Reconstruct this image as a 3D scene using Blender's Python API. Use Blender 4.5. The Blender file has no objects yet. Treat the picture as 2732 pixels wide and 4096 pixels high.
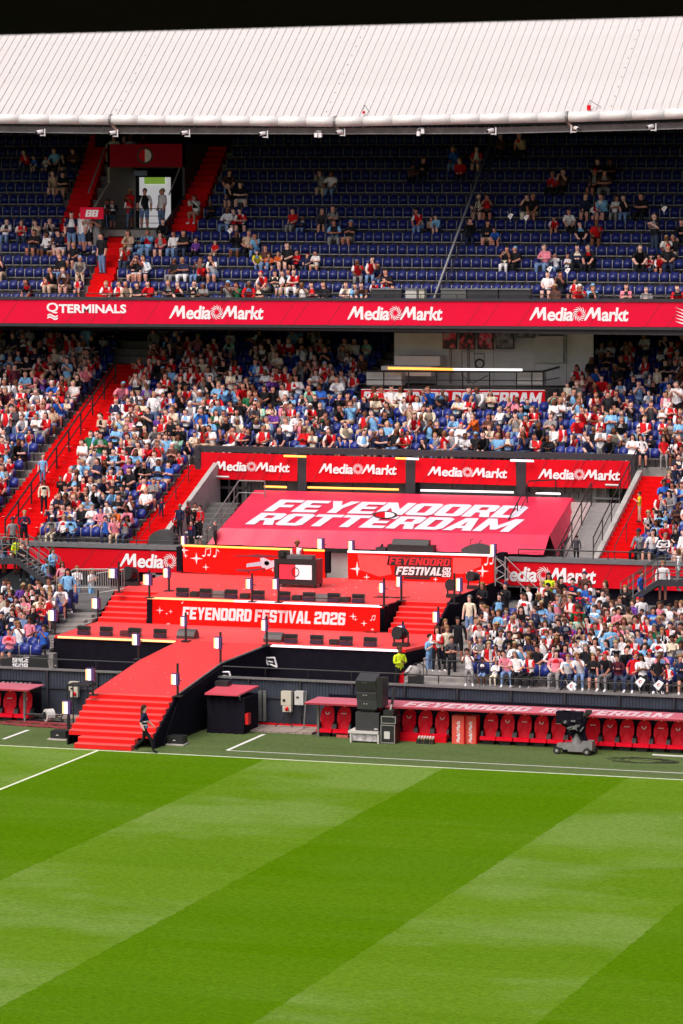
import bpy, math, random
import numpy as np
from mathutils import Vector, Matrix
random.seed(7); rng = np.random.default_rng(7)
# ------------------------------------------------------------------ camera, sky, sun, exposure
SC = bpy.context.scene
COL = SC.collection
YT = 121.3            # far touchline; the camera stands in the opposite tier at the origin
FPX = 14820.0; SRCW, SRCH = 2732, 4096; KS = SRCW / 1568
YAW, PIT, ROLL = [math.radians(v) for v in (18.10, 5.255, -0.08)]
FW = np.array([-math.sin(YAW)*math.cos(PIT), math.cos(YAW)*math.cos(PIT), -math.sin(PIT)])
R0 = np.array([math.cos(YAW), math.sin(YAW), 0]); U0 = np.cross(R0, FW)
RT = math.cos(ROLL)*R0 + math.sin(ROLL)*U0; UP = -math.sin(ROLL)*R0 + math.cos(ROLL)*U0
CAM = np.array([0, 0, 20.5])
cd = bpy.data.cameras.new('camera'); cam = bpy.data.objects.new('camera', cd); COL.objects.link(cam)
cd.sensor_fit = 'VERTICAL'; cd.sensor_height = 36; cd.lens = FPX/SRCH*36
cd.clip_start = 0.5; cd.clip_end = 1500
cam.matrix_world = Matrix(((RT[0], UP[0], -FW[0], 0), (RT[1], UP[1], -FW[1], 0), (RT[2], UP[2], -FW[2], 20.5), (0, 0, 0, 1)))
cd.dof.use_dof = True; cd.dof.focus_distance = 145; cd.dof.aperture_fstop = 5.6
SC.camera = cam
W = bpy.data.worlds.new('World'); SC.world = W; W.use_nodes = True
wn = W.node_tree.nodes; wl = W.node_tree.links
bg = wn['Background']; sky = wn.new('ShaderNodeTexSky'); sky.sky_type = 'NISHITA'; sky.sun_disc = False
SUN_EL, SUN_AZ = math.radians(57), math.radians(200)   # azimuth clockwise from +Y: behind the camera, a little left
sky.sun_elevation = SUN_EL; sky.sun_rotation = SUN_AZ
sky.air_density = 0.7; sky.dust_density = 7.0; sky.ozone_density = 0.6
wl.new(sky.outputs[0], bg.inputs[0]); bg.inputs[1].default_value = 0.13
sd = bpy.data.lights.new('sun', 'SUN'); sd.energy = 1.45; sd.angle = math.radians(48); sd.color = (1, .97, .92)
so = bpy.data.objects.new('sun', sd); COL.objects.link(so)
sdir = Vector((math.sin(SUN_AZ)*math.cos(SUN_EL), math.cos(SUN_AZ)*math.cos(SUN_EL), math.sin(SUN_EL)))
so.rotation_euler = sdir.to_track_quat('Z', 'Y').to_euler(); so.location = (-40, 60, 90)
vs = SC.view_settings; vs.view_transform = 'Standard'; vs.look = 'None'; vs.gamma = 1; vs.exposure = 0.16
vs.use_curve_mapping = False
SC.cycles.max_bounces = 5; SC.cycles.diffuse_bounces = 3; SC.cycles.glossy_bounces = 2
SC.cycles.use_adaptive_sampling = True

# ------------------------------------------------------------------ picture point -> place
def ray(x, y):
    return FW + (x*KS - 1366)/FPX*RT - (y*KS - 2048)/FPX*UP
def at(x, y, dY):           # on the upright plane dY metres behind the touchline
    d = ray(x, y); return CAM + d*((YT + dY)/d[1])
def gz(x, y, z):            # on the level plane z
    d = ray(x, y); return CAM + d*((z - 20.5)/d[2])
def pl(x, y, z0, s, d0):    # on a slope z = z0 + s*(dY-d0)
    d = ray(x, y); t = (z0 + s*(-YT - d0) - 20.5)/(d[2] - s*d[1]); return CAM + d*t
def px(P):
    d = np.array(P) - CAM; w = d @ FW
    return ((1366 + FPX*(d @ RT)/w)/KS, (2048 - FPX*(d @ UP)/w)/KS)

# ------------------------------------------------------------------ materials
MATS = {}
def mat(name, rgb, rough=.6, var=.12, scale=4.0, bump=0.0, metal=0.0, emit=0.0, spec=.5, stretch=None, sheen=0):
    if name in MATS: return MATS[name]
    m = bpy.data.materials.new(name); m.use_nodes = True; n = m.node_tree.nodes; l = m.node_tree.links
    b = n['Principled BSDF']; b.inputs['Roughness'].default_value = rough; b.inputs['Metallic'].default_value = metal
    b.inputs['Specular IOR Level'].default_value = spec
    if sheen: b.inputs['Sheen Weight'].default_value = sheen
    tc = n.new('ShaderNodeTexCoord'); mp = n.new('ShaderNodeMapping'); nz = n.new('ShaderNodeTexNoise')
    if stretch: mp.inputs['Scale'].default_value = stretch
    nz.inputs['Scale'].default_value = scale; nz.inputs['Detail'].default_value = 6; nz.inputs['Roughness'].default_value = .65
    l.new(tc.outputs['Object'], mp.inputs[0]); l.new(mp.outputs[0], nz.inputs['Vector'])
    mr = n.new('ShaderNodeMapRange'); mr.inputs[1].default_value = .3; mr.inputs[2].default_value = .7
    mr.inputs[3].default_value = 1 - var; mr.inputs[4].default_value = 1 + var
    l.new(nz.outputs[0], mr.inputs[0])
    mx = n.new('ShaderNodeVectorMath'); mx.operation = 'SCALE'; mx.inputs[0].default_value = rgb
    l.new(mr.outputs[0], mx.inputs['Scale']); l.new(mx.outputs[0], b.inputs['Base Color'])
    if emit:
        b.inputs['Emission Color'].default_value = (*rgb, 1); b.inputs['Emission Strength'].default_value = emit
    if bump:
        bp = n.new('ShaderNodeBump'); bp.inputs['Strength'].default_value = bump; bp.inputs['Distance'].default_value = .02
        l.new(nz.outputs[0], bp.inputs['Height']); l.new(bp.outputs[0], b.inputs['Normal'])
    MATS[name] = m; return m
def attr_mat(name, rough=.7, spec=.3):
    m = bpy.data.materials.new(name); m.use_nodes = True; n = m.node_tree.nodes; l = m.node_tree.links
    b = n['Principled BSDF']; b.inputs['Roughness'].default_value = rough; b.inputs['Specular IOR Level'].default_value = spec
    a = n.new('ShaderNodeAttribute'); a.attribute_name = 'Col'
    nz = n.new('ShaderNodeTexNoise'); nz.inputs['Scale'].default_value = 9; nz.inputs['Detail'].default_value = 4
    tc = n.new('ShaderNodeTexCoord'); l.new(tc.outputs['Object'], nz.inputs['Vector'])
    mr = n.new('ShaderNodeMapRange'); mr.inputs[1].default_value = .3; mr.inputs[2].default_value = .7; mr.inputs[3].default_value = .78; mr.inputs[4].default_value = 1.2
    l.new(nz.outputs[0], mr.inputs[0])
    mx = n.new('ShaderNodeVectorMath'); mx.operation = 'SCALE'; l.new(a.outputs['Color'], mx.inputs[0]); l.new(mr.outputs[0], mx.inputs['Scale'])
    l.new(mx.outputs[0], b.inputs['Base Color']); return m
CLOTH = attr_mat('clothing_and_skin', .75, .25)
PLAST = attr_mat('moulded_seat_plastic', .38, .5)
RED = mat('red_banner_vinyl', (.72, .002, .013), .6, .07, 1.5, .5, spec=.15)
LEDR = mat('crimson_board', (.80, .005, .046), .5, .04, 1.2, spec=.15)
SRED = mat('scarlet_print', (.85, .006, .003), .6, .05, 1.5, spec=.15)
CARP = mat('red_carpet', (.84, .003, .003), .55, .13, .8, .25, spec=.3, sheen=.26)
CARPT = mat('red_aisle_paint', (.66, .002, .004), .7, .12, 2.5, .2, spec=.1)
PINK = mat('raspberry_tarpaulin', (.74, .028, .085), .45, .10, 1.6, .9, stretch=(1, .35, 1))
WHITE = mat('white_print', (.94, .92, .95), .5, .03)
LILAC = mat('pale_print_on_tarpaulin', (.78, .76, .88), .5, .03)
WPAINT = mat('white_paint', (.62, .6, .58), .6, .08, 2)
BLACK = mat('black_drape', (.010, .008, .015), .9, .2, 3, .3, spec=.1)
BLKM = mat('black_metal', (.02, .02, .022), .45, .2, 6)
DGREY = mat('charcoal_paint', (.035, .033, .042), .5, .15, 3)
NAVYW = mat('dark_blue_grey_cladding', (.030, .037, .056), .5, .2, 1.2)
GREY = mat('grey_steel', (.22, .22, .22), .45, .15, 3, metal=.3)
GALV = mat('galvanised_steel', (.36, .38, .37), .4, .15, 4, metal=.4)
CONC = mat('worn_concrete', (.27, .25, .24), .85, .25, 1.8, .4)
CONCD = mat('dark_concrete', (.12, .12, .12), .85, .25, 1.5, .4)
ROCK = mat('stone_cladding', (.3, .27, .25), .8, .45, 2.4, .6)
ORANGE = mat('orange_led_tube', (1, .33, .05), .4, .02, emit=2.2)
LEDW = mat('white_led_tube', (1, .97, 1), .4, .02, emit=1.0)
LEDO = mat('warm_led_stripe', (1, .6, .25), .4, .02, emit=1.0)
WOOD = mat('weathered_boards', (.32, .25, .22), .85, .3, 1.5, .4, stretch=(1, 6, 1))
ROOFW = mat('white_roof_sheet', (.595, .57, .565), .4, .06, .9, .1, stretch=(1, .15, 1))
GUTW = mat('white_gutter', (.8, .78, .78), .35, .12, 1.2)
GLASS = mat('dark_glass', (.02, .02, .03), .1, .1)
BEIGE = mat('cream_plastic', (.62, .58, .48), .5, .08, 3)
YEL = mat('yellow_plastic', (.9, .5, .02), .5, .08, 3)

def grass_mat(name, a, b, x0, d1, dd, bands=True):
    m = bpy.data.materials.new(name); m.use_nodes = True; n = m.node_tree.nodes; l = m.node_tree.links
    bs = n['Principled BSDF']; bs.inputs['Roughness'].default_value = .7; bs.inputs['Specular IOR Level'].default_value = 0
    tc = n.new('ShaderNodeTexCoord'); sp = n.new('ShaderNodeSeparateXYZ'); l.new(tc.outputs['Object'], sp.inputs[0])
    def mth(op, x, y=None, z=None):
        k = n.new('ShaderNodeMath'); k.operation = op
        for i, v in enumerate((x, y, z)):
            if v is None: continue
            if isinstance(v, (int, float)): k.inputs[i].default_value = v
            else: l.new(v, k.inputs[i])
        return k.outputs[0]
    def noise(sc, det, rg, st=(1, 1, 1)):
        mp = n.new('ShaderNodeMapping'); mp.inputs['Scale'].default_value = st; l.new(tc.outputs['Object'], mp.inputs[0])
        k = n.new('ShaderNodeTexNoise'); k.inputs['Scale'].default_value = sc; k.inputs['Detail'].default_value = det; k.inputs['Roughness'].default_value = rg
        l.new(mp.outputs[0], k.inputs['Vector']); return k.outputs[0]
    nf = noise(9, 5, .7, (.5, 1, 1)); nb = noise(.35, 4, .6, (.35, 1, 1)); nm = noise(1.6, 4, .6, (.25, 1, 1)); ns = noise(30, 3, .7, (.35, 1.2, 1))
    col = n.new('ShaderNodeMix'); col.data_type = 'RGBA'
    col.inputs[6].default_value = (*a, 1); col.inputs[7].default_value = (*b, 1)
    if bands:
        nfe = noise(5, 3, .6); wob = mth('ADD', mth('MULTIPLY', mth('SUBTRACT', nm, .5), .22), mth('MULTIPLY', mth('SUBTRACT', nfe, .5), .12))
        xx = mth('ADD', sp.outputs[0], wob)
        t = mth('ADD', mth('DIVIDE', mth('SUBTRACT', xx, x0 + d1), dd), 40)      # stripes counted from the first edge right of halfway
        fr = mth('PINGPONG', t, 1.0)
        step = mth('MULTIPLY', mth('GREATER_THAN', mth('MODULO', t, 2.0), 1.0), 1.0)
        left = mth('LESS_THAN', xx, x0)
        lft = mth('MULTIPLY', left, 1.0)
        s = mth('ABSOLUTE', mth('SUBTRACT', step, 1.0))
        s = mth('MAXIMUM', s, lft)
        yb = mth('MODULO', mth('ADD', sp.outputs[1], 3.0), 10.4)
        yb = mth('MULTIPLY', mth('GREATER_THAN', yb, 5.2), .16)
        s2 = mth('ADD', mth('MULTIPLY', s, .62), yb)
        nstr = noise(.9, 5, .65, (.12, 1, 1)); nst2 = noise(3.2, 4, .7, (.10, 1, 1))
        s2 = mth('ADD', s2, mth('MULTIPLY', mth('SUBTRACT', nb, .5), .6))
        s2 = mth('ADD', s2, mth('MULTIPLY', mth('SUBTRACT', nstr, .5), .6))
        s2 = mth('ADD', s2, mth('MULTIPLY', mth('SUBTRACT', nst2, .5), .55))
    else:
        s2 = mth('ADD', mth('MULTIPLY', nb, 1.2), mth('MULTIPLY', mth('SUBTRACT', nm, .5), .8)); s2 = mth('SUBTRACT', s2, .1)
    c = n.new('ShaderNodeClamp'); l.new(s2, c.inputs[0]); l.new(c.outputs[0], col.inputs[0])
    if bands:      # bleached, thinner sward in soft patches of the light stripes
        gm = n.new('ShaderNodeMix'); gm.data_type = 'RGBA'; gm.inputs[7].default_value = (.205, .295, .085, 1); l.new(col.outputs[2], gm.inputs[6])
        ngp = noise(.16, 4, .6, (.6, 1, 1)); gf = mth('MULTIPLY', mth('MAXIMUM', mth('MULTIPLY', mth('SUBTRACT', ngp, .46), 4.0), 0.0), mth('ADD', mth('MULTIPLY', s, .75), .06))
        gc = n.new('ShaderNodeClamp'); l.new(gf, gc.inputs[0]); gc.inputs[2].default_value = .42; l.new(gc.outputs[0], gm.inputs[0]); col = gm
    v = mth('ADD', mth('MULTIPLY', mth('SUBTRACT', nf, .5), 1.3), mth('ADD', mth('MULTIPLY', mth('SUBTRACT', ns, .5), 1.5), 1.0))
    mx = n.new('ShaderNodeVectorMath'); mx.operation = 'SCALE'; l.new(col.outputs[2], mx.inputs[0]); l.new(v, mx.inputs['Scale'])
    l.new(mx.outputs[0], bs.inputs['Base Color'])
    bp = n.new('ShaderNodeBump'); bp.inputs['Strength'].default_value = .5; bp.inputs['Distance'].default_value = .03
    l.new(nf, bp.inputs['Height']); l.new(bp.outputs[0], bs.inputs['Normal'])
    return m

# ------------------------------------------------------------------ mesh helpers
def V(p): return (float(p[0]), float(p[1]), float(p[2]))
class MB:
    def __init__(s): s.v = []; s.f = []; s.m = []; s.cur = 0
    def add(s, vs, fs):
        o = len(s.v); s.v += [V(p) for p in vs]; s.f += [tuple(i + o for i in f) for f in fs]; s.m += [s.cur]*len(fs); return s
    def box(s, c, d, rz=0, R=None):
        hx, hy, hz = d[0]/2, d[1]/2, d[2]/2
        P = [(x, y, z) for x in (-hx, hx) for y in (-hy, hy) for z in (-hz, hz)]
        if R is None and rz: R = Matrix.Rotation(rz, 3, 'Z')
        if R is not None: P = [R @ Vector(p) for p in P]
        P = [(p[0]+c[0], p[1]+c[1], p[2]+c[2]) for p in P]
        return s.add(P, [(0, 1, 3, 2), (4, 6, 7, 5), (0, 4, 5, 1), (2, 3, 7, 6), (0, 2, 6, 4), (1, 5, 7, 3)])
    def b2(s, a, b): return s.box([(a[i]+b[i])/2 for i in range(3)], [abs(b[i]-a[i]) for i in range(3)])
    def prism(s, poly, ext):     # polygon (3D points) pushed along ext
        n = len(poly); P = [V(p) for p in poly] + [(p[0]+ext[0], p[1]+ext[1], p[2]+ext[2]) for p in poly]
        return s.add(P, [tuple(range(n))[::-1], tuple(range(n, 2*n))] + [(i, (i+1) % n, n+(i+1) % n, n+i) for i in range(n)])
    def tube(s, p, q, r, n=6, r2=None):
        p = Vector(V(p)); q = Vector(V(q)); d = (q-p)
        if d.length < 1e-6: return s
        a = d.orthogonal().normalized(); b = d.normalized().cross(a); r2 = r if r2 is None else r2
        P = [p + (a*math.cos(t)+b*math.sin(t))*r for t in [2*math.pi*i/n for i in range(n)]] + [q + (a*math.cos(t)+b*math.sin(t))*r2 for t in [2*math.pi*i/n for i in range(n)]]
        return s.add(P, [(i, (i+1) % n, n+(i+1) % n, n+i) for i in range(n)] + [tuple(range(n))[::-1], tuple(range(n, 2*n))])
    def path(s, pts, r, n=6):
        for a, b in zip(pts, pts[1:]): s.tube(a, b, r, n)
        return s
    def quad(s, a, b, c, d): return s.add([a, b, c, d], [(0, 1, 2, 3)])
    def sphere(s, c, r, nu=10, nv=6, sc=(1, 1, 1)):
        P = []; F = []
        for j in range(nv+1):
            ph = math.pi*j/nv
            for i in range(nu):
                th = 2*math.pi*i/nu
                P.append((c[0]+sc[0]*r*math.sin(ph)*math.cos(th), c[1]+sc[1]*r*math.sin(ph)*math.sin(th), c[2]+sc[2]*r*math.cos(ph)))
        for j in range(nv):
            for i in range(nu): F.append((j*nu+i, (j+1)*nu+i, (j+1)*nu+(i+1) % nu, j*nu+(i+1) % nu))
        return s.add(P, F)
    def build(s, name, mats, parent=None, smooth=False, loc=None):
        me = bpy.data.meshes.new(name); v = s.v
        if loc is not None: v = [(p[0]-loc[0], p[1]-loc[1], p[2]-loc[2]) for p in v]
        me.from_pydata(v, [], s.f)
        ms = mats if isinstance(mats, (list, tuple)) else [mats]
        for m in ms: me.materials.append(m)
        if len(ms) > 1: me.polygons.foreach_set('material_index', s.m)
        if smooth: me.polygons.foreach_set('use_smooth', [True]*len(s.f))
        me.update()
        o = bpy.data.objects.new(name, me); COL.objects.link(o)
        if loc is not None: o.location = loc
        if parent is not None: par(o, parent)
        return o
def par(o, p):
    o.parent = p; o.matrix_parent_inverse = Matrix.Translation(-Vector(p.location)) if p.rotation_euler.z == 0 else p.matrix_basis.inverted()
def tag(o, label, cat, group=None):
    o['label'] = label; o['category'] = cat
    if group: o['group'] = group
    return o
def struct(o): o['kind'] = 'structure'; return o
def stuff(o, label=None): 
    o['kind'] = 'stuff'
    if label: o['label'] = label
    return o
def empty(name, loc, label=None, cat=None, group=None):
    o = bpy.data.objects.new(name, None); COL.objects.link(o); o.location = V(loc); o.empty_display_size = .2
    if label: tag(o, label, cat, group)
    return o
def clone(o, loc=None, parent=None, label=None):
    c = o.copy(); COL.objects.link(c)
    if parent is not None: c.parent = parent
    if loc is not None: c.location = V(loc)
    if label: c['label'] = label
    for ch in list(o.children): clone(ch, parent=c)
    return c

# ------------------------------------------------------------------ lettering
GL = {
 'F': (3.8, [[(0,0),(1.45,0),(1.45,2.2),(3.2,2.2),(3.2,3.5),(1.45,3.5),(1.45,4.7),(3.8,4.7),(3.8,6),(0,6)]]),
 'E': (3.8, [[(0,0),(3.7,0),(3.7,1.3),(1.45,1.3),(1.45,2.4),(3.3,2.4),(3.3,3.6),(1.45,3.6),(1.45,4.7),(3.8,4.7),(3.8,6),(0,6)]]),
 'Y': (4.2, [[(1.38,0),(2.82,0),(2.82,2.5),(4.2,6),(2.75,6),(2.1,3.9),(1.45,6),(0,6),(1.38,2.5)]]),
 'N': (4.3, [[(0,0),(1.35,0),(1.35,3.4),(2.9,0),(4.3,0),(4.3,6),(2.95,6),(2.95,2.7),(1.45,6),(0,6)]]),
 'O': (4.1, [[(.6,0),(3.5,0),(4.1,.6),(4.1,5.4),(3.5,6),(.6,6),(0,5.4),(0,.6)],[(1.45,1.3),(1.45,4.7),(2.65,4.7),(2.65,1.3)]]),
 'R': (4.1, [[(0,0),(1.45,0),(1.45,2.2),(2.1,2.2),(2.7,0),(4.2,0),(3.5,2.4),(4.1,3),(4.1,5.4),(3.5,6),(0,6)],[(1.45,3.4),(1.45,4.8),(2.65,4.8),(2.65,3.4)]]),
 'D': (4.1, [[(0,0),(3.3,0),(4.1,.8),(4.1,5.2),(3.3,6),(0,6)],[(1.45,1.3),(1.45,4.7),(2.65,4.7),(2.65,1.3)]]),
 'S': (4.0, [[(.5,0),(3.5,0),(4,.5),(4,3.1),(3.5,3.6),(1.4,3.6),(1.4,4.8),(2.6,4.8),(2.6,4.2),(4,4.2),(4,5.5),(3.5,6),(.5,6),(0,5.5),(0,2.9),(.5,2.4),(2.6,2.4),(2.6,1.2),(1.4,1.2),(1.4,1.8),(0,1.8),(0,.5)]]),
 'T': (4.0, [[(1.28,0),(2.72,0),(2.72,4.7),(4,4.7),(4,6),(0,6),(0,4.7),(1.28,4.7)]]),
 'I': (1.45, [[(0,0),(1.45,0),(1.45,6),(0,6)]]),
 'V': (4.2, [[(1.4,0),(2.8,0),(4.2,6),(2.8,6),(2.1,2),(1.4,6),(0,6)]]),
 'A': (4.3, [[(0,0),(1.4,0),(1.62,1.1),(2.7,1.1),(2.9,0),(4.3,0),(3.1,6),(1.2,6)],[(1.85,2.3),(2.15,4.3),(2.45,2.3)]]),
 'L': (3.5, [[(0,0),(3.5,0),(3.5,1.3),(1.45,1.3),(1.45,6),(0,6)]]),
 'M': (5.5, [[(0,0),(1.35,0),(1.35,3.3),(2.3,.9),(3.2,.9),(4.15,3.3),(4.15,0),(5.5,0),(5.5,6),(4.1,6),(2.75,2.9),(1.4,6),(0,6)]]),
 'C': (4.0, [[(.5,0),(3.5,0),(4,.5),(4,2.2),(2.6,2.2),(2.6,1.2),(1.4,1.2),(1.4,4.8),(2.6,4.8),(2.6,4),(4,4),(4,5.5),(3.5,6),(.5,6),(0,5.5),(0,.5)]]),
 'B': (4.1, [[(0,0),(3.6,0),(4.1,.5),(4.1,2.6),(3.7,3.05),(4.1,3.5),(4.1,5.5),(3.6,6),(0,6)],[(1.45,1.2),(1.45,2.4),(2.65,2.4),(2.65,1.2)],[(1.45,3.6),(1.45,4.8),(2.65,4.8),(2.65,3.6)]]),
 '2': (4.0, [[(0,0),(4,0),(4,1.2),(1.4,1.2),(1.4,2.3),(3.5,2.7),(4,3.2),(4,5.5),(3.5,6),(.5,6),(0,5.5),(0,4.1),(1.4,4.1),(1.4,4.8),(2.6,4.8),(2.6,3.6),(.5,3.2),(0,2.7)]]),
 '6': (4.0, [[(.5,0),(3.5,0),(4,.5),(4,3.2),(3.5,3.7),(1.4,3.7),(1.4,4.8),(2.6,4.8),(2.6,4.3),(4,4.3),(4,5.5),(3.5,6),(.5,6),(0,5.5),(0,.5)],[(1.4,1.2),(1.4,2.5),(2.6,2.5),(2.6,1.2)]]),
 '8': (4.0, [[(.5,0),(3.5,0),(4,.5),(4,2.7),(3.6,3.05),(4,3.4),(4,5.5),(3.5,6),(.5,6),(0,5.5),(0,3.4),(.4,3.05),(0,2.7),(0,.5)],[(1.4,1.2),(1.4,2.4),(2.6,2.4),(2.6,1.2)],[(1.4,3.6),(1.4,4.8),(2.6,4.8),(2.6,3.6)]]),
 '9': (4.0, [[(.5,0),(3.5,0),(4,.5),(4,5.5),(3.5,6),(.5,6),(0,5.5),(0,2.8),(.5,2.3),(2.6,2.3),(2.6,1.2),(1.4,1.2),(1.4,1.7),(0,1.7),(0,.5)],[(1.4,3.5),(1.4,4.8),(2.6,4.8),(2.6,3.5)]]),
 '1': (2.2, [[(.8,0),(2.2,0),(2.2,6),(1,6),(0,5),(0,4),(.8,4.4)]]),
 '\u1e40': (8.4, [[(0,0),(3.3,6),(4.6,6),(5.0,3.1),(6.8,6),(8.2,6),(8.4,0),(6.9,0),(6.8,3.5),(5.1,.9),(4.25,.9),(3.75,3.7),(1.0,0)]]),
}
GL['0'] = GL['O']
def fill2d(splines):
    cu = bpy.data.curves.new('t', 'CURVE'); cu.dimensions = '2D'; cu.fill_mode = 'BOTH'
    for pts in splines:
        sp = cu.splines.new('POLY'); sp.points.add(len(pts)-1)
        for i, (x, y) in enumerate(pts): sp.points[i].co = (x, y, 0, 1)
        sp.use_cyclic_u = True
    return curve_out(cu)
def curve_out(cu):
    o = bpy.data.objects.new('t', cu); COL.objects.link(o)
    dg = bpy.context.evaluated_depsgraph_get(); me = o.evaluated_get(dg).to_mesh()
    v = [tuple(x.co[:2]) for x in me.vertices]; f = [tuple(p.vertices) for p in me.polygons]
    o.evaluated_get(dg).to_mesh_clear(); bpy.data.objects.remove(o); bpy.data.curves.remove(cu)
    return v, f
def block(s, gap=.35, shear=0.0, space=1.6):
    spl = []; x = 0
    for ch in s:
        if ch == ' ': x += space; continue
        w, sh = GL[ch]
        spl += [[(px_+x+shear*py_, py_) for px_, py_ in poly] for poly in sh]; x += w+gap
    return fill2d(spl)
def font(s, offset=0.0, shear=0.0, space=1.0):
    cu = bpy.data.curves.new('t', 'FONT'); cu.body = s; cu.offset = offset; cu.shear = shear; cu.space_character = space
    cu.resolution_u = 3; cu.fill_mode = 'FRONT'; cu.size = 1
    return curve_out(cu)
def join2(*parts):
    V2 = []; F2 = []
    for (v, f), (ox, oy, sx, sy) in parts:
        o = len(V2); V2 += [(x*sx+ox, y*sy+oy) for x, y in v]; F2 += [tuple(i+o for i in q) for q in f]
    return V2, F2
def swirl(n=12):
    v = []; f = []
    for k in range(n):
        a0 = 2*math.pi*k/n; o = len(v); m = 6
        for i in range(m+1):
            t = i/m; r = .30+.70*t; a = a0 + 1.1*t; w = (.03+.13*math.sin(math.pi*min(1, t*1.05)))*1.15
            v += [(r*math.cos(a-w), r*math.sin(a-w)), (r*math.cos(a+w*.6), r*math.sin(a+w*.6))]
        for i in range(m): f.append((o+2*i, o+2*i+1, o+2*i+3, o+2*i+2))
    return v, f
_mm = None
def mediamarkt():
    global _mm
    if _mm is None:
        M = fill2d(GL['\u1e40'][1])
        e = font('edia', .028, .12, .93); a = font('arkt', .028, .12, .93)
        def norm(t, h):   # scale so that tall letters are h
            ys = [p[1] for p in t[0]]; k = h/max(ys); return [(x*k, y*k) for x, y in t[0]], t[1]
        e = norm(e, 6.0); a = norm(a, 6.0)
        we = max(p[0] for p in e[0]); wa = max(p[0] for p in a[0])
        x = 8.6; parts = [(M, (0, 0, 1, 1)), (e, (x, 0, 1, 1))]; x += we+3.0
        parts.append((swirl(), (x, 3.0, 3.5, 3.5))); x += 2.2
        parts.append((M, (x, 0, 1, 1))); x += 8.6; parts.append((a, (x, 0, 1, 1)))
        _mm = join2(*parts)
    return _mm
def lay(t, mapf, u0, u1, v0, v1, flipx=False):
    """fit flat lettering into the rectangle u0..u1, v0..v1 of a surface mapf(u,v)->point"""
    vs, fs = t; xs = [p[0] for p in vs]; ys = [p[1] for p in vs]; a, b, c, d = min(xs), max(xs), min(ys), max(ys)
    P = [mapf(u0+(x-a)/(b-a)*(u1-u0), v0+(y-c)/(d-c)*(v1-v0)) for x, y in vs]
    m = MB(); m.add(P, fs); return m
def quadmap(bl, br, tr, tl, off=(0, 0, 0)):
    bl, br, tr, tl = [np.array(V(p)) for p in (bl, br, tr, tl)]; off = np.array(off)
    return lambda u, v: (1-v)*((1-u)*bl+u*br) + v*((1-u)*tl+u*tr) + off
def pmap(q, dY, off=-.012):   # picture quad (bl,br,tr,tl) on the upright plane dY
    return quadmap(*[at(x, y, dY) for x, y in q], off=(0, off, 0))
def rect(x0, y0, x1, y1): return [(x0, y1), (x1, y1), (x1, y0), (x0, y0)]
def disc_map(mf, cu, cv, ru, rv, n=20, a0=0, a1=2*math.pi, r_in=0):
    m = MB(); P = []; 
    for i in range(n+1):
        a = a0+(a1-a0)*i/n
        P.append(mf(cu+ru*math.cos(a), cv+rv*math.sin(a))); P.append(mf(cu+ru*r_in*math.cos(a), cv+rv*r_in*math.sin(a)))
    m.add(P, [(2*i, 2*i+1, 2*i+3, 2*i+2) for i in range(n)]); return m
def crest(parent, mf, cu, cv, ru, rv, ring=None, off=(0, -.006, 0)):
    h = math.pi/2
    def mo(k): return lambda u, v: mf(u, v)+np.array(off)*k
    e = MB()
    e.cur = 0; d = disc_map(mo(1), cu, cv, ru*.78, rv*.78, 12, h, 3*h); e.add(d.v, d.f)
    e.cur = 1; d = disc_map(mo(1), cu, cv, ru*.78, rv*.78, 12, -h, h); e.add(d.v, d.f)
    e.cur = 2; d = disc_map(mo(1), cu, cv, ru, rv, 28, r_in=.8); e.add(d.v, d.f)
    return e.build('emblem', [RED, WHITE, ring or BLKM], parent)
def star(mf, u, v, r, ar=1.0):
    P = []
    for k in range(8):
        a = k*math.pi/4; q = r if k % 2 == 0 else r*.22
        P.append(mf(u+q*math.cos(a)*ar, v+q*math.sin(a)*1.0))
    m = MB(); m.add([mf(u, v)]+P, [(0, 1+k, 1+(k+1) % 8) for k in range(8)]); return m
def note(mf, u, v, r, ar=1.0, dbl=False):
    m = MB()
    def q(pts): m.add([mf(u+x*r*ar, v+y*r) for x, y in pts], [tuple(range(len(pts)))])
    hexa = lambda cx, cy: [(cx+.33*math.cos(t), cy+.25*math.sin(t)) for t in [i*math.pi/3 for i in range(6)]]
    q(hexa(-.5, -.8)); q([(-.26, -.8), (-.1, -.75), (.08, .9), (-.08, .9)])
    if dbl:
        q(hexa(.6, -.6)); q([(.84, -.6), (1.0, -.55), (1.18, 1.1), (1.02, 1.1)]); q([(.08, .9), (.08, .6), (1.02, .8), (1.02, 1.1)])
    else: q([(.08, .9), (.5, .45), (.55, .1), (.1, .55)])
    return m

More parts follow.
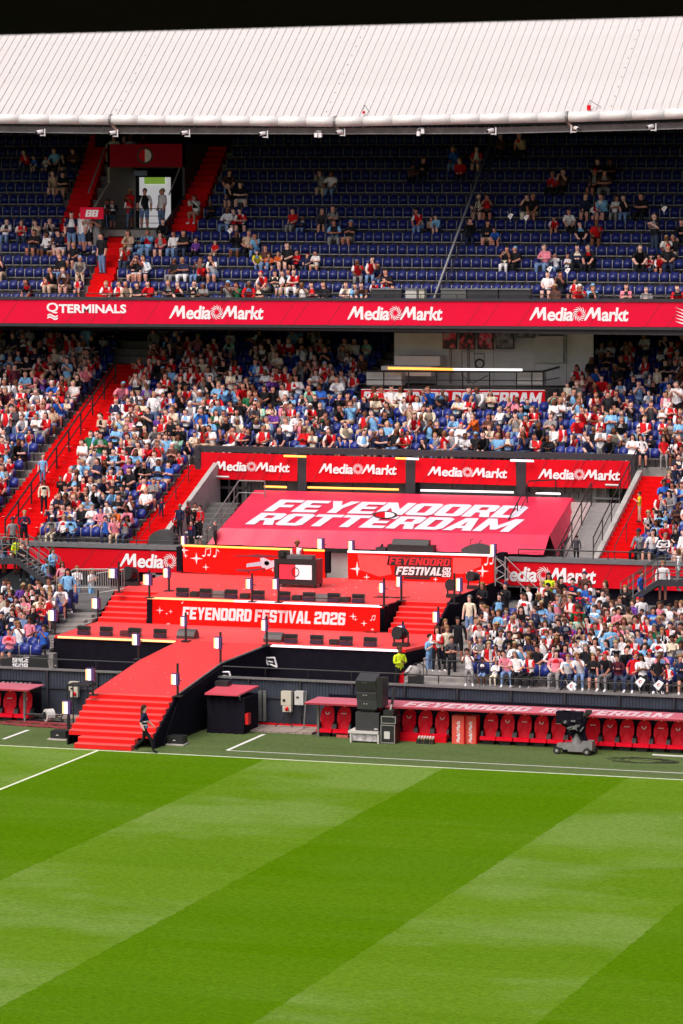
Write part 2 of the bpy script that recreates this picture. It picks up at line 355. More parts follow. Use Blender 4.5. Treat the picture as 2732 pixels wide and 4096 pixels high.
# ------------------------------------------------------------------ people
def skin_body(J, Ed, sub=1):
    """one continuous skinned surface over a jointed skeleton; returns verts, faces and the bone of every face"""
    names = list(J); me = bpy.data.meshes.new('b')
    me.from_pydata([J[n][0] for n in names], [(names.index(a), names.index(b)) for a, b in Ed], [])
    o = bpy.data.objects.new('b', me); COL.objects.link(o)
    o.modifiers.new('s', 'SKIN'); sk = me.skin_vertices[0].data
    for i, n in enumerate(names):
        r = J[n][1]; sk[i].radius = r if isinstance(r, tuple) else (r, r); sk[i].use_root = (n == 'pelvis')
    o.modifiers['s'].use_smooth_shade = True
    if sub:
        m = o.modifiers.new('u', 'SUBSURF'); m.levels = sub; m.render_levels = sub
    dg = bpy.context.evaluated_depsgraph_get(); ev = o.evaluated_get(dg); e = ev.to_mesh()
    v = np.array([x.co[:] for x in e.vertices]); f = [tuple(p.vertices) for p in e.polygons]
    ev.to_mesh_clear(); bpy.data.objects.remove(o); bpy.data.meshes.remove(me)
    cen = np.array([v[list(q)].mean(0) for q in f])
    best = np.full(len(f), 1e9); lab = np.zeros(len(f), int)
    P = {n: np.array(J[n][0]) for n in names}
    for k, (a, b) in enumerate(Ed):
        d = P[b]-P[a]; t = np.clip(((cen-P[a])@d)/(d@d+1e-9), 0, 1)
        ra = np.mean(J[a][1]); rb = np.mean(J[b][1])
        dist = np.linalg.norm(cen-(P[a]+t[:, None]*d), axis=1) - (ra+(rb-ra)*t)*.9
        m = dist < best; best[m] = dist[m]; lab[m] = k
    return v, f, lab, cen
EDGES = [('pelvis', 'belly'), ('belly', 'chest'), ('chest', 'neck'), ('neck', 'jaw'), ('jaw', 'head'), ('head', 'top')]
for s in 'LR':
    EDGES += [('chest', 'sh'+s), ('sh'+s, 'el'+s), ('el'+s, 'wr'+s), ('wr'+s, 'ha'+s), ('pelvis', 'hip'+s), ('hip'+s, 'kn'+s), ('kn'+s, 'an'+s), ('an'+s, 'toe'+s)]
REG = []
for a, b in EDGES:
    if b in ('belly', 'chest') or b[:2] == 'sh': REG.append(0)           # torso
    elif b == 'neck': REG.append(0)
    elif b in ('jaw', 'head', 'top'): REG.append(1)                       # head
    elif b[:2] == 'el': REG.append(2)                                     # upper arm
    elif b[:2] == 'wr': REG.append(3)                                     # forearm
    elif b[:2] == 'ha': REG.append(4)
    elif b[:3] == 'hip': REG.append(5)
    elif b[:2] == 'kn': REG.append(5)
    elif b[:2] == 'an': REG.append(6)
    else: REG.append(7)
REG = np.array(REG)
def skel(kind, v=0):
    J = {}
    if kind == 'sit':
        ln = [0, -.12, .05, -.22, .02, -.3][v]      # lean of the trunk
        J['pelvis'] = ((0, .02, .54), (.16, .12)); J['belly'] = ((0, .03+ln*.3, .76), (.14, .105)); J['chest'] = ((0, .05+ln*.75, .97), (.165, .11))
        top = np.array([0, .03+ln, 1.13]); J['neck'] = (tuple(top), .058)
        J['jaw'] = ((0, top[1]-.03, 1.21), (.07, .075)); J['head'] = ((0, top[1]-.03, 1.29), (.088, .1)); J['top'] = ((0, top[1]-.015, 1.365), (.06, .07))
        arms = [((.24, .0), (.11, -.30, .70)), ((.26, -.12), (.06, -.30, .80)), ((.23, -.05), (-.05, -.16, .88)), ((.2, -.22), (.07, -.2, 1.12)), ((.22, -.2), (.09, -.32, 1.16)), ((.25, -.22), (.14, -.42, .6))][v]
        for s, g in (('L', -1), ('R', 1)):
            J['sh'+s] = ((g*.185, .05+ln*.8, 1.06), .068)
            if v == 3 and g < 0: a = [((.22, -.1)), (.1, -.38, .66)]
            else: a = arms
            J['el'+s] = ((g*a[0][0], a[0][1]+ln*.5, .82 if v < 3 or v == 5 or (g < 0 and v == 3) else (.92 if v == 4 else .86)), .05)
            w = a[1]; J['wr'+s] = ((g*w[0], w[1]+ln*.3, w[2]), .036); J['ha'+s] = ((g*w[0]*.55, w[1]+ln*.3-.06, w[2]+(.0 if v != 3 else .05)), (.042, .03))
            k = .13+.05*(v == 1)
            J['hip'+s] = ((g*.1, -.06, .53), .098); J['kn'+s] = ((g*k, -.46, .53), .07); J['an'+s] = ((g*(k+.01), -.44+.06*(v == 2), .1), .045); J['toe'+s] = ((g*(k+.03), -.60+.06*(v == 2), .035), (.042, .032))
    else:
        J['pelvis'] = ((0, 0, .93), (.15, .11)); J['belly'] = ((0, 0, 1.12), (.14, .1)); J['chest'] = ((0, .01, 1.33), (.17, .11))
        J['neck'] = ((0, .01, 1.5), .055); J['jaw'] = ((0, -.02, 1.56), (.07, .075)); J['head'] = ((0, -.015, 1.65), (.086, .1)); J['top'] = ((0, 0, 1.725), (.06, .07))
        if kind == 'walk': 
            aw = {'L': ((-.22, .12, 1.16), (-.24, -.0, .93)), 'R': ((.22, -.1, 1.14), (.2, -.28, .98))}
            lg = {'L': ((-.09, -.26, .5), (-.1, -.34, .09)), 'R': ((.09, .04, .5), (.1, .40, .16))}
        elif v == 0:
            aw = {s: ((g*.25, .03, 1.14), (g*.25, -.05, .9)) for s, g in (('L', -1), ('R', 1))}
            lg = {s: ((g*.1, -.01, .5), (g*.11, .02, .09)) for s, g in (('L', -1), ('R', 1))}
        elif v == 1:   # arms folded
            aw = {s: ((g*.24, -.04, 1.14), (g*-.02, -.2, 1.2+g*.02)) for s, g in (('L', -1), ('R', 1))}
            lg = {s: ((g*.1, -.01, .5), (g*.13, .02, .09)) for s, g in (('L', -1), ('R', 1))}
        else:          # phone held up
            aw = {'L': ((-.22, -.02, 1.15), (-.08, -.28, 1.32)), 'R': ((.24, -.05, 1.15), (.08, -.3, 1.34))}
            lg = {s: ((g*.1, -.01, .5), (g*.1, .02+.05*g, .09)) for s, g in (('L', -1), ('R', 1))}
        for s, g in (('L', -1), ('R', 1)):
            J['sh'+s] = ((g*.185, .01, 1.43), .066); J['el'+s] = (aw[s][0], .05); J['wr'+s] = (aw[s][1], .036)
            e = np.array(aw[s][1])-np.array(aw[s][0]); e = e/np.linalg.norm(e)
            J['ha'+s] = (tuple(np.array(aw[s][1])+e*.09), (.042, .03))
            J['hip'+s] = ((g*.09, 0, .86), .095); J['kn'+s] = (lg[s][0], .066); J['an'+s] = (lg[s][1], .043)
            t = lg[s][1]; J['toe'+s] = ((t[0]+g*.02, t[1]-.16, max(.035, t[2]-.06)), (.042, .032))
    return J
def cap_mesh(hc, long=0):
    """hair over the skull: a cap open at the face, falling to the shoulders when long"""
    v = []; f = []; nu, nv = 10, 5
    for j in range(nv+1):
        ph = math.pi*.60*j/nv
        for i in range(nu):
            th = 2*math.pi*i/nu; y = math.sin(ph)*math.sin(th)
            front = y < -.2
            z = math.cos(ph)
            if front: z = max(z, .30)
            v.append((hc[0]+.108*math.sin(ph)*math.cos(th), hc[1]+.03+.122*y*(.92 if front else 1), hc[2]+.02+.125*z))
    for j in range(nv):
        for i in range(nu): f.append((j*nu+i, (j+1)*nu+i, (j+1)*nu+(i+1) % nu, j*nu+(i+1) % nu))
    if long:
        o = len(v); n = 7
        for j in range(4):
            z = hc[2]-.02-.09*j*long; w = .112+.02*j
            for i in range(n):
                th = math.pi*(.0+i/(n-1)); v.append((hc[0]+w*math.cos(th), hc[1]+.03+(.10-.0*j)*math.sin(th)+.03, z))
        for j in range(3):
            for i in range(n-1): f.append((o+j*n+i, o+(j+1)*n+i, o+(j+1)*n+i+1, o+j*n+i+1))
    return np.array(v), f
TPL = {}
for kind, nvv in (('sit', 6), ('stand', 3), ('walk', 1)):
    for v in range(nvv):
        J = skel(kind, v)
        for lod in (0, 1): TPL[kind, v, lod] = skin_body(J, EDGES, lod) + (J,)
def lin(h):
    c = [int(h[i:i+2], 16)/255 for i in (0, 2, 4)]; return tuple(x/12.92 if x <= .04045 else ((x+.055)/1.055)**2.4 for x in c)
COLS = {k: lin(v) for k, v in dict(w='f4eff2', k='1b1a20', n='23294a', r='d0101c', g='8d8a8c', dg='46434a', lb='86bfee', b='2d62c4', t='c9ab94', gr='1c6a44', y='e0cc2a', pk='f08ca0', pu='6f3f9c',
    o='e0682a', br='5c3a33', m='5a1d2c', lg='7fe04a', mint='9fd6bf', cream='ecdcc4', hv='d8ef2c', jean='7590bd', jb='39445e').items()}
SKINS = [lin(x) for x in ('dd9f8c', 'e4ac9c', 'd0907c', 'b87866', '7c4c38', 'ebb8a8')]
HAIRS = [lin(x) for x in ('2a1c16', '3d2a1e', '1a1413', '5a3d24', '8a6840', '7a7672', '4b3527', '2a1c16', '1a1413', 'a8926a')]
CNAME = dict(w='white', k='black', n='navy', r='red', g='grey', dg='charcoal', lb='light blue', b='blue', t='tan', gr='green', y='yellow', pk='pink', pu='purple', o='orange', br='brown',
    m='maroon', lg='lime green', mint='mint', cream='cream', hv='fluorescent yellow', jean='denim blue', jb='dark denim', rw='red and white', kw='striped', gw='green and white')
def person_arrays(sp, lod):
    """sp: dict(kind,v,top,leg,skin,hair,long,short,sl,scale) -> body verts, faces, face colours, hair verts, faces"""
    v, f, lab, cen, J = TPL[sp['kind'], sp['v'], lod]
    reg = REG[lab]; top = sp['top']
    c1, c2 = {'rw': (COLS['r'], COLS['w']), 'kw': (COLS['k'], COLS['w']), 'gw': (COLS['gr'], COLS['w'])}.get(top, (COLS.get(top, (.5, .5, .5)),)*2)
    sk = sp['skin']; cols = np.zeros((len(f), 4)); cols[:, 3] = 1
    side = cen[:, 0] > 0
    if top == 'kw': side = (np.floor(cen[:, 0]/.05) % 2) > 0
    T = np.where(side[:, None], c2, c1); A = np.where(side[:, None], c1, c2)
    if top == 'gw': A = np.where(side[:, None], c1, c1)
    hz = J['jaw'][0][2]-.06
    cols[:, :3] = T
    if sp.get('patch'):
        cz = J['chest'][0][2]; pc = COLS[sp['patch']]
        if sp['band'] == 0: mm_ = (reg == 0) & (np.abs(cen[:, 2]-cz) < .06) & (cen[:, 1] < J['chest'][0][1]-.03) & (np.abs(cen[:, 0]) < .11)
        elif sp['band'] == 1: mm_ = (reg == 0) & (np.abs(cen[:, 2]-cz+.02) < .045)
        else: mm_ = (reg == 0) & (np.floor(cen[:, 2]/.07) % 2 == 0)
        cols[mm_, :3] = pc
    cols[(reg == 0) & (cen[:, 2] > J['neck'][0][2]+.02), :3] = sk
    cols[reg == 1, :3] = sk
    m = reg == 2; cols[m, :3] = A[m]
    m = reg == 3; cols[m, :3] = A[m] if sp['sl'] else sk
    cols[reg == 4, :3] = sk
    L = COLS[sp['leg']]; cols[reg == 5, :3] = L
    cols[reg == 6, :3] = sk if sp['short'] else L
    cols[reg == 7, :3] = sp['shoe']
    hv, hf = cap_mesh(J['head'][0], sp['long'])
    z0 = .5 if sp['kind'] == 'sit' else .9; g = sp.get('lean', 0); h = sp.get('fwd', 0) if sp['kind'] != 'walk' else 0
    if sp['kind'] != 'sit': g *= .4; h *= .4
    def bend(q):
        q = q.copy(); t = np.maximum(q[:, 2]-z0, 0); hd = q[:, 2] < J['neck'][0][2]-.02
        q[:, 0] = np.where(hd, q[:, 0]*sp.get('wide', 1), q[:, 0])+g*t; q[:, 1] += -abs(h)*t; return q*sp['scale']
    return bend(v), f, cols, bend(hv), hf
def fast_mesh(name, v, f, cols, mat_, smooth=True):
    me = bpy.data.meshes.new(name); v = np.asarray(v, float)
    ln = np.array([len(q) for q in f]); fl = np.fromiter((i for q in f for i in q), int, ln.sum())
    me.vertices.add(len(v)); me.vertices.foreach_set('co', v.ravel())
    me.loops.add(len(fl)); me.loops.foreach_set('vertex_index', fl)
    me.polygons.add(len(f)); me.polygons.foreach_set('loop_start', np.concatenate([[0], np.cumsum(ln)[:-1]]))
    me.update(calc_edges=True)
    if smooth: me.polygons.foreach_set('use_smooth', np.ones(len(f), bool))
    a = me.attributes.new('Col', 'FLOAT_COLOR', 'FACE'); a.data.foreach_set('color', np.asarray(cols, float).ravel())
    me.materials.append(mat_); me.validate(); return me
class Bulk:
    def __init__(s): s.v = []; s.f = []; s.c = []; s.n = 0; s.k = 0
    def add(s, v, f, c, M):      # M 4x4 numpy
        w = v @ M[:3, :3].T + M[:3, 3]; s.v.append(w); o = s.n
        s.f += [tuple(i+o for i in q) for q in f]
        s.c.append(c if np.ndim(c) == 2 else np.tile(np.array([*c, 1.0]), (len(f), 1))); s.n += len(w); s.k += 1
    def build(s, name, m, smooth=True):
        me = fast_mesh(name, np.concatenate(s.v), s.f, np.concatenate(s.c), m, smooth)
        o = bpy.data.objects.new(name, me); COL.objects.link(o); return o
def xf(loc, rz, sx=1):
    c, s = math.cos(rz), math.sin(rz); M = np.eye(4); M[:3, :3] = np.array([[c*sx, -s, 0], [s*sx, c, 0], [0, 0, 1]]); M[:3, 3] = loc; return M
TOPS = ['rw']*28+['w']*26+['k']*24+['n']*10+['g']*6+['dg']*3+['lb']*9+['t']*3+['r']*5+['b']*5+['pk']*4+['cream']*5+['gr']*2+['br']*3+['m']*3+['o']+['pu']*2+['jean']*2+['kw']*3+['mint']
LEGS = ['k']*7+['jean']*6+['jb']*5+['t']*3+['g']*3+['n']*4+['w']*1+['cream']
def spec(kind='sit', v=None, top=None, leg=None, kid=False, r=random, **kw):
    d = dict(kind=kind, v=v if v is not None else r.randrange({'sit': 6, 'stand': 3, 'walk': 1}[kind]), top=top or r.choice(TOPS), leg=leg or r.choice(LEGS), skin=r.choice(SKINS), hair=r.choice(HAIRS),
             long=r.choice([0, 0, 0, 1, 1.3]), short=r.random() < .4, sl=r.random() < .33, shoe=r.choice([COLS['w'], COLS['k'], COLS['g']]), scale=(r.uniform(.66, .8) if kid else r.uniform(.93, 1.06)))
    if d['top'] == 'rw': d['sl'] = r.random() < .15
    if r.random() < .09: d['hair'] = r.choice([COLS['w'], COLS['r'], COLS['k'], COLS['lb'], COLS['n']]); d['long'] = 0
    d['patch'] = r.choice(['w', 'k', 'r', 'lb', 'g', 'cream']) if (r.random() < .45 and d['top'] not in ('rw', 'kw', 'gw', 'hv')) else None; d['band'] = r.choice([0, 0, 0, 1, 2])
    d['lean'] = r.gauss(0, .09); d['fwd'] = r.gauss(0, .07); d['wide'] = r.uniform(.9, 1.17)
    d.update(kw); return d
PEOPLE = []      # (spec, location, rz, where, group)
def put(sp, loc, rz, where, group, force=False): PEOPLE.append((sp, np.array(V(loc)), rz, where, group, force))

# ------------------------------------------------------------------ seats
def seat_arrays():
    """tip-up stadium seat: moulded back with rounded shoulders, folded pan, steel bracket"""
    v = []; f = []; c = []
    blue = (*lin('1f2f86'), 1); grey = (*lin('a9a6a6'), 1); dark = (.03, .03, .05, 1)
    prof = [(-.2, .40), (-.205, .68), (-.17, .78), (-.1, .83), (.1, .83), (.17, .78), (.205, .68), (.2, .40)]
    for y in (.10, .135): v += [(x, y+.12*(z-.4)+(.03-.9*abs(x)*abs(x)), z) for x, z in prof]
    n = 8; f += [tuple(range(n))[::-1], tuple(range(n, 2*n))]; c += [blue, blue]
    for i in range(n): f.append((i, (i+1) % n, n+(i+1) % n, n+i)); c.append(blue)
    def bx(a, b, col):
        o = len(v); v.extend([(x, y, z) for x in (a[0], b[0]) for y in (a[1], b[1]) for z in (a[2], b[2])])
        for q in [(0, 1, 3, 2), (4, 6, 7, 5), (0, 4, 5, 1), (2, 3, 7, 6), (0, 2, 6, 4), (1, 5, 7, 3)]: f.append(tuple(i+o for i in q)); c.append(col)
    bx((-.19, .015, .42), (.19, .075, .72), blue)
    bx((-.235, .03, .28), (-.210, .2, .76), grey)
    bx((-.235, .06, .34), (.235, .16, .385), grey)
    bx((-.02, .12, .0), (.02, .2, .38), dark)
    return np.array(v), f, np.array(c)
SV, SF, SCOL = seat_arrays()
SEATS = []     # (loc, rz, where)
SP = .47

# ================================================================== GROUND
X0, D1, DD = -48.76, 6.33, 6.52
PITCH = grass_mat('mown_pitch_grass', (.074, .170, .002), (.122, .222, .016), X0, D1, DD)
TURF = grass_mat('worn_artificial_turf', (.074, .112, .034), (.122, .165, .066), X0, D1, DD, False)
LINEM = mat('white_line_paint', (.72, .78, .55), .8, .12, 5); LINEW = mat('white_turf_line', (.75, .75, .72), .8, .12, 5)
m = MB(); m.quad((-400, -200, -.02), (300, -200, -.02), (300, 500, -.02), (-400, 500, -.02)); struct(m.build('ground', mat('stadium_ground', (.09, .09, .09), .9, .2, .5)))
m = MB(); m.quad((-100, 51, 0), (20, 51, 0), (20, YT+.06, 0), (-100, YT+.06, 0)); struct(m.build('pitch', PITCH))
m = MB(); m.quad((-100, YT+.06, 0), (20, YT+.06, 0), (20, YT+5.75, 0), (-100, YT+5.75, 0)); struct(m.build('artificial_turf', TURF))
def line(name, pts, w, mt, z=.005):
    m = MB(); a, b = np.array(pts[0]), np.array(pts[1]); d = (b-a); d /= np.linalg.norm(d); n = np.array([-d[1], d[0], 0])*w/2
    m.quad(*[(p[0], p[1], z) for p in (a-n, b-n, b+n, a+n)]); return struct(m.build(name, mt))
line('touchline', [(-100, YT, 0), (20, YT, 0)], .12, LINEM)
line('halfway_line', [(X0, 51, 0), (X0, YT-.06, 0)], .12, LINEM)
tl = gz(521, 1723, 0); te = gz(608, 1686, 0)
line('technical_area_line', [(tl[0], YT+1.35, 0), (10, YT+1.35, 0)], .08, LINEW)
line('technical_area_side_line', [(tl[0], YT+1.39, 0), (tl[0], te[1], 0)], .14, LINEW)
t2 = gz(65, 1676, 0); line('technical_area_side_line', [(t2[0], YT+1.39, 0), (t2[0], t2[1], 0)], .14, LINEW)

# ================================================================== GRANDSTAND TERRACES
XL, XR = -82, -20
F0_ = 8.7
def zfront(dY): return 1.5 if dY < F0_ else min(1.5+.16*(dY-F0_), 2.9)
ZB = lambda i: 4.48+.327*i
DB = lambda i: 25.45+.85*i
ZU = lambda j: 14.05+.565*j
DU = lambda j: 37.9+.8*j
lo = empty('lower_grandstand', (-50, YT+24, 0), 'lower grandstand terraces of bare concrete rows full of spectators under the long balcony', 'grandstand')
def step(parent, xa, xb, d0, d1, z, th=.45, mt=CONC, nm='step'):
    m = MB(); m.b2((xa, YT+d0, z-th), (xb, YT+d1-.004, z)); return m.build(nm, mt, parent)
OPL, OPR = -56.3, -37.1
# front terrace either side of the stage
NF = 10
for (xa, xb) in ((XL, -55.4), (-40.3, XR)):
    xq = lambda d: max(xb, at(114, 1500, d)[0]) if xb < -50 else xb
    step(lo, xa, xq(8), 7.62, F0_, 1.5, 1.5)
    for k in range(NF): step(lo, xa, xq(F0_+.8*k), F0_+.8*k, F0_+.8*(k+1), zfront(F0_+.8*(k+1)), .8)
    step(lo, xa, xb, F0_+.8*NF, 24.9, 2.9, .8, CONCD)
step(lo, -55.4, -40.3, 7.62, 24.9, .9, .5, CONCD)
def aisA(d): t = (d-27)/16; return (-64.55-.6*t, -62.15-1.4*t)
AB = (-57.6, -56.45); AR_ = (-36.9, -35.55)
NB = 25
for i in range(NB):
    a, b = DB(i), DB(i+1); spans = [(XL, OPL), (OPR, XR)] if i <= 9 else [(XL, XR)]
    if b > 39.3: spans = [(XL, -54.6), (-42.6, XR)] if False else spans
    for xa, xb in spans: step(lo, xa, xb, a, b, ZB(i), .6)
# red painted aisles: short flights of half steps
def aisle(parent, fx, d0, d1, zf, n, nm='aisle_step'):
    h = (d1-d0)/n
    for k in range(n):
        a, b = d0+h*k, d0+h*(k+1); xa, xb = fx((a+b)/2)
        m = MB(); m.b2((xa, YT+a, zf(a)-.3), (xb, YT+b-.003, zf(b)+.012)); m.build(nm, CARPT, parent)
zb = lambda d: ZB((d-25.45)/.85)
aisle(lo, lambda d: aisA(d), 25.0, 25.45+.85*21, zb, 44)
aisle(lo, lambda d: AB, 24.9, 33.2, zb, 20)
aisle(lo, lambda d: AR_, 24.9, 33.2, zb, 20)
# side parapets of the players' opening
for X in (OPL-.02, OPR):
    m = MB(); d0, d1 = 24.9, 33.0
    m.prism([(X, YT+d0, zb(d0)-2.4), (X, YT+d1, zb(d1)-2.0), (X, YT+d1, zb(d1)+.35), (X, YT+d0, zb(d0)+.28)], (.22, 0, 0)); m.build('parapet', mat('pale_parapet_concrete', (.42, .40, .39), .8, .15, 1.5), lo)
m = MB(); m.b2((XL, YT+46.3, 2), (XR, YT+46.6, 14)); m.build('back_wall', mat('unlit_back_wall', (.03, .03, .035), .9, .2), lo)
# upper tier
up = empty('upper_grandstand', (-50, YT+38, 13), 'upper grandstand tier of dark blue seats with few spectators beneath the white roof', 'grandstand')
def aisU(d): t = (d-38.2)/4.4; return (-64.7-.5*t+.25*max(0, t-.5), -63.6-.55*t)
def aisUL(d): t = (d-42.65)/6.2; return (-67.75-.86*t, -66.6-.95*t)
def aisUR(d): t = (d-42.65)/6.2; return (-62.1-.5*t, -60.9-.42*t)
PX0, PX1 = -66.15, -62.2
for j in range(18):
    a, b = DU(j), DU(j+1)
    spans = [(XL, PX0-.02), (PX1+.02, XR)] if 42.4 < (a+b)/2 < 48.3 else [(XL, XR)]
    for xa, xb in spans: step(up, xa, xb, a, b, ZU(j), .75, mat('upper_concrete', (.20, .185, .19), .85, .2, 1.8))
zu = lambda d: ZU((d-37.9)/.8)
aisle(up, aisU, 37.9, 42.7, zu, 12); aisle(up, aisUL, 42.7, 51.5, zu, 22); aisle(up, aisUR, 42.7, 51.5, zu, 22)
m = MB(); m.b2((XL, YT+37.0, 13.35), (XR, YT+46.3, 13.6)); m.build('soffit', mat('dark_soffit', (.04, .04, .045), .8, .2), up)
m = MB(); m.b2((XL, YT+52.4, 13.6), (XR, YT+52.7, 34)); m.build('back_wall', mat('unlit_back_wall', (.03, .03, .035)), up)
for X in (XL-.3, XR):
    m = MB(); m.b2((X, YT+40, 0), (X+.3, YT+52.7, 34)); m.build('light_block_wall', DGREY, up)  # added out of view to stop light leaking in from the sides
# long balcony board round the upper tier
bal = empty('balcony_board', at(784, 720, 36.9), 'long crimson illuminated advertising board with white lettering along the upper balcony', 'advertising board')
def balc(x, v): y0 = 688+(694-688)*x/1568; y1 = 741.5+(751-741.5)*x/1568; return at(x, y1+(y0-y1)*v, 36.9)
bq = [balc(-120, 0), balc(1690, 0), balc(1690, 1), balc(-120, 1)]
m = MB(); m.prism(bq, (0, .12, 0)); m.build('screen', LEDR, bal)
def wy(P, dy=0, dz=0): return (P[0], P[1]+dy, P[2]+dz)
m = MB(); m.prism([wy(bq[3], -.05, .01), wy(bq[2], -.05, .01), wy(bq[2], -.05, .12), wy(bq[3], -.05, .12)], (0, .9, 0)); m.build('ledge', DGREY, bal)
m = MB(); m.prism([wy(bq[0], -.05, -.13), wy(bq[1], -.05, -.13), wy(bq[1], -.05, -.01), wy(bq[0], -.05, -.01)], (0, .5, 0)); m.build('lower_lip', DGREY, bal)
m = MB(); m.prism([wy(bq[0], .5, -.35), wy(bq[1], .5, -.35), wy(bq[1], .5, -.14), wy(bq[0], .5, -.14)], (0, .5, 0)); m.build('edge_beam', BLACK, bal)
bm = lambda u, v: balc(u, v)+np.array((0, -.012, 0))
SEAM = mat('dark_seam_line', (.42, .004, .02), .6, .05)
def diag(parent, mf, us, w, slant, mt=SEAM):
    for u in us: m = MB(); m.quad(mf(u, 0), mf(u+w, 0), mf(u+w+slant, 1), mf(u+slant, 1)); m.build('printed_diagonal', mt, parent)
bm2 = lambda u, v: balc(u, v)+np.array((0, -.006, 0))
diag(bal, bm2, [5, 150, 205, 268, 330, 480, 520, 640, 672, 750, 900, 960, 1070, 1110, 1188, 1300, 1350, 1480, 1530], 1.6, 38)
def logo_on(parent, mf, t, u0, u1, v0, v1, mt=WHITE, nm='lettering'):
    o = lay(t, mf, u0, u1, v0, v1).build(nm, mt, parent); return o
for u0, u1, v0, v1 in ((388, 605, .19, .82), (797, 1016, .19, .82), (1215, 1443, .20, .82)): logo_on(bal, bm, mediamarkt(), u0, u1, v0, v1)
logo_on(bal, bm, font('TERMINALS', .035), 135, 290, .44, .82)
logo_on(bal, bm, font('Q', .02), 107, 134, .42, .88)
for k in (0, 1):
    m = MB(); v0 = .29-.12*k
    P = [(109+24*t/8, v0+.05*math.sin(t/8*2*math.pi)+(.02 if k else 0)) for t in range(9)]
    m.add([bm(u, v) for u, v in P]+[bm(u, v+.07) for u, v in P], [(i, i+1, 10+i, 9+i) for i in range(8)]); m.build('wave_mark', WHITE, bal)
for k in range(5):
    m = MB(); m.add([bm(1550-k*0, .80-.14*k), bm(1560, .72-.14*k), bm(1584, .50-.12*k), bm(1584, .60-.12*k)], [(0, 1, 2, 3)]); m.build('wing_mark', WHITE, bal)
# ================================================================== ROOF
rf = empty('stadium_roof', (-50, YT+37, 23), 'white ribbed metal roof sloping back above the upper tier', 'roof')
GX = [(-300, 258), (0, 262), (255, 264), (770, 268), (1300, 258), (1568, 250), (1900, 236)]
GW = [at(x, y, 37.0) for x, y in GX]
def gut(X):
    xs = [p[0] for p in GW]; return float(np.interp(X, xs, [p[2] for p in GW]))
PWI = .362
def panel_mesh():
    m = MB(); L = 11.5; s = .70
    m.cur = 0; m.prism([(0, 0, 0), (0, L, L*s), (0, L, L*s-.06), (0, 0, -.06)], (PWI-.004, 0, 0))
    m.cur = 1; m.prism([(PWI-.035, -.02, .004), (PWI-.035, L, L*s+.004), (PWI-.035, L, L*s+.02), (PWI-.035, -.02, .02)], (.022, 0, 0))
    return m
SEAMM = mat('roof_seam', (.52, .49, .49), .5, .1)
p0 = panel_mesh().build('roof_panel', [ROOFW, SEAMM])
for k in range(int((XR-XL)/PWI)):
    X = XL+PWI*k; o = p0 if k == 0 else p0.copy()
    if k: COL.objects.link(o)
    o.location = (X, YT+37.0, gut(X)); o.parent = rf; o.matrix_parent_inverse = Matrix.Translation(-Vector(rf.location))
for xl in (-30, 262, 905-160, 1400):
    A_ = at(xl, 264, 37.05); 
    for k in range(10): m = MB(); m.box((A_[0], YT+37.3+.62*k, gut(A_[0])+.7*(.3+.62*k)+.03), (.035, .06, .03)); m.build('roof_fixing', mat('pale_fixing', (.42, .4, .4)), rf)
# gutter: round pipes joined by collars
gp = [(-300, 267.5), (255, 276), (770, 279.5), (1305, 270), (1900, 248)]
for (xa, ya), (xb, yb) in zip(gp, gp[1:]):
    m = MB(); n = 8; P = []
    for t in range(n+1):
        x = xa+(xb-xa)*t/n; y = np.interp(x, [-300, 0, 255, 770, 1300, 1568, 1900], [271, 273, 275, 279.5, 269, 261, 248]); P.append(at(x, y, 36.8))
    P[0] = P[0]+np.array((.03, 0, 0)); P[-1] = P[-1]-np.array((.03, 0, 0))
    for a, b in zip(P, P[1:]): m.tube(a, b, .225, 14)
    m.build('gutter_pipe', GUTW, rf, smooth=True)
for x, y in ((255, 275), (770, 279.5), (1302, 269)):
    c = at(x, y, 36.8); m = MB(); m.tube(c-np.array((.05, 0, 0)), c+np.array((.05, 0, 0)), .26, 14); m.build('gutter_collar', GREY, rf)
    m = MB(); m.tube(c+np.array((0, .05, -.2)), c+np.array((.3, .15, -.55)), .07, 8); m.build('downpipe', mat('rust_brown_pipe', (.45, .3, .25)), rf)
# edge girder beneath the gutter
def beam_y(x): return float(np.interp(x, [-300, 0, 255, 770, 1130, 1568, 1900], [292, 296, 299, 300, 299, 288, 275]))
for xa in range(-300, 1900, 180):
    m = MB(); a = at(xa, beam_y(xa), 37.15); b = at(xa+180, beam_y(xa+180), 37.15); a[0] += .01; b[0] -= .01
    m.prism([wy(a, 0, -.13), wy(b, 0, -.13), wy(b, 0, .13), wy(a, 0, .13)], (0, .35, 0)); m.build('edge_girder', mat('grey_girder', (.20, .18, .19), .6, .3, 2), rf)
    m = MB(); m.prism([wy(a, -.06, -.16), wy(b, -.06, -.16), wy(b, -.06, -.125), wy(a, -.06, -.125)], (0, .06, 0)); m.build('girder_flange', mat('pale_flange', (.45, .43, .43), .6, .2, 2), rf)
m = MB()
for k in range(70):
    x = -100+26*k; c = at(x, beam_y(x)-9, 37.3); m.tube(c, c+np.array((0, 0, -.2)), .03, 5)
m.build('gutter_hangers', GREY, rf); 
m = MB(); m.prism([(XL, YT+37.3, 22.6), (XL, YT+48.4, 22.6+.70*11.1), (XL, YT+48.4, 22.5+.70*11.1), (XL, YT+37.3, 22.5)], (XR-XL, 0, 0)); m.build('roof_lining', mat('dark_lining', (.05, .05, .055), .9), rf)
m = MB(); m.prism([(XL, YT+48.3, 30.0), (XL, YT+53, 30.2), (XL, YT+53, 30.6), (XL, YT+48.3, 30.6)], (XR-XL, 0, 0)); m.build('roof_back', mat('dark_lining', (.05, .05, .055), .9), rf)
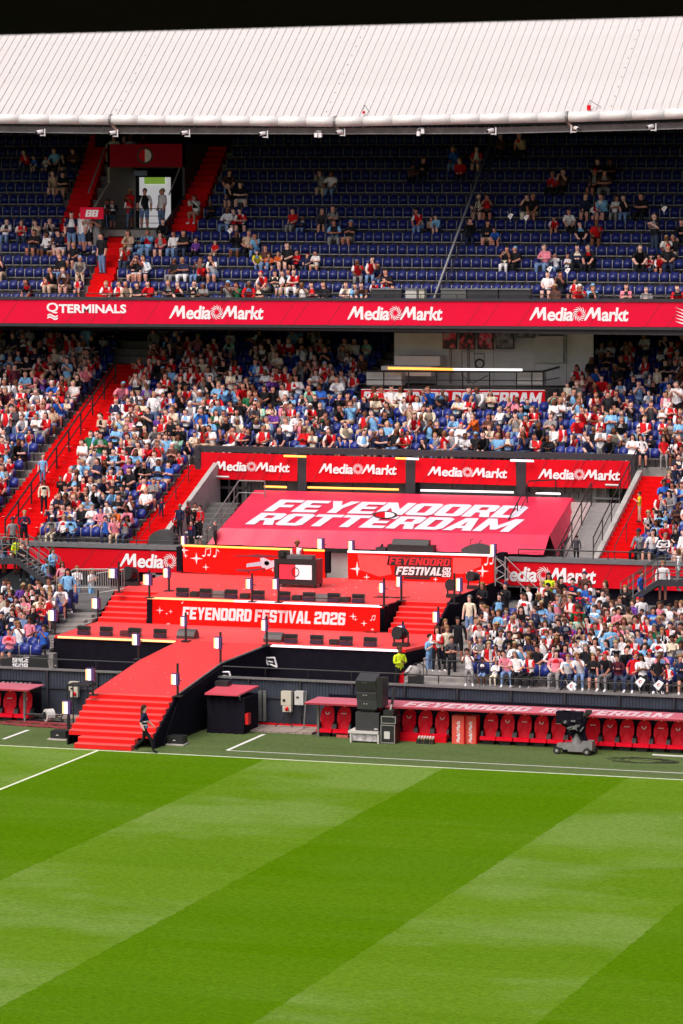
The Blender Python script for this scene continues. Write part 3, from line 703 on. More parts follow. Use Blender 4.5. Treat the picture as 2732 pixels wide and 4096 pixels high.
# small cameras and floodlights hung below the girder
CAMX = [(95, 303), (262, 305), (427, 305), (606, 307), (783, 303), (1130, 300), (1320, 295), (1497, 291)]
for k, (x, y) in enumerate(CAMX):
    c = at(x, y, 36.85)
    t = tag(empty('security_camera', c), ['small white camera under the roof edge above the left block', 'small white camera beside the first gutter joint', 'small white camera under the roof edge above the crest board',
        'small white camera right of the red steps under the roof edge', 'small white camera beside the middle gutter joint', 'small white camera where the long grey pipe meets the roof edge', 'small white camera beside the third gutter joint', 'small white camera nearest the right end of the roof edge'][k], 'camera', 'white cameras under the roof edge')
    s = -1 if k != 6 else 1
    m = MB(); m.tube(c+np.array((s*.16, -.12, -.02)), c+np.array((-s*.02, .08, .04)), .085, 10); m.build('camera_body', WHITE, t, smooth=False)
    m = MB(); m.tube(c+np.array((s*.20, -.17, -.03)), c+np.array((s*.16, -.12, -.02)), .055, 8); m.build('lens', BLKM, t)
    m = MB(); m.box(c+np.array((-s*.17, 0, -.02)), (.05, .05, .34)); m.box(c+np.array((-s*.05, 0, -.15)), (.24, .05, .04)); m.build('bracket', WHITE, t)
for k, (x, y) in enumerate(((731, 309), (966, 303))):
    c = at(x, y, 36.85)
    t = tag(empty('flood_lamp', c), ['pair of small white flood lamps left of the middle gutter joint', 'white hooked flood lamp right of the middle gutter joint'][k], 'lamp')
    m = MB()
    for s in (-1, 1): m.box(c+np.array((s*.1, 0, -.02+.05*s*k)), (.14, .16, .2))
    m.build('lamp_housing', WHITE, t); m = MB(); m.box(c+np.array((0, .05, .16)), (.25, .04, .04)); m.box(c+np.array((-.15*k, .05, .0)), (.04, .04, .3)); m.build('bracket', WPAINT, t)
for k, (x, y) in enumerate(((835, 259), (1352, 248))):
    c = at(x, y, 36.95)
    t = tag(empty('safety_line_anchor', c), ['small red anchor on the roof edge near the middle', 'red bag clipped to the roof edge near the right end'][k], 'anchor')
    m = MB(); m.box(c+np.array((0, .0, .02)), (.09+.07*k, .1, .12+.1*k)); m.build('body', RED, t); m = MB(); m.tube(c+np.array((-.05, 0, .1)), c+np.array((.02, .1, .34)), .012, 5); m.tube(c+np.array((.02, .1, .34)), c+np.array((.2+.3*k, .2, .03)), .012, 5); m.build('strap', BLKM, t)
# near roof edge of the camera's own stand
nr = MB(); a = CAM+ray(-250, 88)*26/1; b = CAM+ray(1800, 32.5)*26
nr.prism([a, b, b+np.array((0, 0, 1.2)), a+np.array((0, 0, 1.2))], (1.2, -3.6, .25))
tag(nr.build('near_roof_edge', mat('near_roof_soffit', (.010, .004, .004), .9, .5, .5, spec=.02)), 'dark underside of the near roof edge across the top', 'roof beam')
# the long grey pipe down the upper tier with thin rails beside it
t = tag(empty('sloping_handrail', at(1065, 500, 43)), 'long grey pipe with thin rails sloping down the upper tier from roof edge to balcony', 'handrail')
A = at(1135, 304, 47.5); B = at(996, 686, 38.1); m = MB(); m.tube(A, B, .055, 8); m.build('main_pipe', mat('pale_grey_pipe', (.30, .30, .31), .5), t, smooth=True)
for dx in (.28, .36):
    m = MB(); m.tube(A+np.array((dx, 0, -.2)), B+np.array((dx, 0, .0)), .018, 5); m.build('thin_rail', DGREY, t)
for f in (.02, .2, .4, .6, .8):
    P = A+(B-A)*f; m = MB(); m.tube(P+np.array((.3, 0, -.1)), P+np.array((.3, 0, -1.0)), .02, 5); m.build('post', DGREY, t)

# ================================================================== UPPER TIER PORTAL, RAILS, BOXES
pt = tag(empty('stairway_portal', (-64.2, YT+43, 17.8)), 'dark stairway portal between the red steps under a red board with a round emblem', 'portal')
ZF = 17.75; fz0 = at(247, 384, 45.0)[2]; fz1 = at(247, 331, 45.0)[2]
m = MB(); m.b2((PX0, YT+42.3, ZF-.35), (PX1, YT+49.4, ZF)); m.build('landing', CONC, pt)
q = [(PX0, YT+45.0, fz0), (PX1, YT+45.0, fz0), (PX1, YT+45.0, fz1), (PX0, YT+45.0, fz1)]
m = MB(); m.prism(q, (0, .12, 0)); m.build('fascia', mat('shade_darkened_red_board', (.38, .003, .02), .6, .05, spec=.1), pt)  # board darkened: shade of the upper tier put into its red
mf = quadmap(*q, off=(0, -.01, 0)); crest(pt, mf, .49, .5, .105, .36)
m = MB(); m.prism([(PX0, YT+42.35, ZF), (PX0, YT+48.4, ZF), (PX0, YT+48.4, fz1), (PX0, YT+45.0, fz1), (PX0, YT+45.0, zu(45)+.9), (PX0, YT+42.35, ZF+.6)], (.12, 0, 0)); m.build('side_wall', mat('tan_wall', (.33, .28, .24), .8), pt)
m = MB(); m.prism([(PX1-.12, YT+42.35, ZF), (PX1-.12, YT+48.4, ZF), (PX1-.12, YT+48.4, fz1), (PX1-.12, YT+45.0, fz1), (PX1-.12, YT+45.0, zu(45)+.25), (PX1-.12, YT+42.35, ZF+.25)], (.12, 0, 0)); m.build('side_wall', DGREY, pt)
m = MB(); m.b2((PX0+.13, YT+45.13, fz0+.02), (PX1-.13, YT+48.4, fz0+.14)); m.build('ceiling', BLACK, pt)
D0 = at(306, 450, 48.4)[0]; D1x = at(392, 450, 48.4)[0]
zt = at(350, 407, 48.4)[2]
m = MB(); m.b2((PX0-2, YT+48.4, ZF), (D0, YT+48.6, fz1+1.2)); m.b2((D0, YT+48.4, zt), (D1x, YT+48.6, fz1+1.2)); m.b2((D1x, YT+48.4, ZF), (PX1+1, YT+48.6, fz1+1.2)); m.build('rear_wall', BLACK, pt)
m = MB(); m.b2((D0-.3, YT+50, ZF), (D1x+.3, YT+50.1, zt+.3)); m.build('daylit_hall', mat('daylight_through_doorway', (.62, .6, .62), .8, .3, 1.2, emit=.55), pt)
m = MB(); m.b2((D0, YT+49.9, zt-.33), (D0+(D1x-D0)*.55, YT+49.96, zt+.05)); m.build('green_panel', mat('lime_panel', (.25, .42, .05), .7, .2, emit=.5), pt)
m = MB(); m.b2((PX0+1.35, YT+44.96, fz0-.42), (PX0+2.05, YT+45.05, fz0-.16)); m.build('exit_sign', mat('dim_exit_sign', (.10, .12, .22), .6), pt)
o = lay(font('UITGANG', .02), quadmap((PX0+1.4, YT+44.95, fz0-.37), (PX0+2.0, YT+44.95, fz0-.37), (PX0+2.0, YT+44.95, fz0-.2), (PX0+1.4, YT+44.95, fz0-.2)), 0, 1, 0, 1).build('exit_lettering', mat('dim_letter', (.3, .32, .4)), pt)
def rail(name, pts, h, label, parts=True, mt=BLKM, r=.022, mid=(.5,), posts=None, cat='railing', group=None):
    """a handrail following floor points: top rail, mid rails and posts, each its own part"""
    t = tag(empty(name, pts[0]), label, cat, group)
    up_ = np.array((0, 0, h)); P = [np.array(V(p)) for p in pts]
    m = MB(); m.path([p+up_ for p in P], r, 6); m.build('top_rail', mt, t)
    for f in mid:
        m = MB(); m.path([p+up_*f for p in P], r*.7, 5); m.build('mid_rail', mt, t)
    n = posts or max(1, int(sum(np.linalg.norm(b-a) for a, b in zip(P, P[1:]))/1.6))
    L = [0]
    for a, b in zip(P, P[1:]): L.append(L[-1]+np.linalg.norm(b-a))
    for k in range(n+1):
        s = L[-1]*k/n; c = np.array([np.interp(s, L, [p[i] for p in P]) for i in range(3)])
        m = MB(); m.tube(c, c+up_, r*.9, 6); m.build('post', mt, t)
    return t
rail('front_railing', [(PX0+.2, YT+42.4, ZF), (PX1-.2, YT+42.4, ZF)], 1.0, 'thin dark railing across the front of the portal landing', mid=(.33, .66))
m = MB(); A = at(244, 331, 43.0); B = at(202, 440, 41.5)
for nm, (a, b), lb in (('handrail', ((244, 331), (203, 442)), 'pale handrail on the steps left of the portal'), ('handrail', ((435, 331), (388, 447)), 'pale handrail on the steps right of the portal')):
    A = at(*a, 46.5 if a[0] < 300 else 46.4); B = at(*b, 43.6)
    m = MB(); m.tube(A, B, .035, 6); tt = tag(m.build(nm, mat('pale_rail', (.4, .36, .36), .5)), lb, 'handrail')
m = MB(); c0 = at(184, 503, 40.9); c1 = at(237, 476, 40.9); m.b2((c0[0], YT+40.9, c0[2]), (c1[0], YT+40.96, c1[2]))
bb = tag(m.build('banner', LEDR), 'small red banner with white letters BB hanging left of the portal', 'banner')
logo_on(bb, quadmap((c0[0], YT+40.89, c0[2]), (c1[0], YT+40.89, c0[2]), (c1[0], YT+40.89, c1[2]), (c0[0], YT+40.89, c1[2])), block('BB', .3, .15), .22, .8, .2, .78)
# railing and dark equipment boxes on the balcony front
bt = [at(x, 689+5*x/1568, 37.3) for x in (-60, 300, 700, 1100, 1640)]
rail('balcony_railing', bt, .32, 'thin dark rail along the top of the upper balcony', mid=(), r=.02)
for k, (xa, xb, mt, lb) in enumerate(((851, 921, DGREY, 'dark grey cabinet on the balcony edge, left end of its row'), (931, 956, WPAINT, 'white box on the balcony edge beside the dark cabinet'), (962, 974, BEIGE, 'small cream box on the balcony edge'),
        (1012, 1070, mat('smoky_case', (.12, .12, .12)), 'open grey equipment case on the balcony edge'), (1073, 1143, DGREY, 'dark grey cabinet on the balcony edge right of the sloping pipe'), (1146, 1217, DGREY, 'dark grey cabinet on the balcony edge, right end of its row'))):
    a = at(xa, 688, 37.42); b = at(xb, 665, 37.42)
    t = tag(empty('equipment_cabinet', a), lb, 'cabinet', 'equipment cabinets on the balcony edge')
    m = MB(); m.b2((a[0], YT+37.42, a[2]-.1), (b[0], YT+37.8, b[2])); m.build('casing', mt, t)
    m = MB(); m.b2((a[0]-.02, YT+37.38, b[2]-.01), (b[0]+.02, YT+37.84, b[2]+.04)); m.build('lid', GREY, t)

# ================================================================== MIDDLE: COMMENTARY BOX AND OPENING
cb = tag(empty('commentary_platform', at(1050, 880, 39)), 'white camera platform with sloping white walls built into the middle of the lower stand', 'platform')
def face(parent, nm, pts, mt, ext=(0, .1, 0)):
    m = MB(); m.prism(pts, ext); return m.build(nm, mt, parent)
CW = mat('off_white_panel', (.85, .83, .83), .6, .06, 1.0); CG = mat('warm_grey_panel', (.80, .78, .78), .7, .1, 1)
fl0 = at(850, 893, 39.2); fl1 = at(1250, 897, 39.2); zfl = fl0[2]
m = MB(); m.b2((fl0[0], YT+39.2, zfl-.7), (fl1[0], YT+46.2, zfl)); m.build('deck', CONC, cb)
bw = lambda x, y: (at(x, y, 42.0)[0], YT+42.0, at(x, y, 42.0)[2])
for nm, q, mt in (('wall_panel', [(905, 880), (1000, 880), (1000, 748), (905, 748)], CG), ('wall_panel', [(1000, 885), (1042, 885), (1042, 748), (1000, 748)], CW), ('wall_panel', [(1043, 885), (1133, 885), (1133, 748), (1043, 748)], CW),
                 ('wall_panel', [(1134, 885), (1228, 885), (1228, 748), (1134, 748)], CG), ('wall_panel', [(1229, 885), (1300, 885), (1300, 748), (1229, 748)], CG), ('wall_panel', [(1301, 885), (1362, 885), (1362, 748), (1301, 748)], CG)):
    face(cb, nm, [bw(*p) for p in q], mt)
m = MB(); a = at(1229, 832, 41.7); b = at(1294, 772, 41.7); m.b2((a[0], YT+41.6, a[2]), (b[0], YT+41.95, b[2])); m.build('white_cupboard', WPAINT, cb)
for x in (1035, 1076):
    m = MB(); a = at(x, 805, 41.4); m.b2((a[0]-.06, YT+41.3, at(x, 880, 41.4)[2]), (a[0]+.06, YT+41.4, at(x, 748, 41.4)[2])); m.build('column', GREY, cb)
for k, (z0, d) in enumerate(((838, 41.0), (862, 40.2))):
    a = at(905-30*k, z0, d); b = at(1010-20*k, z0-20, d); m = MB(); m.b2((a[0], YT+d, a[2]), (b[0], YT+d+.9, b[2]+.0)); m.build('white_step', CW, cb)
POST = []
for k, (xa, xb, y1) in enumerate(((1016, 1049, 801), (1054, 1090, 802), (1096, 1133, 802), (1138, 1180, 801), (1184, 1228, 775))):
    a = at(xa, y1, 41.0); b = at(xb, 752, 41.0)
    t = tag(empty('hanging_poster', a), ['framed match photograph, first of the row under the balcony', 'framed photograph of a player in yellow, second of the row', 'framed photograph with red crowd, third of the row', 'framed dark photograph, fourth of the row under the balcony', 'short dark framed photograph, last of the row'][k], 'poster', 'framed photographs under the balcony')
    m = MB(); m.b2((a[0], YT+41.0, a[2]), (b[0], YT+41.1, b[2]+.3)); m.build('frame', BLKM, t)
    pm = bpy.data.materials.new('printed_photograph'); pm.use_nodes = True; nn = pm.node_tree.nodes; ll = pm.node_tree.links
    vo = nn.new('ShaderNodeTexNoise'); vo.inputs['Scale'].default_value = 3.2+k*.3; vo.inputs['Detail'].default_value = 8; tcx = nn.new('ShaderNodeTexCoord'); ll.new(tcx.outputs['Object'], vo.inputs['Vector'])
    cr = nn.new('ShaderNodeValToRGB'); el = cr.color_ramp.elements; el[0].position = .35; el[0].color = (.015, .012, .014, 1); el[1].position = .7; el[1].color = (.35, .33, .33, 1)
    if k < 3: e2 = cr.color_ramp.elements.new(.48); e2.color = (.03, .02, .02, 1); e3 = cr.color_ramp.elements.new(.55); e3.color = (.75, .03, .08, 1)
    ll.new(vo.outputs[0], cr.inputs[0]); ll.new(cr.outputs[0], nn['Principled BSDF'].inputs['Base Color'])
    m = MB(); m.b2((a[0]+.05, YT+40.97, a[2]+.05), (b[0]-.05, YT+40.99, b[2]+.3)); m.build('print', pm, t)
t = tag(empty('exercise_frame', at(1095, 840, 41.5)), 'grey tubular frame with a small wheel standing on the camera platform', 'frame')
for pts in (((1060, 862), (1060, 806), (1088, 806), (1092, 846)), ((1088, 812), (1112, 812), (1112, 838)), ((1060, 862), (1085, 880), (1120, 862))):
    m = MB(); m.path([at(x, y, 40.4) for x, y in pts], .03, 6); m.build('tube', GREY, t)
c = at(1101, 835, 40.4); m = MB(); P = [c+np.array((.2*math.cos(a), 0, .2*math.sin(a))) for a in [2*math.pi*k/14 for k in range(15)]]; m.path(P, .045, 6); m.build('wheel', BLKM, t)
# railing round the platform, white cupboards, LED tube
t = tag(empty('platform_railing', at(1050, 880, 39.2)), 'black railing along the front of the white camera platform', 'railing')
m = MB(); m.path([at(840, 852, 39.2), at(1245, 853, 39.2), at(1290, 841, 42.5)], .05, 6); m.build('top_rail', BLKM, t)
m = MB(); m.path([at(840, 872, 39.2), at(1245, 874, 39.2), at(1290, 866, 42.5)], .025, 6); m.build('mid_rail', BLKM, t)
for x in (881, 938, 1002, 1062, 1124, 1186, 1221, 1247):
    m = MB(); m.tube(at(x, 893, 39.2), at(x, 852, 39.2), .035, 6); m.build('post', BLKM, t)
t = tag(empty('led_tube', at(1045, 848, 39.1)), 'long glowing tube, orange turning white, along the platform railing', 'light')
m = MB(); m.tube(at(891, 845, 39.1), at(1040, 848, 39.1), .055, 8); m.build('orange_half', ORANGE, t); m = MB(); m.tube(at(1041, 848, 39.1), at(1199, 849, 39.1), .055, 8); m.build('white_half', LEDW, t)
for k, (xa, xb) in enumerate(((840, 921), (1186, 1246))):
    a = at(xa, 890, 39.5); b = at(xb, 856, 39.5); t = tag(empty('low_cupboard', a), ['low white cupboard behind the left end of the platform railing', 'low white cupboard behind the right end of the platform railing'][k], 'cupboard')
    m = MB(); m.b2((a[0], YT+39.6, a[2]+.12), (b[0], YT+40.1, b[2])); m.build('casing', WPAINT, t)
    m = MB(); m.b2((a[0]+.03, YT+39.57, a[2]+.15), ((a[0]+b[0])/2-.01, YT+39.595, b[2]-.02)); m.build('door', WPAINT, t)
    m = MB(); m.b2(((a[0]+b[0])/2+.01, YT+39.57, a[2]+.15), (b[0]-.03, YT+39.595, b[2]-.02)); m.build('door', WPAINT, t)
q = [(829, 926), (1251, 930), (1251, 895), (829, 893)]
bt_ = tag(empty('supporters_banner', at(1040, 910, 39.0)), 'red banner with white lettering below the camera platform, half hidden by spectators', 'banner')
m = MB(); m.prism([at(x, y, 39.0) for x, y in q], (0, .06, 0)); m.build('cloth', RED, bt_)
mf = pmap(q, 39.0); logo_on(bt_, mf, block('FEYENOORD ROTTERDAM', .5, .12), .01, .985, .02, .82)
m = MB(); m.prism([mf(0, .95), mf(1, .95), mf(1, 1), mf(0, 1)], (0, .02, 0)); m.build('white_edge', WHITE, bt_)

# ---- the players' opening: banners, columns, walls behind
DM = 32.8
op = tag(empty('opening_parapet', at(950, 1045, DM)), 'dark parapet and columns over the players opening framing four red banners', 'parapet')
m = MB(); a = at(448, 1030, DM); b = at(1458, 1051, DM)
m.prism([wy(a, 0, -.12), wy(b, 0, -.12), wy(b, 0, .12), wy(a, 0, .12)], (0, .5, 0)); m.build('parapet_top', DGREY, op)
for (xa, xb, y0, y1) in ((448, 461, 1028, 1092), (683.9, 704, 1043, 1126), (931.8, 953.6, 1050, 1132), (1185.5, 1207.5, 1056, 1138), (1448, 1458, 1049, 1115)):
    a = at(xa, y1, DM); b = at(xb, y0, DM); m = MB(); m.b2((a[0], YT+DM-.02, a[2]), (b[0], YT+DM+.4, b[2])); m.build('column', DGREY, op)
m = MB(); m.b2((OPL, YT+34.2, 3), (OPR, YT+34.4, 8.1)); m.build('rear_wall', CONCD, op)
m = MB(); m.b2((OPL, YT+24.9, 3.2), (OPR, YT+34.2, 3.45)); m.build('opening_floor', CONC, op)
LG = [((463.3, 1037.7), (683.2, 1044), (683.2, 1104.3), (463.3, 1099.2), (490.2, 667, 1056.5, 1083)), ((704.5, 1044.5), (931.3, 1050.5), (931.3, 1109), (704.5, 1105.8), (733.6, 912.4, 1061.5, 1090)),
      ((954.7, 1051), (1185, 1057), (1185, 1114.6), (954.7, 1107), (982.9, 1166, 1068.5, 1095)), ((1208.5, 1054.4), (1447.5, 1058.2), (1447.5, 1121.5), (1208.5, 1117), (1236.6, 1425, 1074, 1101.5))]
for k, (tl_, tr_, br_, bl_, lg) in enumerate(LG):
    t = tag(empty('sponsor_banner', at(*bl_, DM)), ['red banner with white lettering above the doorway, first of four', 'red banner with white lettering, second of four above the tarpaulin', 'red banner with white lettering, third of four above the tarpaulin', 'red banner with white lettering, fourth of four beside the right aisle'][k], 'banner', 'red banners above the tarpaulin')
    q = [bl_, br_, tr_, tl_]; mf0 = pmap(q, DM, 0)
    m = MB(); n = 12; G = []
    for i in range(n+1):
        for j in range(3):
            p = mf0(i/n, j/2); G.append(wy(p, -.05-.03*math.sin(i*1.3+k+j)))
    m.add(G, [(i*3+j, (i+1)*3+j, (i+1)*3+j+1, i*3+j+1) for i in range(n) for j in range(2)]); m.build('cloth', RED, t, smooth=True)
    u0 = (lg[0]-bl_[0])/(br_[0]-bl_[0]); u1 = (lg[1]-bl_[0])/(br_[0]-bl_[0])
    hh = bl_[1]-tl_[1]; slope = (tr_[1]-tl_[1]); 
    v1 = 1-(lg[2]-tl_[1]-slope*u0)/hh; v0 = 1-(lg[3]-tl_[1]-slope*(u0+u1)/2)/hh
    mf = pmap(q, DM, -.11); logo_on(t, mf, mediamarkt(), u0, u1, v0, v1)
    diag(t, pmap(q, DM, -.10), [.06, .36, .42, .62, .80], .008, .14)
def led(xa, ya, xb, yb, dY, mt, label, r=.045):
    t = tag(empty('led_bar', at(xa, ya, dY)), label, 'light', 'glowing LED bars around the stage')
    m = MB(); m.tube(at(xa, ya, dY), at(xb, yb, dY), r, 8); m.build('tube', mt, t)
    m = MB(); m.tube(at(xa, ya+1, dY+.07), at(xb, yb+1, dY+.07), r, 6); m.build('housing', BLKM, t)
led(651.6, 1046.7, 702.9, 1048.5, DM-.3, ORANGE, 'short orange light bar at the top right corner of the first banner')
led(606.8, 1117, 658, 1118.5, DM-.3, ORANGE, 'short orange light bar under the first banner')
led(706.7, 1119, 915, 1124, DM-.3, ORANGE, 'long orange light bar under the second banner')
led(908.5, 1052, 934, 1053, DM-.3, ORANGE, 'stub of orange light bar at the top of the second column')
led(934, 1053, 961, 1054, DM-.3, LEDW, 'stub of white light bar at the top of the second column')
led(966, 1125.8, 1178.9, 1130.5, DM-.3, LEDW, 'long white light bar under the third banner')
led(1172, 1057, 1225, 1058.5, DM-.3, LEDW, 'white light bar across the top of the third column')
led(1230, 1132, 1286.6, 1134, DM-.3, LEDW, 'short white light bar under the fourth banner')
led(496.6, 1094.2, 526, 1095.3, DM-.3, WPAINT, 'unlit white light bar at the foot of the first banner')
led(1390, 1113.3, 1420, 1114.4, DM-.3, WPAINT, 'unlit white light bar at the foot of the fourth banner')
# panels and stone behind, left doorway, right glazing
def wallq(parent, nm, xa, xb, y0, y1, d, mt, th=.15):
    a = at(xa, y1, d); b = at(xb, y0, d); m = MB(); m.b2((a[0], YT+d, a[2]), (b[0], YT+d+th, b[2])); return m.build(nm, mt, parent)
for k in range(8): wallq(op, 'concrete_panel', 583+76*k, 583+76*(k+1)-2, 1096, 1145, 33.4, mat('pale_panel', (.2, .185, .18), .7, .25, 2))
ROW = 4
for r_ in range(7):
    for c_ in range(9):
        x0 = 1209+20*c_+(9 if r_ % 2 else 0); wallq(op, 'stone', x0, x0+18.8+random.uniform(-1, .6), 1104+14*r_, 1117+14*r_, 33.4+random.uniform(-.04, .03), ROCK)
wallq(op, 'dark_doorway', 466, 555, 1098, 1290, 33.9, BLACK)
for x in (468, 500, 524, 543, 555): wallq(op, 'door_frame_post', x, x+3.2 if x != 555 else x+8, 1098, 1200, 33.6, GREY, .08)
wallq(op, 'door_frame_rail', 466, 575, 1118, 1121, 33.5, GREY, .08)
wallq(op, 'steel_post', 563, 567, 1098, 1190, 33.5, GALV, .1)
for x in (572, 580, 590, 600): wallq(op, 'bar', x, x+1.5, 1100, 1180, 33.3, GREY, .05)
wallq(op, 'glass_door', 1376, 1398, 1112, 1195, 33.6, mat('bright_glazing', (.6, .6, .58), .3, .3, 2)); wallq(op, 'dark_door', 1398, 1432, 1100, 1210, 33.7, GLASS)
for x in (1362, 1366, 1388, 1420): wallq(op, 'steel_post', x, x+3.5, 1112, 1215, 33.3, GALV, .08)
wallq(op, 'steel_rail', 1362, 1425, 1143, 1146, 33.2, GALV, .06); wallq(op, 'steel_rail', 1362, 1425, 1181, 1183, 33.2, GALV, .06)
# ramp and stairs right of the tarpaulin
m = MB(); a = gz(1262, 1280, 3.6); 
zr = lambda d: 3.5+.42*(d-24.9)
for (xa, xb, mt, nm) in ((-40.0, -38.8, mat('pinkish_ramp', (.36, .28, .28), .7, .15), 'ramp_surface'), (-38.75, -37.3, mat('grey_ramp', (.22, .21, .21), .7, .15), 'ramp_surface'), (-41.4, -40.05, CONC, 'stair_flight')):
    if nm == 'stair_flight':
        for k in range(16):
            d = 24.9+.42*k; m = MB(); m.b2((xa, YT+d, zr(d)-.3), (xb, YT+d+.42, zr(d)+.02)); m.build('stair', mt, op)
    else:
        m = MB(); m.prism([(xa, YT+24.9, zr(24.9)), (xa, YT+31.8, zr(31.8)), (xa, YT+31.8, zr(31.8)-.3), (xa, YT+24.9, zr(24.9)-.3)], (xb-xa, 0, 0)); m.build(nm, mt, op)
rail('ramp_railing', [(-41.5, YT+25, zr(25)), (-41.5, YT+31.5, zr(31.5)), (-40.6, YT+32.6, zr(31.5))], 1.0, 'black railing climbing beside the right edge of the tarpaulin', r=.03)
rail('ramp_railing', [(-38.75, YT+25, zr(25)), (-38.75, YT+31.5, zr(31.5))], 1.0, 'black railing along the middle of the ramp right of the tarpaulin', r=.03)
rail('ramp_railing', [(OPR+.1, YT+25, zb(25)+.4), (OPR+.1, YT+32.6, zb(32.6)+.6)], .9, 'black railing on the sloping parapet beside the right red aisle', r=.028)
zl = lambda d: 3.4+.42*(d-24.9)
for k in range(14):
    d = 25.2+.45*k; m = MB(); m.b2((-55.9, YT+d, zl(d)-.3), (-54.6, YT+d+.45, zl(d))); m.build('stair', CONCD, op)
rail('stair_railing', [(-54.5, YT+25.2, zl(25.2)), (-54.5, YT+31, zl(31)), (-53.3, YT+31, zl(31))], 1.05, 'grey railing rising from the dark doorway left of the tarpaulin', mt=GREY, r=.032)
rail('aisle_handrail', [(-57.0, YT+25, zb(25)), (-57.0, YT+33, zb(33))], 1.0, 'dark handrail in the narrow red aisle left of the opening', mt=DGREY, r=.025, mid=(.5,))
t = rail('aisle_handrail', [((sum(aisA(d))/2), YT+d, zb(d)) for d in (25.5, 29, 33, 37, 41)], 1.05, 'long black handrail down the middle of the wide red aisle', r=.045, posts=9)
t = rail('aisle_handrail', [(-36.1, YT+25, zb(25)), (-36.1, YT+29, zb(29))], .95, 'thin dark handrail in the red aisle right of the opening', mt=DGREY, r=.02, mid=())
# tarpaulin over the covered seats
TZ = lambda d: 5.42+.155*(d-25.2)
def tp(x, y): return pl(x, y, 5.42, .155, 25.2)
tpn = tag(empty('tarpaulin', at(860, 1200, 25.2)), 'huge raspberry red tarpaulin with pale block lettering stretched over the seats behind the stage', 'tarpaulin')
BL = tp(506, 1212); BR = tp(1262, 1228); TLp = tp(585, 1125); TRp = tp(1314, 1142.8)
m = MB(); nu, nv = 40, 14; G = []
for j in range(nv+1):
    for i in range(nu+1):
        u, v = i/nu, j/nv; p = (1-v)*((1-u)*BL+u*BR)+v*((1-u)*TLp+u*TRp)
        G.append((p[0], p[1], p[2]+.006*math.sin(u*37+v*3)*math.sin(v*math.pi)+.008*math.sin(u*9+v*14)*math.sin(v*math.pi)))
m.add(G, [(j*(nu+1)+i, j*(nu+1)+i+1, (j+1)*(nu+1)+i+1, (j+1)*(nu+1)+i) for j in range(nv) for i in range(nu)]); m.build('top_sheet', PINK, tpn, smooth=True)
F0 = [(1-u)*BL+u*BR for u in [i/nu for i in range(nu+1)]]
zf0 = at(900, 1263, 24.95)[2]
m = MB(); G = [V(p) for p in F0]+[(p[0]-.25*(1-i/nu)*1.6, YT+24.98+.06*math.sin(i*1.9), zf0) for i, p in enumerate(F0)]
m.add(G, [(nu+1+i, nu+2+i, i+1, i) for i in range(nu)]); m.build('front_sheet', PINK, tpn, smooth=True)
m = MB(); m.add([BL, TLp, TLp+np.array((-.1, 0, -1.6)), (BL[0]-.4, YT+25, zf0), ], [(0, 1, 2, 3)]); m.build('side_sheet', PINK, tpn)
m = MB(); G = []
for i in range(17):
    u = i/16; p = (1-u)*BR+u*TRp; G += [V(p), (p[0]+.35+.05*math.sin(i*2.1), p[1]-.1, p[2]-.5-.4*(1-u)+.03*math.sin(i*3))]
m.add(G, [(2*i, 2*i+1, 2*i+3, 2*i+2) for i in range(16)]); m.build('side_sheet', PINK, tpn, smooth=True)
up_ = np.array((0, 0, .028))
tmap = lambda pts: (lambda u, v: tp(*[(1-v)*((1-u)*pts[0][k]+u*pts[1][k])+v*((1-u)*pts[3][k]+u*pts[2][k]) for k in (0, 1)])+up_)
logo_on(tpn, tmap([(605.5, 1174.8), (1186.7, 1190.7), (1217.4, 1163.3), (643.9, 1148.4)]), block('FEYENOORD', .22), 0, 1, 0, 1, LILAC)
logo_on(tpn, tmap([(562, 1204.8), (1167.3, 1222.7), (1204.6, 1194), (600.4, 1178.6)]), block('ROTTERDAM', .22), 0, 1, 0, 1, LILAC)
crest(tpn, lambda u, v: tp(856+56*u, 1176+17*(1-v))+up_*1.4, .5, .5, .5, .5, off=(0, 0, .008))

# ---- lower red boards either side
DL = 24.85
lb_ = tag(empty('lower_board', at(250, 1290, DL)), 'red advertising board below the left stand, its lettering cut off by the stage', 'advertising board')
q = [(-200, 1300), (418, 1316), (418, 1267), (-200, 1247.5)]
m = MB(); m.prism([at(x, y, DL) for x, y in q], (0, .06, 0)); m.build('panel', RED, lb_)
m = MB(); m.prism([wy(at(-200, 1244, DL), -.05, -.03), wy(at(449, 1262.5, DL), -.05, -.03), wy(at(449, 1262.5, DL), -.05, .14), wy(at(-200, 1244, DL), -.05, .14)], (0, .7, 0)); m.build('ledge', mat('ledge_grey', (.16, .16, .17), .7), lb_)
M2 = fill2d(GL['\u1e40'][1]); e2_ = font('edia', .028, .12, .93); k_ = 6/max(p[1] for p in e2_[0]); e2_ = ([(x*k_, y*k_) for x, y in e2_[0]], e2_[1]); w2_ = max(p[0] for p in e2_[0])
half = join2((M2, (0, 0, 1, 1)), (e2_, (8.6, 0, 1, 1)), (swirl(), (8.6+w2_+3.0, 3, 3.5, 3.5)))
logo_on(lb_, pmap([(274, 1303), (407, 1307), (407, 1271), (274, 1268)], DL, -.02), half, 0, 1, 0, 1)
diag(lb_, pmap(q, DL, -.01), [.45, .62, .72, .83], .003, .06)
lr_ = tag(empty('lower_board', at(1300, 1310, DL)), 'red advertising board with white lettering behind the standing crowd on the right', 'advertising board')
q = [(1120, 1341.5), (1640, 1359.5), (1640, 1299), (1120, 1286)]
m = MB(); m.prism([at(x, y, DL) for x, y in q], (0, .06, 0)); m.build('panel', RED, lr_)
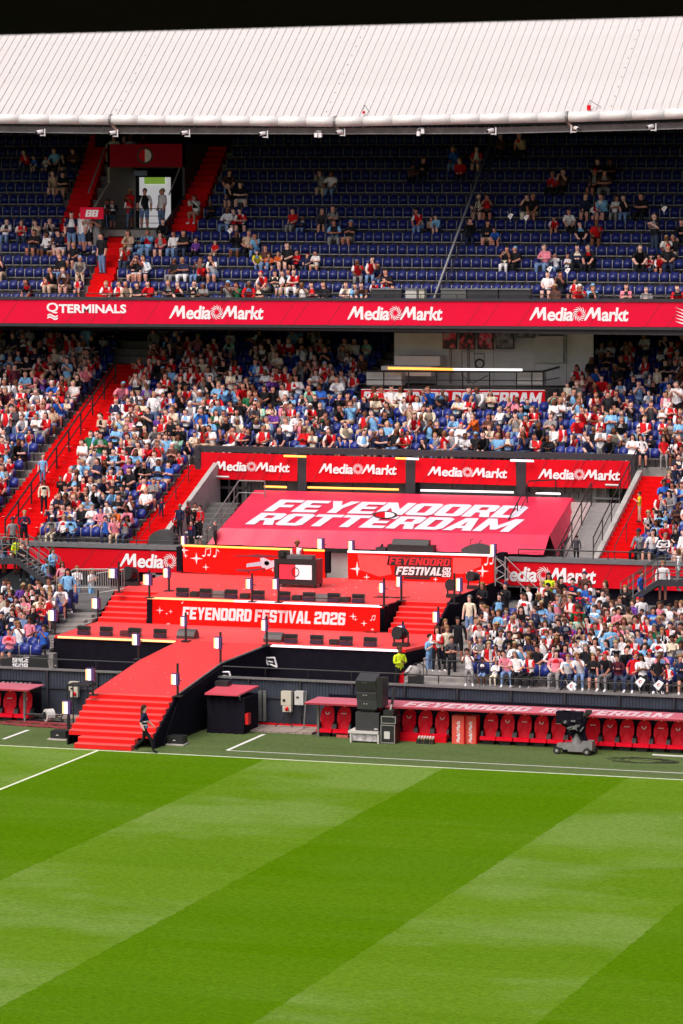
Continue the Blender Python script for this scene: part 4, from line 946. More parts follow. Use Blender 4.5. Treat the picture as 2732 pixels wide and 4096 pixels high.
m = MB(); m.prism([wy(at(1110, 1283, DL), -.05, -.06), wy(at(1640, 1299, DL), -.05, -.06), wy(at(1640, 1299, DL), -.05, .11), wy(at(1110, 1283, DL), -.05, .11)], (0, .7, 0)); m.build('ledge', mat('ledge_grey', (.16, .16, .17), .7), lr_)
logo_on(lr_, pmap([(1126, 1334), (1368.6, 1342), (1368.6, 1303.5), (1126, 1297)], DL, -.02), mediamarkt(), 0, 1, 0, 1)
diag(lr_, pmap(q, DL, -.01), [.5, .62, .66, .8], .003, .06)
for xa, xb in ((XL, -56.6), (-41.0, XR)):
    m = MB(); m.b2((xa, YT+25.1, 2.9), (xb, YT+25.3, 4.2)); m.build('undercroft_void_sheet', BLACK, lo)  # black sheet stands in for the dark void below the boards
rail('front_rail', [at(x, y, 25.0) for x, y in ((-60, 1250), (420, 1262))], .35, 'thin black rail above the left red board', mid=(), r=.022)
rail('front_rail', [at(x, y, 24.95) for x, y in ((1190, 1284), (1500, 1293))], .42, 'thin black rail above the right red board', mid=(), r=.028)

# ================================================================== STAGE
ZS, ZM = 2.55, 3.62
st = tag(empty('festival_stage', (-47.5, YT+11.1, ZS)), 'large red festival stage in two levels with black skirts and red fascias', 'stage')
SL, SR = -55.0, -40.75
def deck(poly, z, th, nm, mt, parent=st): m = MB(); m.prism([(x, YT+y, z-th) for x, y in poly], (0, 0, th)); return m.build(nm, mt, parent)
deck([(SL, 11.1), (SR, 11.1), (-40.3, 13.0), (-40.3, 15.9), (SL-.1, 15.9)], ZS, .12, 'lower_deck', CARP)
deck([(-52.95, 15.85), (-43.1, 15.85), (-42.95, 17.8), (-41.0, 17.8), (-40.9, 19), (-41.2, 24.6), (-55.2, 24.6), (-55.1, 17.9), (-52.95, 17.9)], ZM, .12, 'upper_deck', CARP)
# black skirts
def skirt(a, b, z0, z1, mt=BLACK, nm='skirt', parent=st, th=.06):
    a = np.array(a, float); b = np.array(b, float); d = b-a; d /= np.linalg.norm(d); n = np.array([d[1], -d[0]])*th; m = MB(); N = max(2, int(np.linalg.norm(b-a)/.25)); G = []
    za = z0 if isinstance(z0, tuple) else (z0, z0); zc = z1 if isinstance(z1, tuple) else (z1, z1)
    for i in range(N+1):
        t = i/N; p = a+(b-a)*t+n*(.5+.35*math.sin(i*2.4)*(mt is BLACK)); G += [(p[0], YT+p[1], za[0]+(za[1]-za[0])*t), (p[0], YT+p[1], zc[0]+(zc[1]-zc[0])*t)]
    m.add(G, [(2*i, 2*i+2, 2*i+3, 2*i+1) for i in range(N)]); return m.build(nm, mt, parent, smooth=True)
skirt((SL, 11.1), (-49.8, 11.1), .9, ZS-.1); skirt((-46.26, 11.1), (SR, 11.1), .9, ZS-.1); skirt((SR, 11.1), (-40.3, 13), .9, ZS-.1); skirt((-40.3, 13), (-40.3, 17.8), .9, ZS-.02)
skirt((SL, 15.9), (SL, 11.1), .9, ZS-.1)
# LED edging on the two decks
def edge(a, b, z, mt, nm='led_edging'):
    m = MB(); m.box(((a[0]+b[0])/2, YT+(a[1]+b[1])/2-.05, z-.04), (abs(b[0]-a[0]), .07, .075)); return m.build(nm, mt, st)
for k in range(4): w = (SL+.15, -49.95); L = (w[1]-w[0])/4; edge((w[0]+L*k+.01, 11.06), (w[0]+L*(k+1)-.01, 11.06), ZS, LEDO)
for k in range(4): w = (-46.1, -41.0); L = (w[1]-w[0])/4; edge((w[0]+L*k+.01, 11.06), (w[0]+L*(k+1)-.01, 11.06), ZS, LEDW)
for k in range(8): L = 9.8/8; edge((-52.95+L*k+.01, 15.82), (-52.95+L*(k+1)-.01, 15.82), ZM, LEDO if k < 3 else LEDW)
# middle fascia with the festival name
FD = 15.8
fq = [(-52.75, YT+FD, ZS), (-43.25, YT+FD, ZS), (-43.25, YT+FD, ZM-.12), (-52.75, YT+FD, ZM-.12)]
m = MB(); m.prism(fq, (0, .05, 0)); m.build('middle_fascia', SRED, st)
m = MB(); m.b2((-52.98, YT+FD-.02, ZS), (-52.76, YT+FD+.1, ZM-.1)); m.build('black_end', BLACK, st)
skirt((-43.1, 15.85), (-42.9, 17.8), ZS, ZM-.02)
fm = quadmap(*fq, off=(0, -.012, 0))
def uv(x, y): p = at(x, y, FD); return ((p[0]+52.75)/9.5, (p[2]-ZS)/(ZM-.12-ZS))
a_ = uv(418.5, 1421); b_ = uv(794, 1406.7); logo_on(st, fm, block('FEYENOORD FESTIVAL 2026', .3, .1), a_[0], b_[0], a_[1], b_[1])
for (x, y, r) in ((367, 1401, .13), (383, 1409, .05), (392, 1404, .07), (811, 1415, .12), (816.5, 1422, .06), (836, 1431, .1), (855, 1445, .06)):
    u_, v_ = uv(x, y); star(fm, u_, v_, r*1.3, .11).build('star_mark', WHITE, st)
for (x, y, d) in ((383, 1437, 1), (855, 1419, 1), (724-303, 1379.5, 0)):
    u_, v_ = uv(x, y); note(fm, u_, v_, .11, .1, bool(d)).build('note_mark', WHITE, st)
# side stairs between the decks
def stairs(xa, xb, d0, d1, z0, z1, n, nm='stage_steps', label=None, skew=0, parent=None):
    t = parent or tag(empty(nm, (xa, YT+d0, z0)), label, 'stairs'); rz_ = (z1-z0)/n; td = (d1-d0)/n
    for k in range(n):
        m = MB(); m.b2((xa+skew*k, YT+d0+td*k, z0 if k == 0 else z0+rz_*k-.05), (xb+skew*k*.5, YT+d0+td*(k+1), z0+rz_*(k+1))); m.build('step', CARP, t)
        m = MB(); m.b2((xa+skew*k+.01, YT+d0+td*k-.012, z0+rz_*(k+1)-.03), (xb+skew*k*.5-.01, YT+d0+td*k+.03, z0+rz_*(k+1)+.006)); m.build('nosing', mat('worn_nosing', (.85, .13, .12), .5), t)
    return t
stairs(-55.05, -53.0, 15.75, 17.9, ZS, ZM, 6, label='wide red steps joining the two stage levels on the left')
stairs(-42.88, -41.0, 15.75, 17.8, ZS, ZM, 6, label='wide red steps joining the two stage levels on the right')
skirt((-55.12, 17.9), (-55.12, 15.7), ZS, (ZM, ZS), parent=st); 
m = MB(); m.prism([(-40.97, YT+15.6, ZS-.6), (-40.97, YT+15.6, ZS+.25), (-40.97, YT+17.9, ZM+.12), (-40.9, YT+24.6, ZM+.12), (-40.9, YT+24.6, ZS-.6)], (.08, 0, 0)); m.build('side_panel', BLACK, st)
# ramp down to the pitch and its steps
rp = tag(empty('stage_ramp', (-48.7, YT+3.3, 1.6)), 'broad red ramp bending down from the stage towards the pitch', 'ramp')
P3 = [(3.25, 1.60, -50.27, -47.05), (8.0, 2.17, -50.27, -47.05), (11.08, ZS, -49.85, -46.22)]
for (d0, z0, l0, r0_), (d1, z1, l1, r1_) in zip(P3, P3[1:]):
    m = MB(); m.prism([(l0, YT+d0, z0), (r0_, YT+d0, z0), (r1_, YT+d1, z1), (l1, YT+d1, z1)], (0, 0, -.1)); m.build('ramp_deck', CARP, rp)
    zz = lambda z: z-.09
    m = MB(); m.prism([(r0_+.0, YT+d0, zz(z0)+.08), (r1_, YT+d1, zz(z1)+.08), (r1_, YT+d1, 0), (r0_, YT+d0, 0)], (.05, 0, 0)); m.build('side_panel', BLACK, rp)
    m = MB(); m.tube((r0_+.04, YT+d0, z0), (r1_+.04, YT+d1, z1), .035, 5); m.build('edge_strip', GREY, rp)
    m = MB(); m.prism([(l0-.05, YT+d0, zz(z0)+.08), (l1-.05, YT+d1, zz(z1)+.08), (l1-.05, YT+d1, 0), (l0-.05, YT+d0, 0)], (.05, 0, 0)); m.build('side_panel', BLACK, rp)
rs = stairs(-50.27, -47.05, .95, 3.24, .36, 1.60, 7, nm='pitch_steps', label='wide flight of red steps from the pitch up to the stage ramp')
stairs(-49.78, -47.6, .25, .95, 0, .36, 2, parent=rs)
m = MB(); m.prism([(-47.03, YT+.9, 0), (-47.03, YT+3.26, 0), (-47.03, YT+3.26, 1.62), (-47.03, YT+.95, .42)], (.06, 0, 0)); m.build('side_panel', BLACK, rs)
m = MB(); m.prism([(-50.33, YT+.9, 0), (-50.33, YT+3.26, 0), (-50.33, YT+3.26, 1.4), (-50.33, YT+.95, .34)], (.05, 0, 0)); m.build('side_panel', BLACK, rs)
m = MB(); m.prism([(-46.95, YT+1.6, 0), (-46.95, YT+8, 0), (-46.95, YT+8, 2.1), (-46.95, YT+3.3, 1.55)], (.05, 0, 0)); m.build('drape', BLACK, rs)
# back fascias
DF = 24.3
def fasc(q, nm, label):
    t = tag(empty(nm, at(*q[0], DF)), label, 'stage fascia'); m = MB(); m.prism([at(x, y, DF) for x, y in q], (0, .12, 0)); m.build('panel', SRED, t); return t, pmap(q, DF)
ql = [(421, 1313), (746, 1330), (746, 1266), (419, 1254)]
fl, flm = fasc(ql, 'stage_fascia', 'scarlet stage fascia with printed helicopter, stars and notes behind the booth')
qr = [(799, 1331), (1134, 1339), (1134, 1277), (798, 1268)]
fr, frm = fasc(qr, 'stage_fascia', 'scarlet stage fascia with festival name, stars and notes right of the booth')
for k, (t_, q_, mt) in enumerate(((fl, ql, ORANGE), (fr, qr, LEDW))):
    a, b = at(*q_[3], DF-.06), at(*q_[2], DF-.06)
    for j in range(4):
        p, r2 = a+(b-a)*j/4, a+(b-a)*(j+.985)/4; m = MB(); m.tube(p+np.array((0, 0, .03)), r2+np.array((0, 0, .03)), .042, 8); m.build('led_edging', mt, t_)
m = MB(); a = at(405, 1312, DF-.02); b = at(418, 1256, DF-.02); m.b2((a[0], YT+DF-.02, a[2]), (b[0], YT+DF+.4, b[2])); m.build('black_end', BLACK, fl)
m = MB(); a = at(747, 1315, DF+.1); b = at(757, 1266, DF+.1); m.b2((a[0], YT+DF, a[2]), (b[0], YT+DF+.3, b[2])); m.build('black_end', BLACK, fl)
def fuv(q, x, y):
    p = at(x, y, DF); L = at(*q[0], DF); R = at(*q[1], DF); u_ = (p[0]-L[0])/(R[0]-L[0]); zb_ = L[2]+(R[2]-L[2])*u_; T = at(*q[3], DF)[2]+(at(*q[2], DF)[2]-at(*q[3], DF)[2])*u_; return u_, (p[2]-zb_)/(T-zb_)
def marks(t, q, mf, L):
    for kind, x, y, r in L:
        u_, v_ = fuv(q, x, y); ar = 62/(q[1][0]-q[0][0])/.22
        (star(mf, u_, v_, r, ar*.22) if kind == 's' else note(mf, u_, v_, r*.9, ar*.22, kind == 'd')).build('star_mark' if kind == 's' else 'note_mark', WHITE, t)
marks(fl, ql, flm, [('s', 424, 1263, .2), ('s', 452, 1282, .24), ('s', 427.5, 1276, .1), ('d', 474, 1268, .19), ('n', 498.6, 1269, .19), ('s', 473, 1302, .13), ('s', 627, 1308, .1)])
marks(fr, qr, frm, [('s', 820.5, 1306, .28), ('d', 842, 1293, .2), ('n', 868, 1293, .2), ('s', 842, 1325, .13), ('s', 1072, 1310, .26), ('s', 1108, 1311, .24), ('s', 1099, 1322, .13), ('s', 1000, 1330, .1), ('d', 1121, 1287, .2)])
def printq(t, q, mf, pts, mt, nm, k=1):
    P = [mf(*fuv(q, x, y))+np.array((0, -.004*k, 0)) for x, y in pts]; m = MB(); m.add(P, [tuple(range(len(P)))]); return m.build(nm, mt, t)
SKYB = mat('printed_light_blue', (.45, .6, .75), .5, .05)
GLOW = mat('printed_lighter_red', (.85, .10, .10), .5, .1)
PALE = mat('printed_pale_silver', (.6, .66, .76), .5, .06)
printq(fl, ql, flm, [(541, 1306), (566, 1291), (600, 1283), (632, 1284), (640, 1291), (632, 1300), (604, 1308), (566, 1312), (545, 1311)], SRED, 'helicopter_body')
printq(fl, ql, flm, [(541, 1306), (545, 1311), (566, 1312), (604, 1308), (612, 1303), (570, 1307)], mat('printed_rotor', (.22, .03, .05)), 'helicopter_lower_outline', 2)  # darker print along the lower edge of the body
printq(fl, ql, flm, [(598, 1281), (606, 1280), (622, 1287), (660, 1283), (672, 1266), (677, 1268), (673, 1288), (622, 1304), (612, 1307), (600, 1301)], PALE, 'helicopter_tail', 1.5)
printq(fl, ql, flm, [(567, 1294), (600, 1289), (600, 1299), (566, 1302)], SKYB, 'helicopter_windows', 2)
printq(fl, ql, flm, [(522, 1279), (590, 1272), (660, 1277), (590, 1276)], mat('printed_rotor', (.22, .03, .05)), 'helicopter_rotor', 2)
printq(fl, ql, flm, [(528, 1273), (594, 1277), (674, 1277), (594, 1280)], mat('printed_rotor', (.22, .03, .05)), 'helicopter_rotor', 2.5)
for x, y in ((570, 1312), (606, 1309), (630, 1305)): printq(fl, ql, flm, [(x-2, y), (x+3, y), (x+2, y+4), (x-1, y+4)], BLKM, 'helicopter_wheel', 2.5)
cu_, cv_ = fuv(ql, 588.5+.0, 1290); crest(fl, flm, fuv(ql, 613, 1293)[0], fuv(ql, 613, 1293)[1], .018, .09)
printq(fr, qr, frm, [(822, 1272), (892, 1276), (900, 1318), (872, 1324), (826, 1308)], GLOW, 'printed_glow')
printq(fr, qr, frm, [(1040, 1280), (1106, 1281), (1104, 1300), (1062, 1318), (1040, 1316)], GLOW, 'printed_glow')
printq(fr, qr, frm, [(893, 1276), (1037, 1281), (1035, 1302), (889, 1297)], BLKM, 'logo_backing', 1)
printq(fr, qr, frm, [(907, 1300), (1037, 1301), (1037, 1326), (905, 1321)], BLKM, 'logo_backing', 1)
fp = lambda pts, k: (lambda u, v: frm(*fuv(qr, *[(1-v)*((1-u)*pts[0][i]+u*pts[1][i])+v*((1-u)*pts[3][i]+u*pts[2][i]) for i in (0, 1)]))+np.array((0, -.005*k, 0)))
logo_on(fr, fp([(893, 1295), (1032, 1300), (1036, 1283), (897, 1278)], 3), block('FEYENOORD', .3), 0, 1, 0, 1, mat('printed_deep_red', (.62, .02, .03)))
logo_on(fr, fp([(909, 1319), (1013, 1321.5), (1018, 1303), (914, 1300.5)], 3), block('FESTIVAL', .3), 0, 1, 0, 1, WHITE)
logo_on(fr, fp([(1015, 1312.5), (1034, 1313), (1036, 1303), (1018, 1302.5)], 3), block('20', .3), 0, 1, 0, 1, WHITE)
logo_on(fr, fp([(1015, 1324), (1034, 1324.5), (1036, 1314), (1017, 1313.5)], 3), block('26', .3), 0, 1, 0, 1, WHITE)
printq(fr, qr, frm, [(928, 1323.5), (989, 1325), (988, 1330.5), (927, 1329)], BLKM, 'logo_strapline', 2)
# gap between the fascias
m = MB(); a = at(757, 1327, 25.2); b = at(799, 1272, 25.2); m.b2((a[0]-.2, YT+25.4, a[2]-.3), (b[0]+.2, YT+25.5, b[2])); m.build('pale_gap_wall', WPAINT, op)

# light tubes on black posts
POSTS = [  # x, top, foot, tube x0,x1,y0,y1, ground z, label
 (273, 1289, 1360, 250, 269, 1305, 1328, ZM, 'beside the rear left corner of the upper deck'), (343, 1309, 1373, 329, 347, 1318, 1344, ZM, 'at the head of the left stage steps'),
 (388, 1300, 1357, 375, 389, 1304, 1327, ZM, 'left of the helicopter fascia'), (225.5, 1355, 1425, 211, 228, 1373, 1398, ZS, 'at the foot of the left stage steps'),
 (126, 1394, 1456, 111, 129, 1400, 1426, ZS, 'at the outer left corner of the lower deck'), (318, 1450, 1514, 303.6, 319, 1455, 1482, 2.15, 'at the left bend of the ramp'),
 (213, 1530, 1596, 197, 215, 1535, 1563, 1.58, 'at the top left of the pitch steps'), (159, 1606, 1697, 143.5, 161, 1610, 1640, 0, 'on the turf left of the pitch steps'),
 (359, 1611.6, 1697, 343, 361, 1622, 1649, 0, 'behind the walking steward'), (579, 1315.7, 1382, 564.5, 578.6, 1328.6, 1353, ZM, 'on the front of the upper deck left of the booth'),
 (639.6, 1328, 1383.6, 626, 639, 1328.6, 1354, ZM, 'on the upper deck in front of the booth'), (426.6, 1406, 1472, 414.6, 427, 1415.7, 1438.7, ZS, 'before the first letter of the festival name'),
 (506.3, 1451, 1523, 491, 507, 1463, 1490, 2.15, 'at the right bend of the ramp'), (612.4, 1413, 1482, 600, 613, 1423, 1449, ZS, 'where the ramp meets the lower deck on the right'),
 (408, 1523, 1599, 393, 409, 1547, 1573, 1.6, 'at the top right of the pitch steps'), (881.6, 1326, 1391, 870.6, 882, 1337.5, 1362, ZM, 'at the right end of the upper deck front'),
 (921.4, 1323, 1379.8, 910, 921, 1323, 1348, ZM, 'at the head of the right stage steps'), (1043, 1316, 1386, 1047, 1060, 1327, 1358, ZM, 'right of the right stage steps'),
 (1006, 1392.6, 1440, 993.6, 1007, 1404, 1430, 2.9, 'on the right stage steps'), (925, 1426, 1480, 912, 928, 1436, 1463, ZS, 'at the right end of the lower deck'),
 (426, 1228, 1252, 416, 426, 1230, 1251.6, None, 'on top of the left end of the helicopter fascia'), (742.6, 1236, 1262, 728.5, 742.6, 1236, 1260.6, None, 'on top of the right end of the helicopter fascia'),
 (812, 1241, 1267, 800, 812, 1241, 1266, None, 'on top of the left end of the festival logo fascia'), (1138, 1249, 1276, 1125.6, 1138, 1249, 1276, None, 'on top of the right end of the festival logo fascia')]
PANW = mat('white_lamp_panel', (1, .93, .95), .4, .02, emit=.9); PANO = mat('warm_lamp_panel', (1, .55, .25), .4, .02, emit=.8)
VIO = mat('violet_reflector', (.10, .06, .22), .4, .05)
for (x, yt, yf, xa, xb, ya, yb, z, lb2) in POSTS:
    if z is None: d = DF+.1; foot = at(x, yf, d)
    else: foot = gz(x, yf, z); d = foot[1]-YT
    t = tag(empty('light_post', foot), 'light post ' + lb2, 'light', 'black posts with glowing light panels')
    top = at(x, yt, d); m = MB(); m.tube((foot[0], foot[1], foot[2]), (foot[0], foot[1], top[2]), .045, 8); m.build('post', BLKM, t)
    a, b = at(xa, yb, d-.1), at(xb, ya, d-.1); w = b[0]-a[0]
    m = MB(); m.b2((a[0], YT+d-.1, a[2]), (b[0], YT+d+.06, b[2])); m.build('housing', VIO, t)
    m = MB(); m.b2((a[0]+w*.27, YT+d-.125, a[2]+.03), (a[0]+w*.66, YT+d-.102, b[2]-.03)); m.build('white_panel', PANW, t)
    m = MB(); m.b2((a[0], YT+d-.12, a[2]+.03), (a[0]+w*.25, YT+d-.102, b[2]-.03)); m.build('warm_panel', PANO, t)
    m = MB(); m.tube((foot[0], foot[1], (a[2]*.5+b[2]*.5)), (foot[0]+.16, foot[1]-.02, (a[2]*.5+b[2]*.5)-.05), .02, 5); m.build('clamp', BLKM, t)
    if z is not None: m = MB(); m.b2((foot[0]-.16, foot[1]-.16, foot[2]), (foot[0]+.16, foot[1]+.16, foot[2]+.025)); m.build('base_plate', BLKM, t)
# blinder lamps, boxes and wedges standing along the decks
def blinder(loc, label):
    t = tag(empty('blinder_lamp', loc), label, 'stage lamp', 'low double stage lamps'); x, y, z = loc
    m = MB(); m.b2((x-.24, y-.1, z+.19), (x+.24, y+.12, z+.35)); m.build('upper_lamp', BLKM, t)
    m = MB(); m.b2((x-.24, y-.14, z+.02), (x+.24, y+.1, z+.16)); m.build('lower_lamp', mat('dark_violet_lamp', (.04, .02, .05), .4), t)
    for s in (-1, 1): m = MB(); m.b2((x+s*.25-.012, y-.02, z), (x+s*.25+.012, y+.03, z+.36)); m.build('side_bracket', GREY, t)
    m = MB(); m.b2((x-.2, y-.112, z+.215), (x+.2, y-.102, z+.3)); m.build('lamp_glass', GLASS, t)
ORD = ['first', 'second', 'third', 'fourth', 'fifth', 'sixth', 'seventh', 'eighth', 'ninth', 'tenth']
for k, x in enumerate((421.8, 475.6, 533.8, 596.5, 656, 714, 771, 827.8)):
    p = gz(x, 1369+.034*(x-421), ZM); blinder((p[0], YT+16.25, ZM), 'low double lamp on the front of the upper deck, %s from its left end' % ORD[k])
for k, x in enumerate((208, 259, 324, 382)):
    p = gz(x, 1453+.04*(x-208), ZS); blinder((p[0], YT+11.6, ZS), 'low double lamp on the lower deck left of the ramp, %s from the left' % ORD[k])
for k, x in enumerate((678.5, 738, 806, 862)):
    p = gz(x, 1473+.035*(x-678), ZS); blinder((p[0], YT+11.6, ZS), 'low double lamp on the lower deck right of the ramp, %s from the ramp' % ORD[k])
def sbox(x, y, z, w, h, d, label, mt=BLKM, nm='equipment_box', dy=None):
    p = gz(x, y, z); yy = dy+YT if dy else p[1]
    t = tag(empty(nm, (p[0], yy, z)), label, 'equipment box', 'small boxes along the stage edge')
    m = MB(); m.b2((p[0]-w/2, yy-d/2, z+.02), (p[0]+w/2, yy+d/2, z+h)); m.build('casing', mt, t)
    m = MB(); m.b2((p[0]-w/2-.01, yy-d/2-.01, z+h*.45), (p[0]+w/2+.01, yy-d/2+.0-.001, z+h*.55)); m.build('front_trim', DGREY, t)
for k, (x, w, h, mt) in enumerate(((450, .32, .2, BLKM), (507, .5, .26, GREY), (566, .34, .2, BLKM), (686, .36, .2, BLKM), (745, .5, .28, GREY), (798, .34, .2, BLKM))):
    sbox(x, 1368+.034*(x-421), ZM, w, h, .35, '%s box between the lamps on the upper deck front, %s from the left' % ('grey' if mt is GREY else 'small black', ORD[k]), mt, dy=16.4)
sbox(291, 1460, ZS, .38, .22, .3, 'small dark red box between the lamps left of the ramp', mat('dark_red_box', (.12, .02, .03)), dy=11.7)
sbox(770.8, 1479, ZS, .36, .2, .3, 'small dark box between the lamps right of the ramp', BLKM, dy=11.7)
for k, (x, y) in enumerate(((431, 1465), (633, 1472))):
    p = gz(x, y, ZS); t = tag(empty('floor_monitor', p), ['grey wedge loudspeaker left of the ramp top', 'grey wedge loudspeaker right of the ramp top'][k], 'loudspeaker')
    c = np.array((p[0], YT+11.9, ZS)); w = .36
    pr = [(0, -.28, .0), (0, .28, 0), (0, .26, .16), (0, .06, .36), (0, -.22, .28), (0, -.32, .12)]
    m = MB(); m.prism([c+np.array((-w, q_[1], q_[2])) for q_ in pr], (2*w, 0, 0)); m.build('cabinet', mat('grey_speaker', (.10, .09, .09), .6, .15, 3), t)
    m = MB(); m.tube(c+np.array((w+.001, 0, .16)), c+np.array((w+.012, 0, .16)), .1, 12); m.build('end_port', BLKM, t)
# DJ booth
p = gz(640, 1347, ZM); q2 = gz(724, 1351, ZM); bx0, bx1 = p[0]-.1, q2[0]; by = p[1]-.1; bh = at(640, 1284, by-YT)[2]-ZM
dj = tag(empty('booth', ((bx0+bx1)/2, by+.4, ZM)), 'black disc jockey booth with a half red half white screen on its front', 'booth')
DARKP = mat('dark_plum_gloss', (.035, .02, .035), .35, .1)
m = MB(); m.b2((bx0, by+.02, ZM+.12), (bx1, by+.9, ZM+bh)); m.build('cabinet', DARKP, dj)
for xa, xb, za, zc in ((bx0-.04, bx1+.04, bh-.16, bh+.02), (bx0-.04, bx1+.04, .12, .30), (bx0-.04, bx0+.14, .30, bh-.16), (bx1-.14, bx1+.04, .30, bh-.16)):
    m = MB(); m.b2((xa, by-.06, ZM+za), (xb, by+.02, ZM+zc)); m.build('front_frame', BLKM, dj)
sx0, sx1, sz0, sz1 = bx0+.17, bx1-.17, ZM+.34, ZM+bh-.2
m = MB(); m.b2((sx0, by-.03, sz0), ((sx0+sx1)/2, by+.015, sz1)); m.build('screen_red_half', mat('screen_red', (.75, .03, .06), .4, .03, emit=.35), dj)
m = MB(); m.b2(((sx0+sx1)/2, by-.03, sz0), (sx1, by+.015, sz1)); m.build('screen_white_half', mat('screen_white', (.8, .78, .8), .4, .03, emit=.35), dj)
crest(dj, quadmap((sx0, by-.035, sz0), (sx1, by-.035, sz0), (sx1, by-.035, sz1), (sx0, by-.035, sz1)), .5, .5, .125, .33, BLKM)
for x in (bx0+.06, bx1-.06):
    for y in (by+.05, by+.8): m = MB(); m.b2((x-.04, y-.04, ZM), (x+.04, y+.04, ZM+.12)); m.build('foot', BLKM, dj)
m = MB(); m.b2((bx0+.45, by+.1, ZM+bh+.022), (bx1-.2, by+.6, ZM+bh+.16)); tag(m.build('mixing_desk', mat('grey_desk', (.12, .11, .12), .5)), 'grey mixing desk lying on top of the disc jockey booth', 'mixing desk')
m = MB(); m.b2((bx0-.0, by+.3, ZM+bh+.022), (bx0+.4, by+.7, ZM+bh+.32)); m.b2((bx0+.08, by+.2, ZM+bh+.1), (bx0+.3, by+.31, ZM+bh+.28)); tag(m.build('stage_camera', BLKM), 'small black monitor on the left end of the booth', 'monitor')
# keyboards and covered gear above the right fascia, seen over its edge
def ontop(xa, xb, y0, y1, d, nm, label, mt, cat, shape='box'):
    a = at(xa, y1, d); b = at(xb, y0, d); t = tag(empty(nm, a), label, cat)
    if shape == 'box':
        m = MB(); m.b2((a[0], YT+d, a[2]-.9), (b[0], YT+d+.5, a[2]+(b[2]-a[2])*.55)); m.build('body', mt, t)
        m = MB(); h = b[2]-a[2]; m.prism([(a[0]+.15, YT+d+.1, a[2]+h*.55), (a[0]+.15, YT+d+.5, a[2]+h*.55), (a[0]+.15, YT+d+.5, b[2]), (a[0]+.15, YT+d+.3, b[2])], (b[0]-a[0]-.4, 0, 0)); m.build('lid', mt, t)
    else:
        m = MB(); h = b[2]-a[2]; n = 8; P = [(a[0]+(b[0]-a[0])*i/n, YT+d, a[2]+h*(math.sin(math.pi*(.1+.82*i/n))**.6)) for i in range(n+1)]; P = [(a[0], YT+d, a[2]-.6)]+P+[(b[0], YT+d, a[2]-.6)]
        m.prism(P, (0, .6, 0)); m.build('cover', mt, t)
    return t
ontop(889, 994, 1242, 1264, 24.5, 'keyboard_rig', 'black keyboards on a stand behind the festival logo fascia', BLKM, 'keyboard')
ontop(862, 885, 1251, 1265, 24.5, 'amplifier', 'small dark amplifier left of the keyboards', DGREY, 'amplifier')
ontop(1059, 1127, 1251, 1272, 24.5, 'covered_drums', 'low drum kit under a dark cover behind the right fascia', mat('dark_cover', (.06, .06, .065), .8, .2, 2), 'drum kit', 'c')
for x, y in ((1080, 1252), (1101, 1255)): m = MB(); a = at(x, y, 24.7); m.tube(a, at(x, y-12, 24.7), .012, 5); m.tube(at(x, y-12, 24.7), at(x+5, y-15, 24.7), .02, 5); tag(m.build('microphone_stand', BLKM), 'thin microphone stand %s the dark covered drum kit' % ('at the left of' if x < 1090 else 'at the right of'), 'stand')
ontop(341, 398, 1218, 1250, 25.3, 'covered_equipment', 'dark cover over equipment at the foot of the narrow red aisle', mat('dark_cover', (.06, .06, .065), .8, .2, 2), 'covered equipment', 'c')
# round stage lamps at the right
for k, (x, y, r, z) in enumerate(((1088, 1340, .22, ZM), (1042, 1360, .24, ZM), (921, 1472, .26, ZS), (302, 1332, .28, ZM), (753, 1288, .0, 0))):
    if r == 0: continue
    foot = gz(x, y+12, z); t = tag(empty('moving_head_lamp', foot), ['black moving lamp behind the standing crowd at the stage corner', 'black moving lamp at the head of the right stage steps', 'black moving lamp at the right end of the lower deck', 'black square flood lamp behind the left stage steps'][k], 'stage lamp')
    c = np.array((foot[0], foot[1], z+.48)); m = MB(); m.tube(c+np.array((-.12, -.2, .05)), c+np.array((.05, .22, 0)), r, 12, r*.8); m.build('head', BLKM, t)
    for s in (-1, 1): m = MB(); m.b2((c[0]+s*(r+.02)-.02, c[1]-.05, z+.1), (c[0]+s*(r+.02)+.02, c[1]+.05, c[2]+.1)); m.build('yoke_arm', BLKM, t)
    m = MB(); m.b2((c[0]-r-.04, c[1]-.16, z+.01), (c[0]+r+.04, c[1]+.16, z+.14)); m.build('base', BLKM, t)
# truss and hanging black speaker right of the stage
t = tag(empty('truss_tower', gz(1148, 1350, ZM)), 'aluminium truss with diagonal braces beside a black panel right of the stage', 'truss')
ALU = mat('aluminium', (.45, .43, .42), .4, .1, metal=.5); d = 23.6
for x in (1137, 1160):
    m = MB(); m.tube(at(x, 1345, d), at(x, 1278, d), .03, 6); m.build('chord', ALU, t)
for k in range(5): m = MB(); m.tube(at(1137 if k % 2 else 1160, 1345-13*k, d), at(1160 if k % 2 else 1137, 1332-13*k, d), .018, 5); m.build('brace', ALU, t)
m = MB(); m.tube(at(1141, 1283, d), at(1211, 1358, d-3), .02, 5); m.build('brace', ALU, t); m = MB(); m.tube(at(1160, 1278, d), at(1235, 1352, d-3), .02, 5); m.build('brace', ALU, t)
m = MB(); a = at(1142, 1330, d+.3); b = at(1158, 1270, d+.3); m.b2((a[0], YT+d+.3, a[2]), (b[0], YT+d+.8, b[2])); m.build('black_panel', BLACK, t)
# loose cables on the decks
for k, (x, y, z, n) in enumerate(((905, 1372, ZM, 14), (860, 1452, ZS, 12))):
    p = gz(x, y, z); pts = [(p[0]+random.uniform(-.8, .8), p[1]+random.uniform(-.3, .3), z+.015) for _ in range(n)]; m = MB(); m.path(pts, .014, 4)
    tag(m.build('stage_cable', BLKM), ['tangle of black cable on the right corner of the upper deck', 'tangle of black cable on the lower deck under the right steps'][k], 'cable')

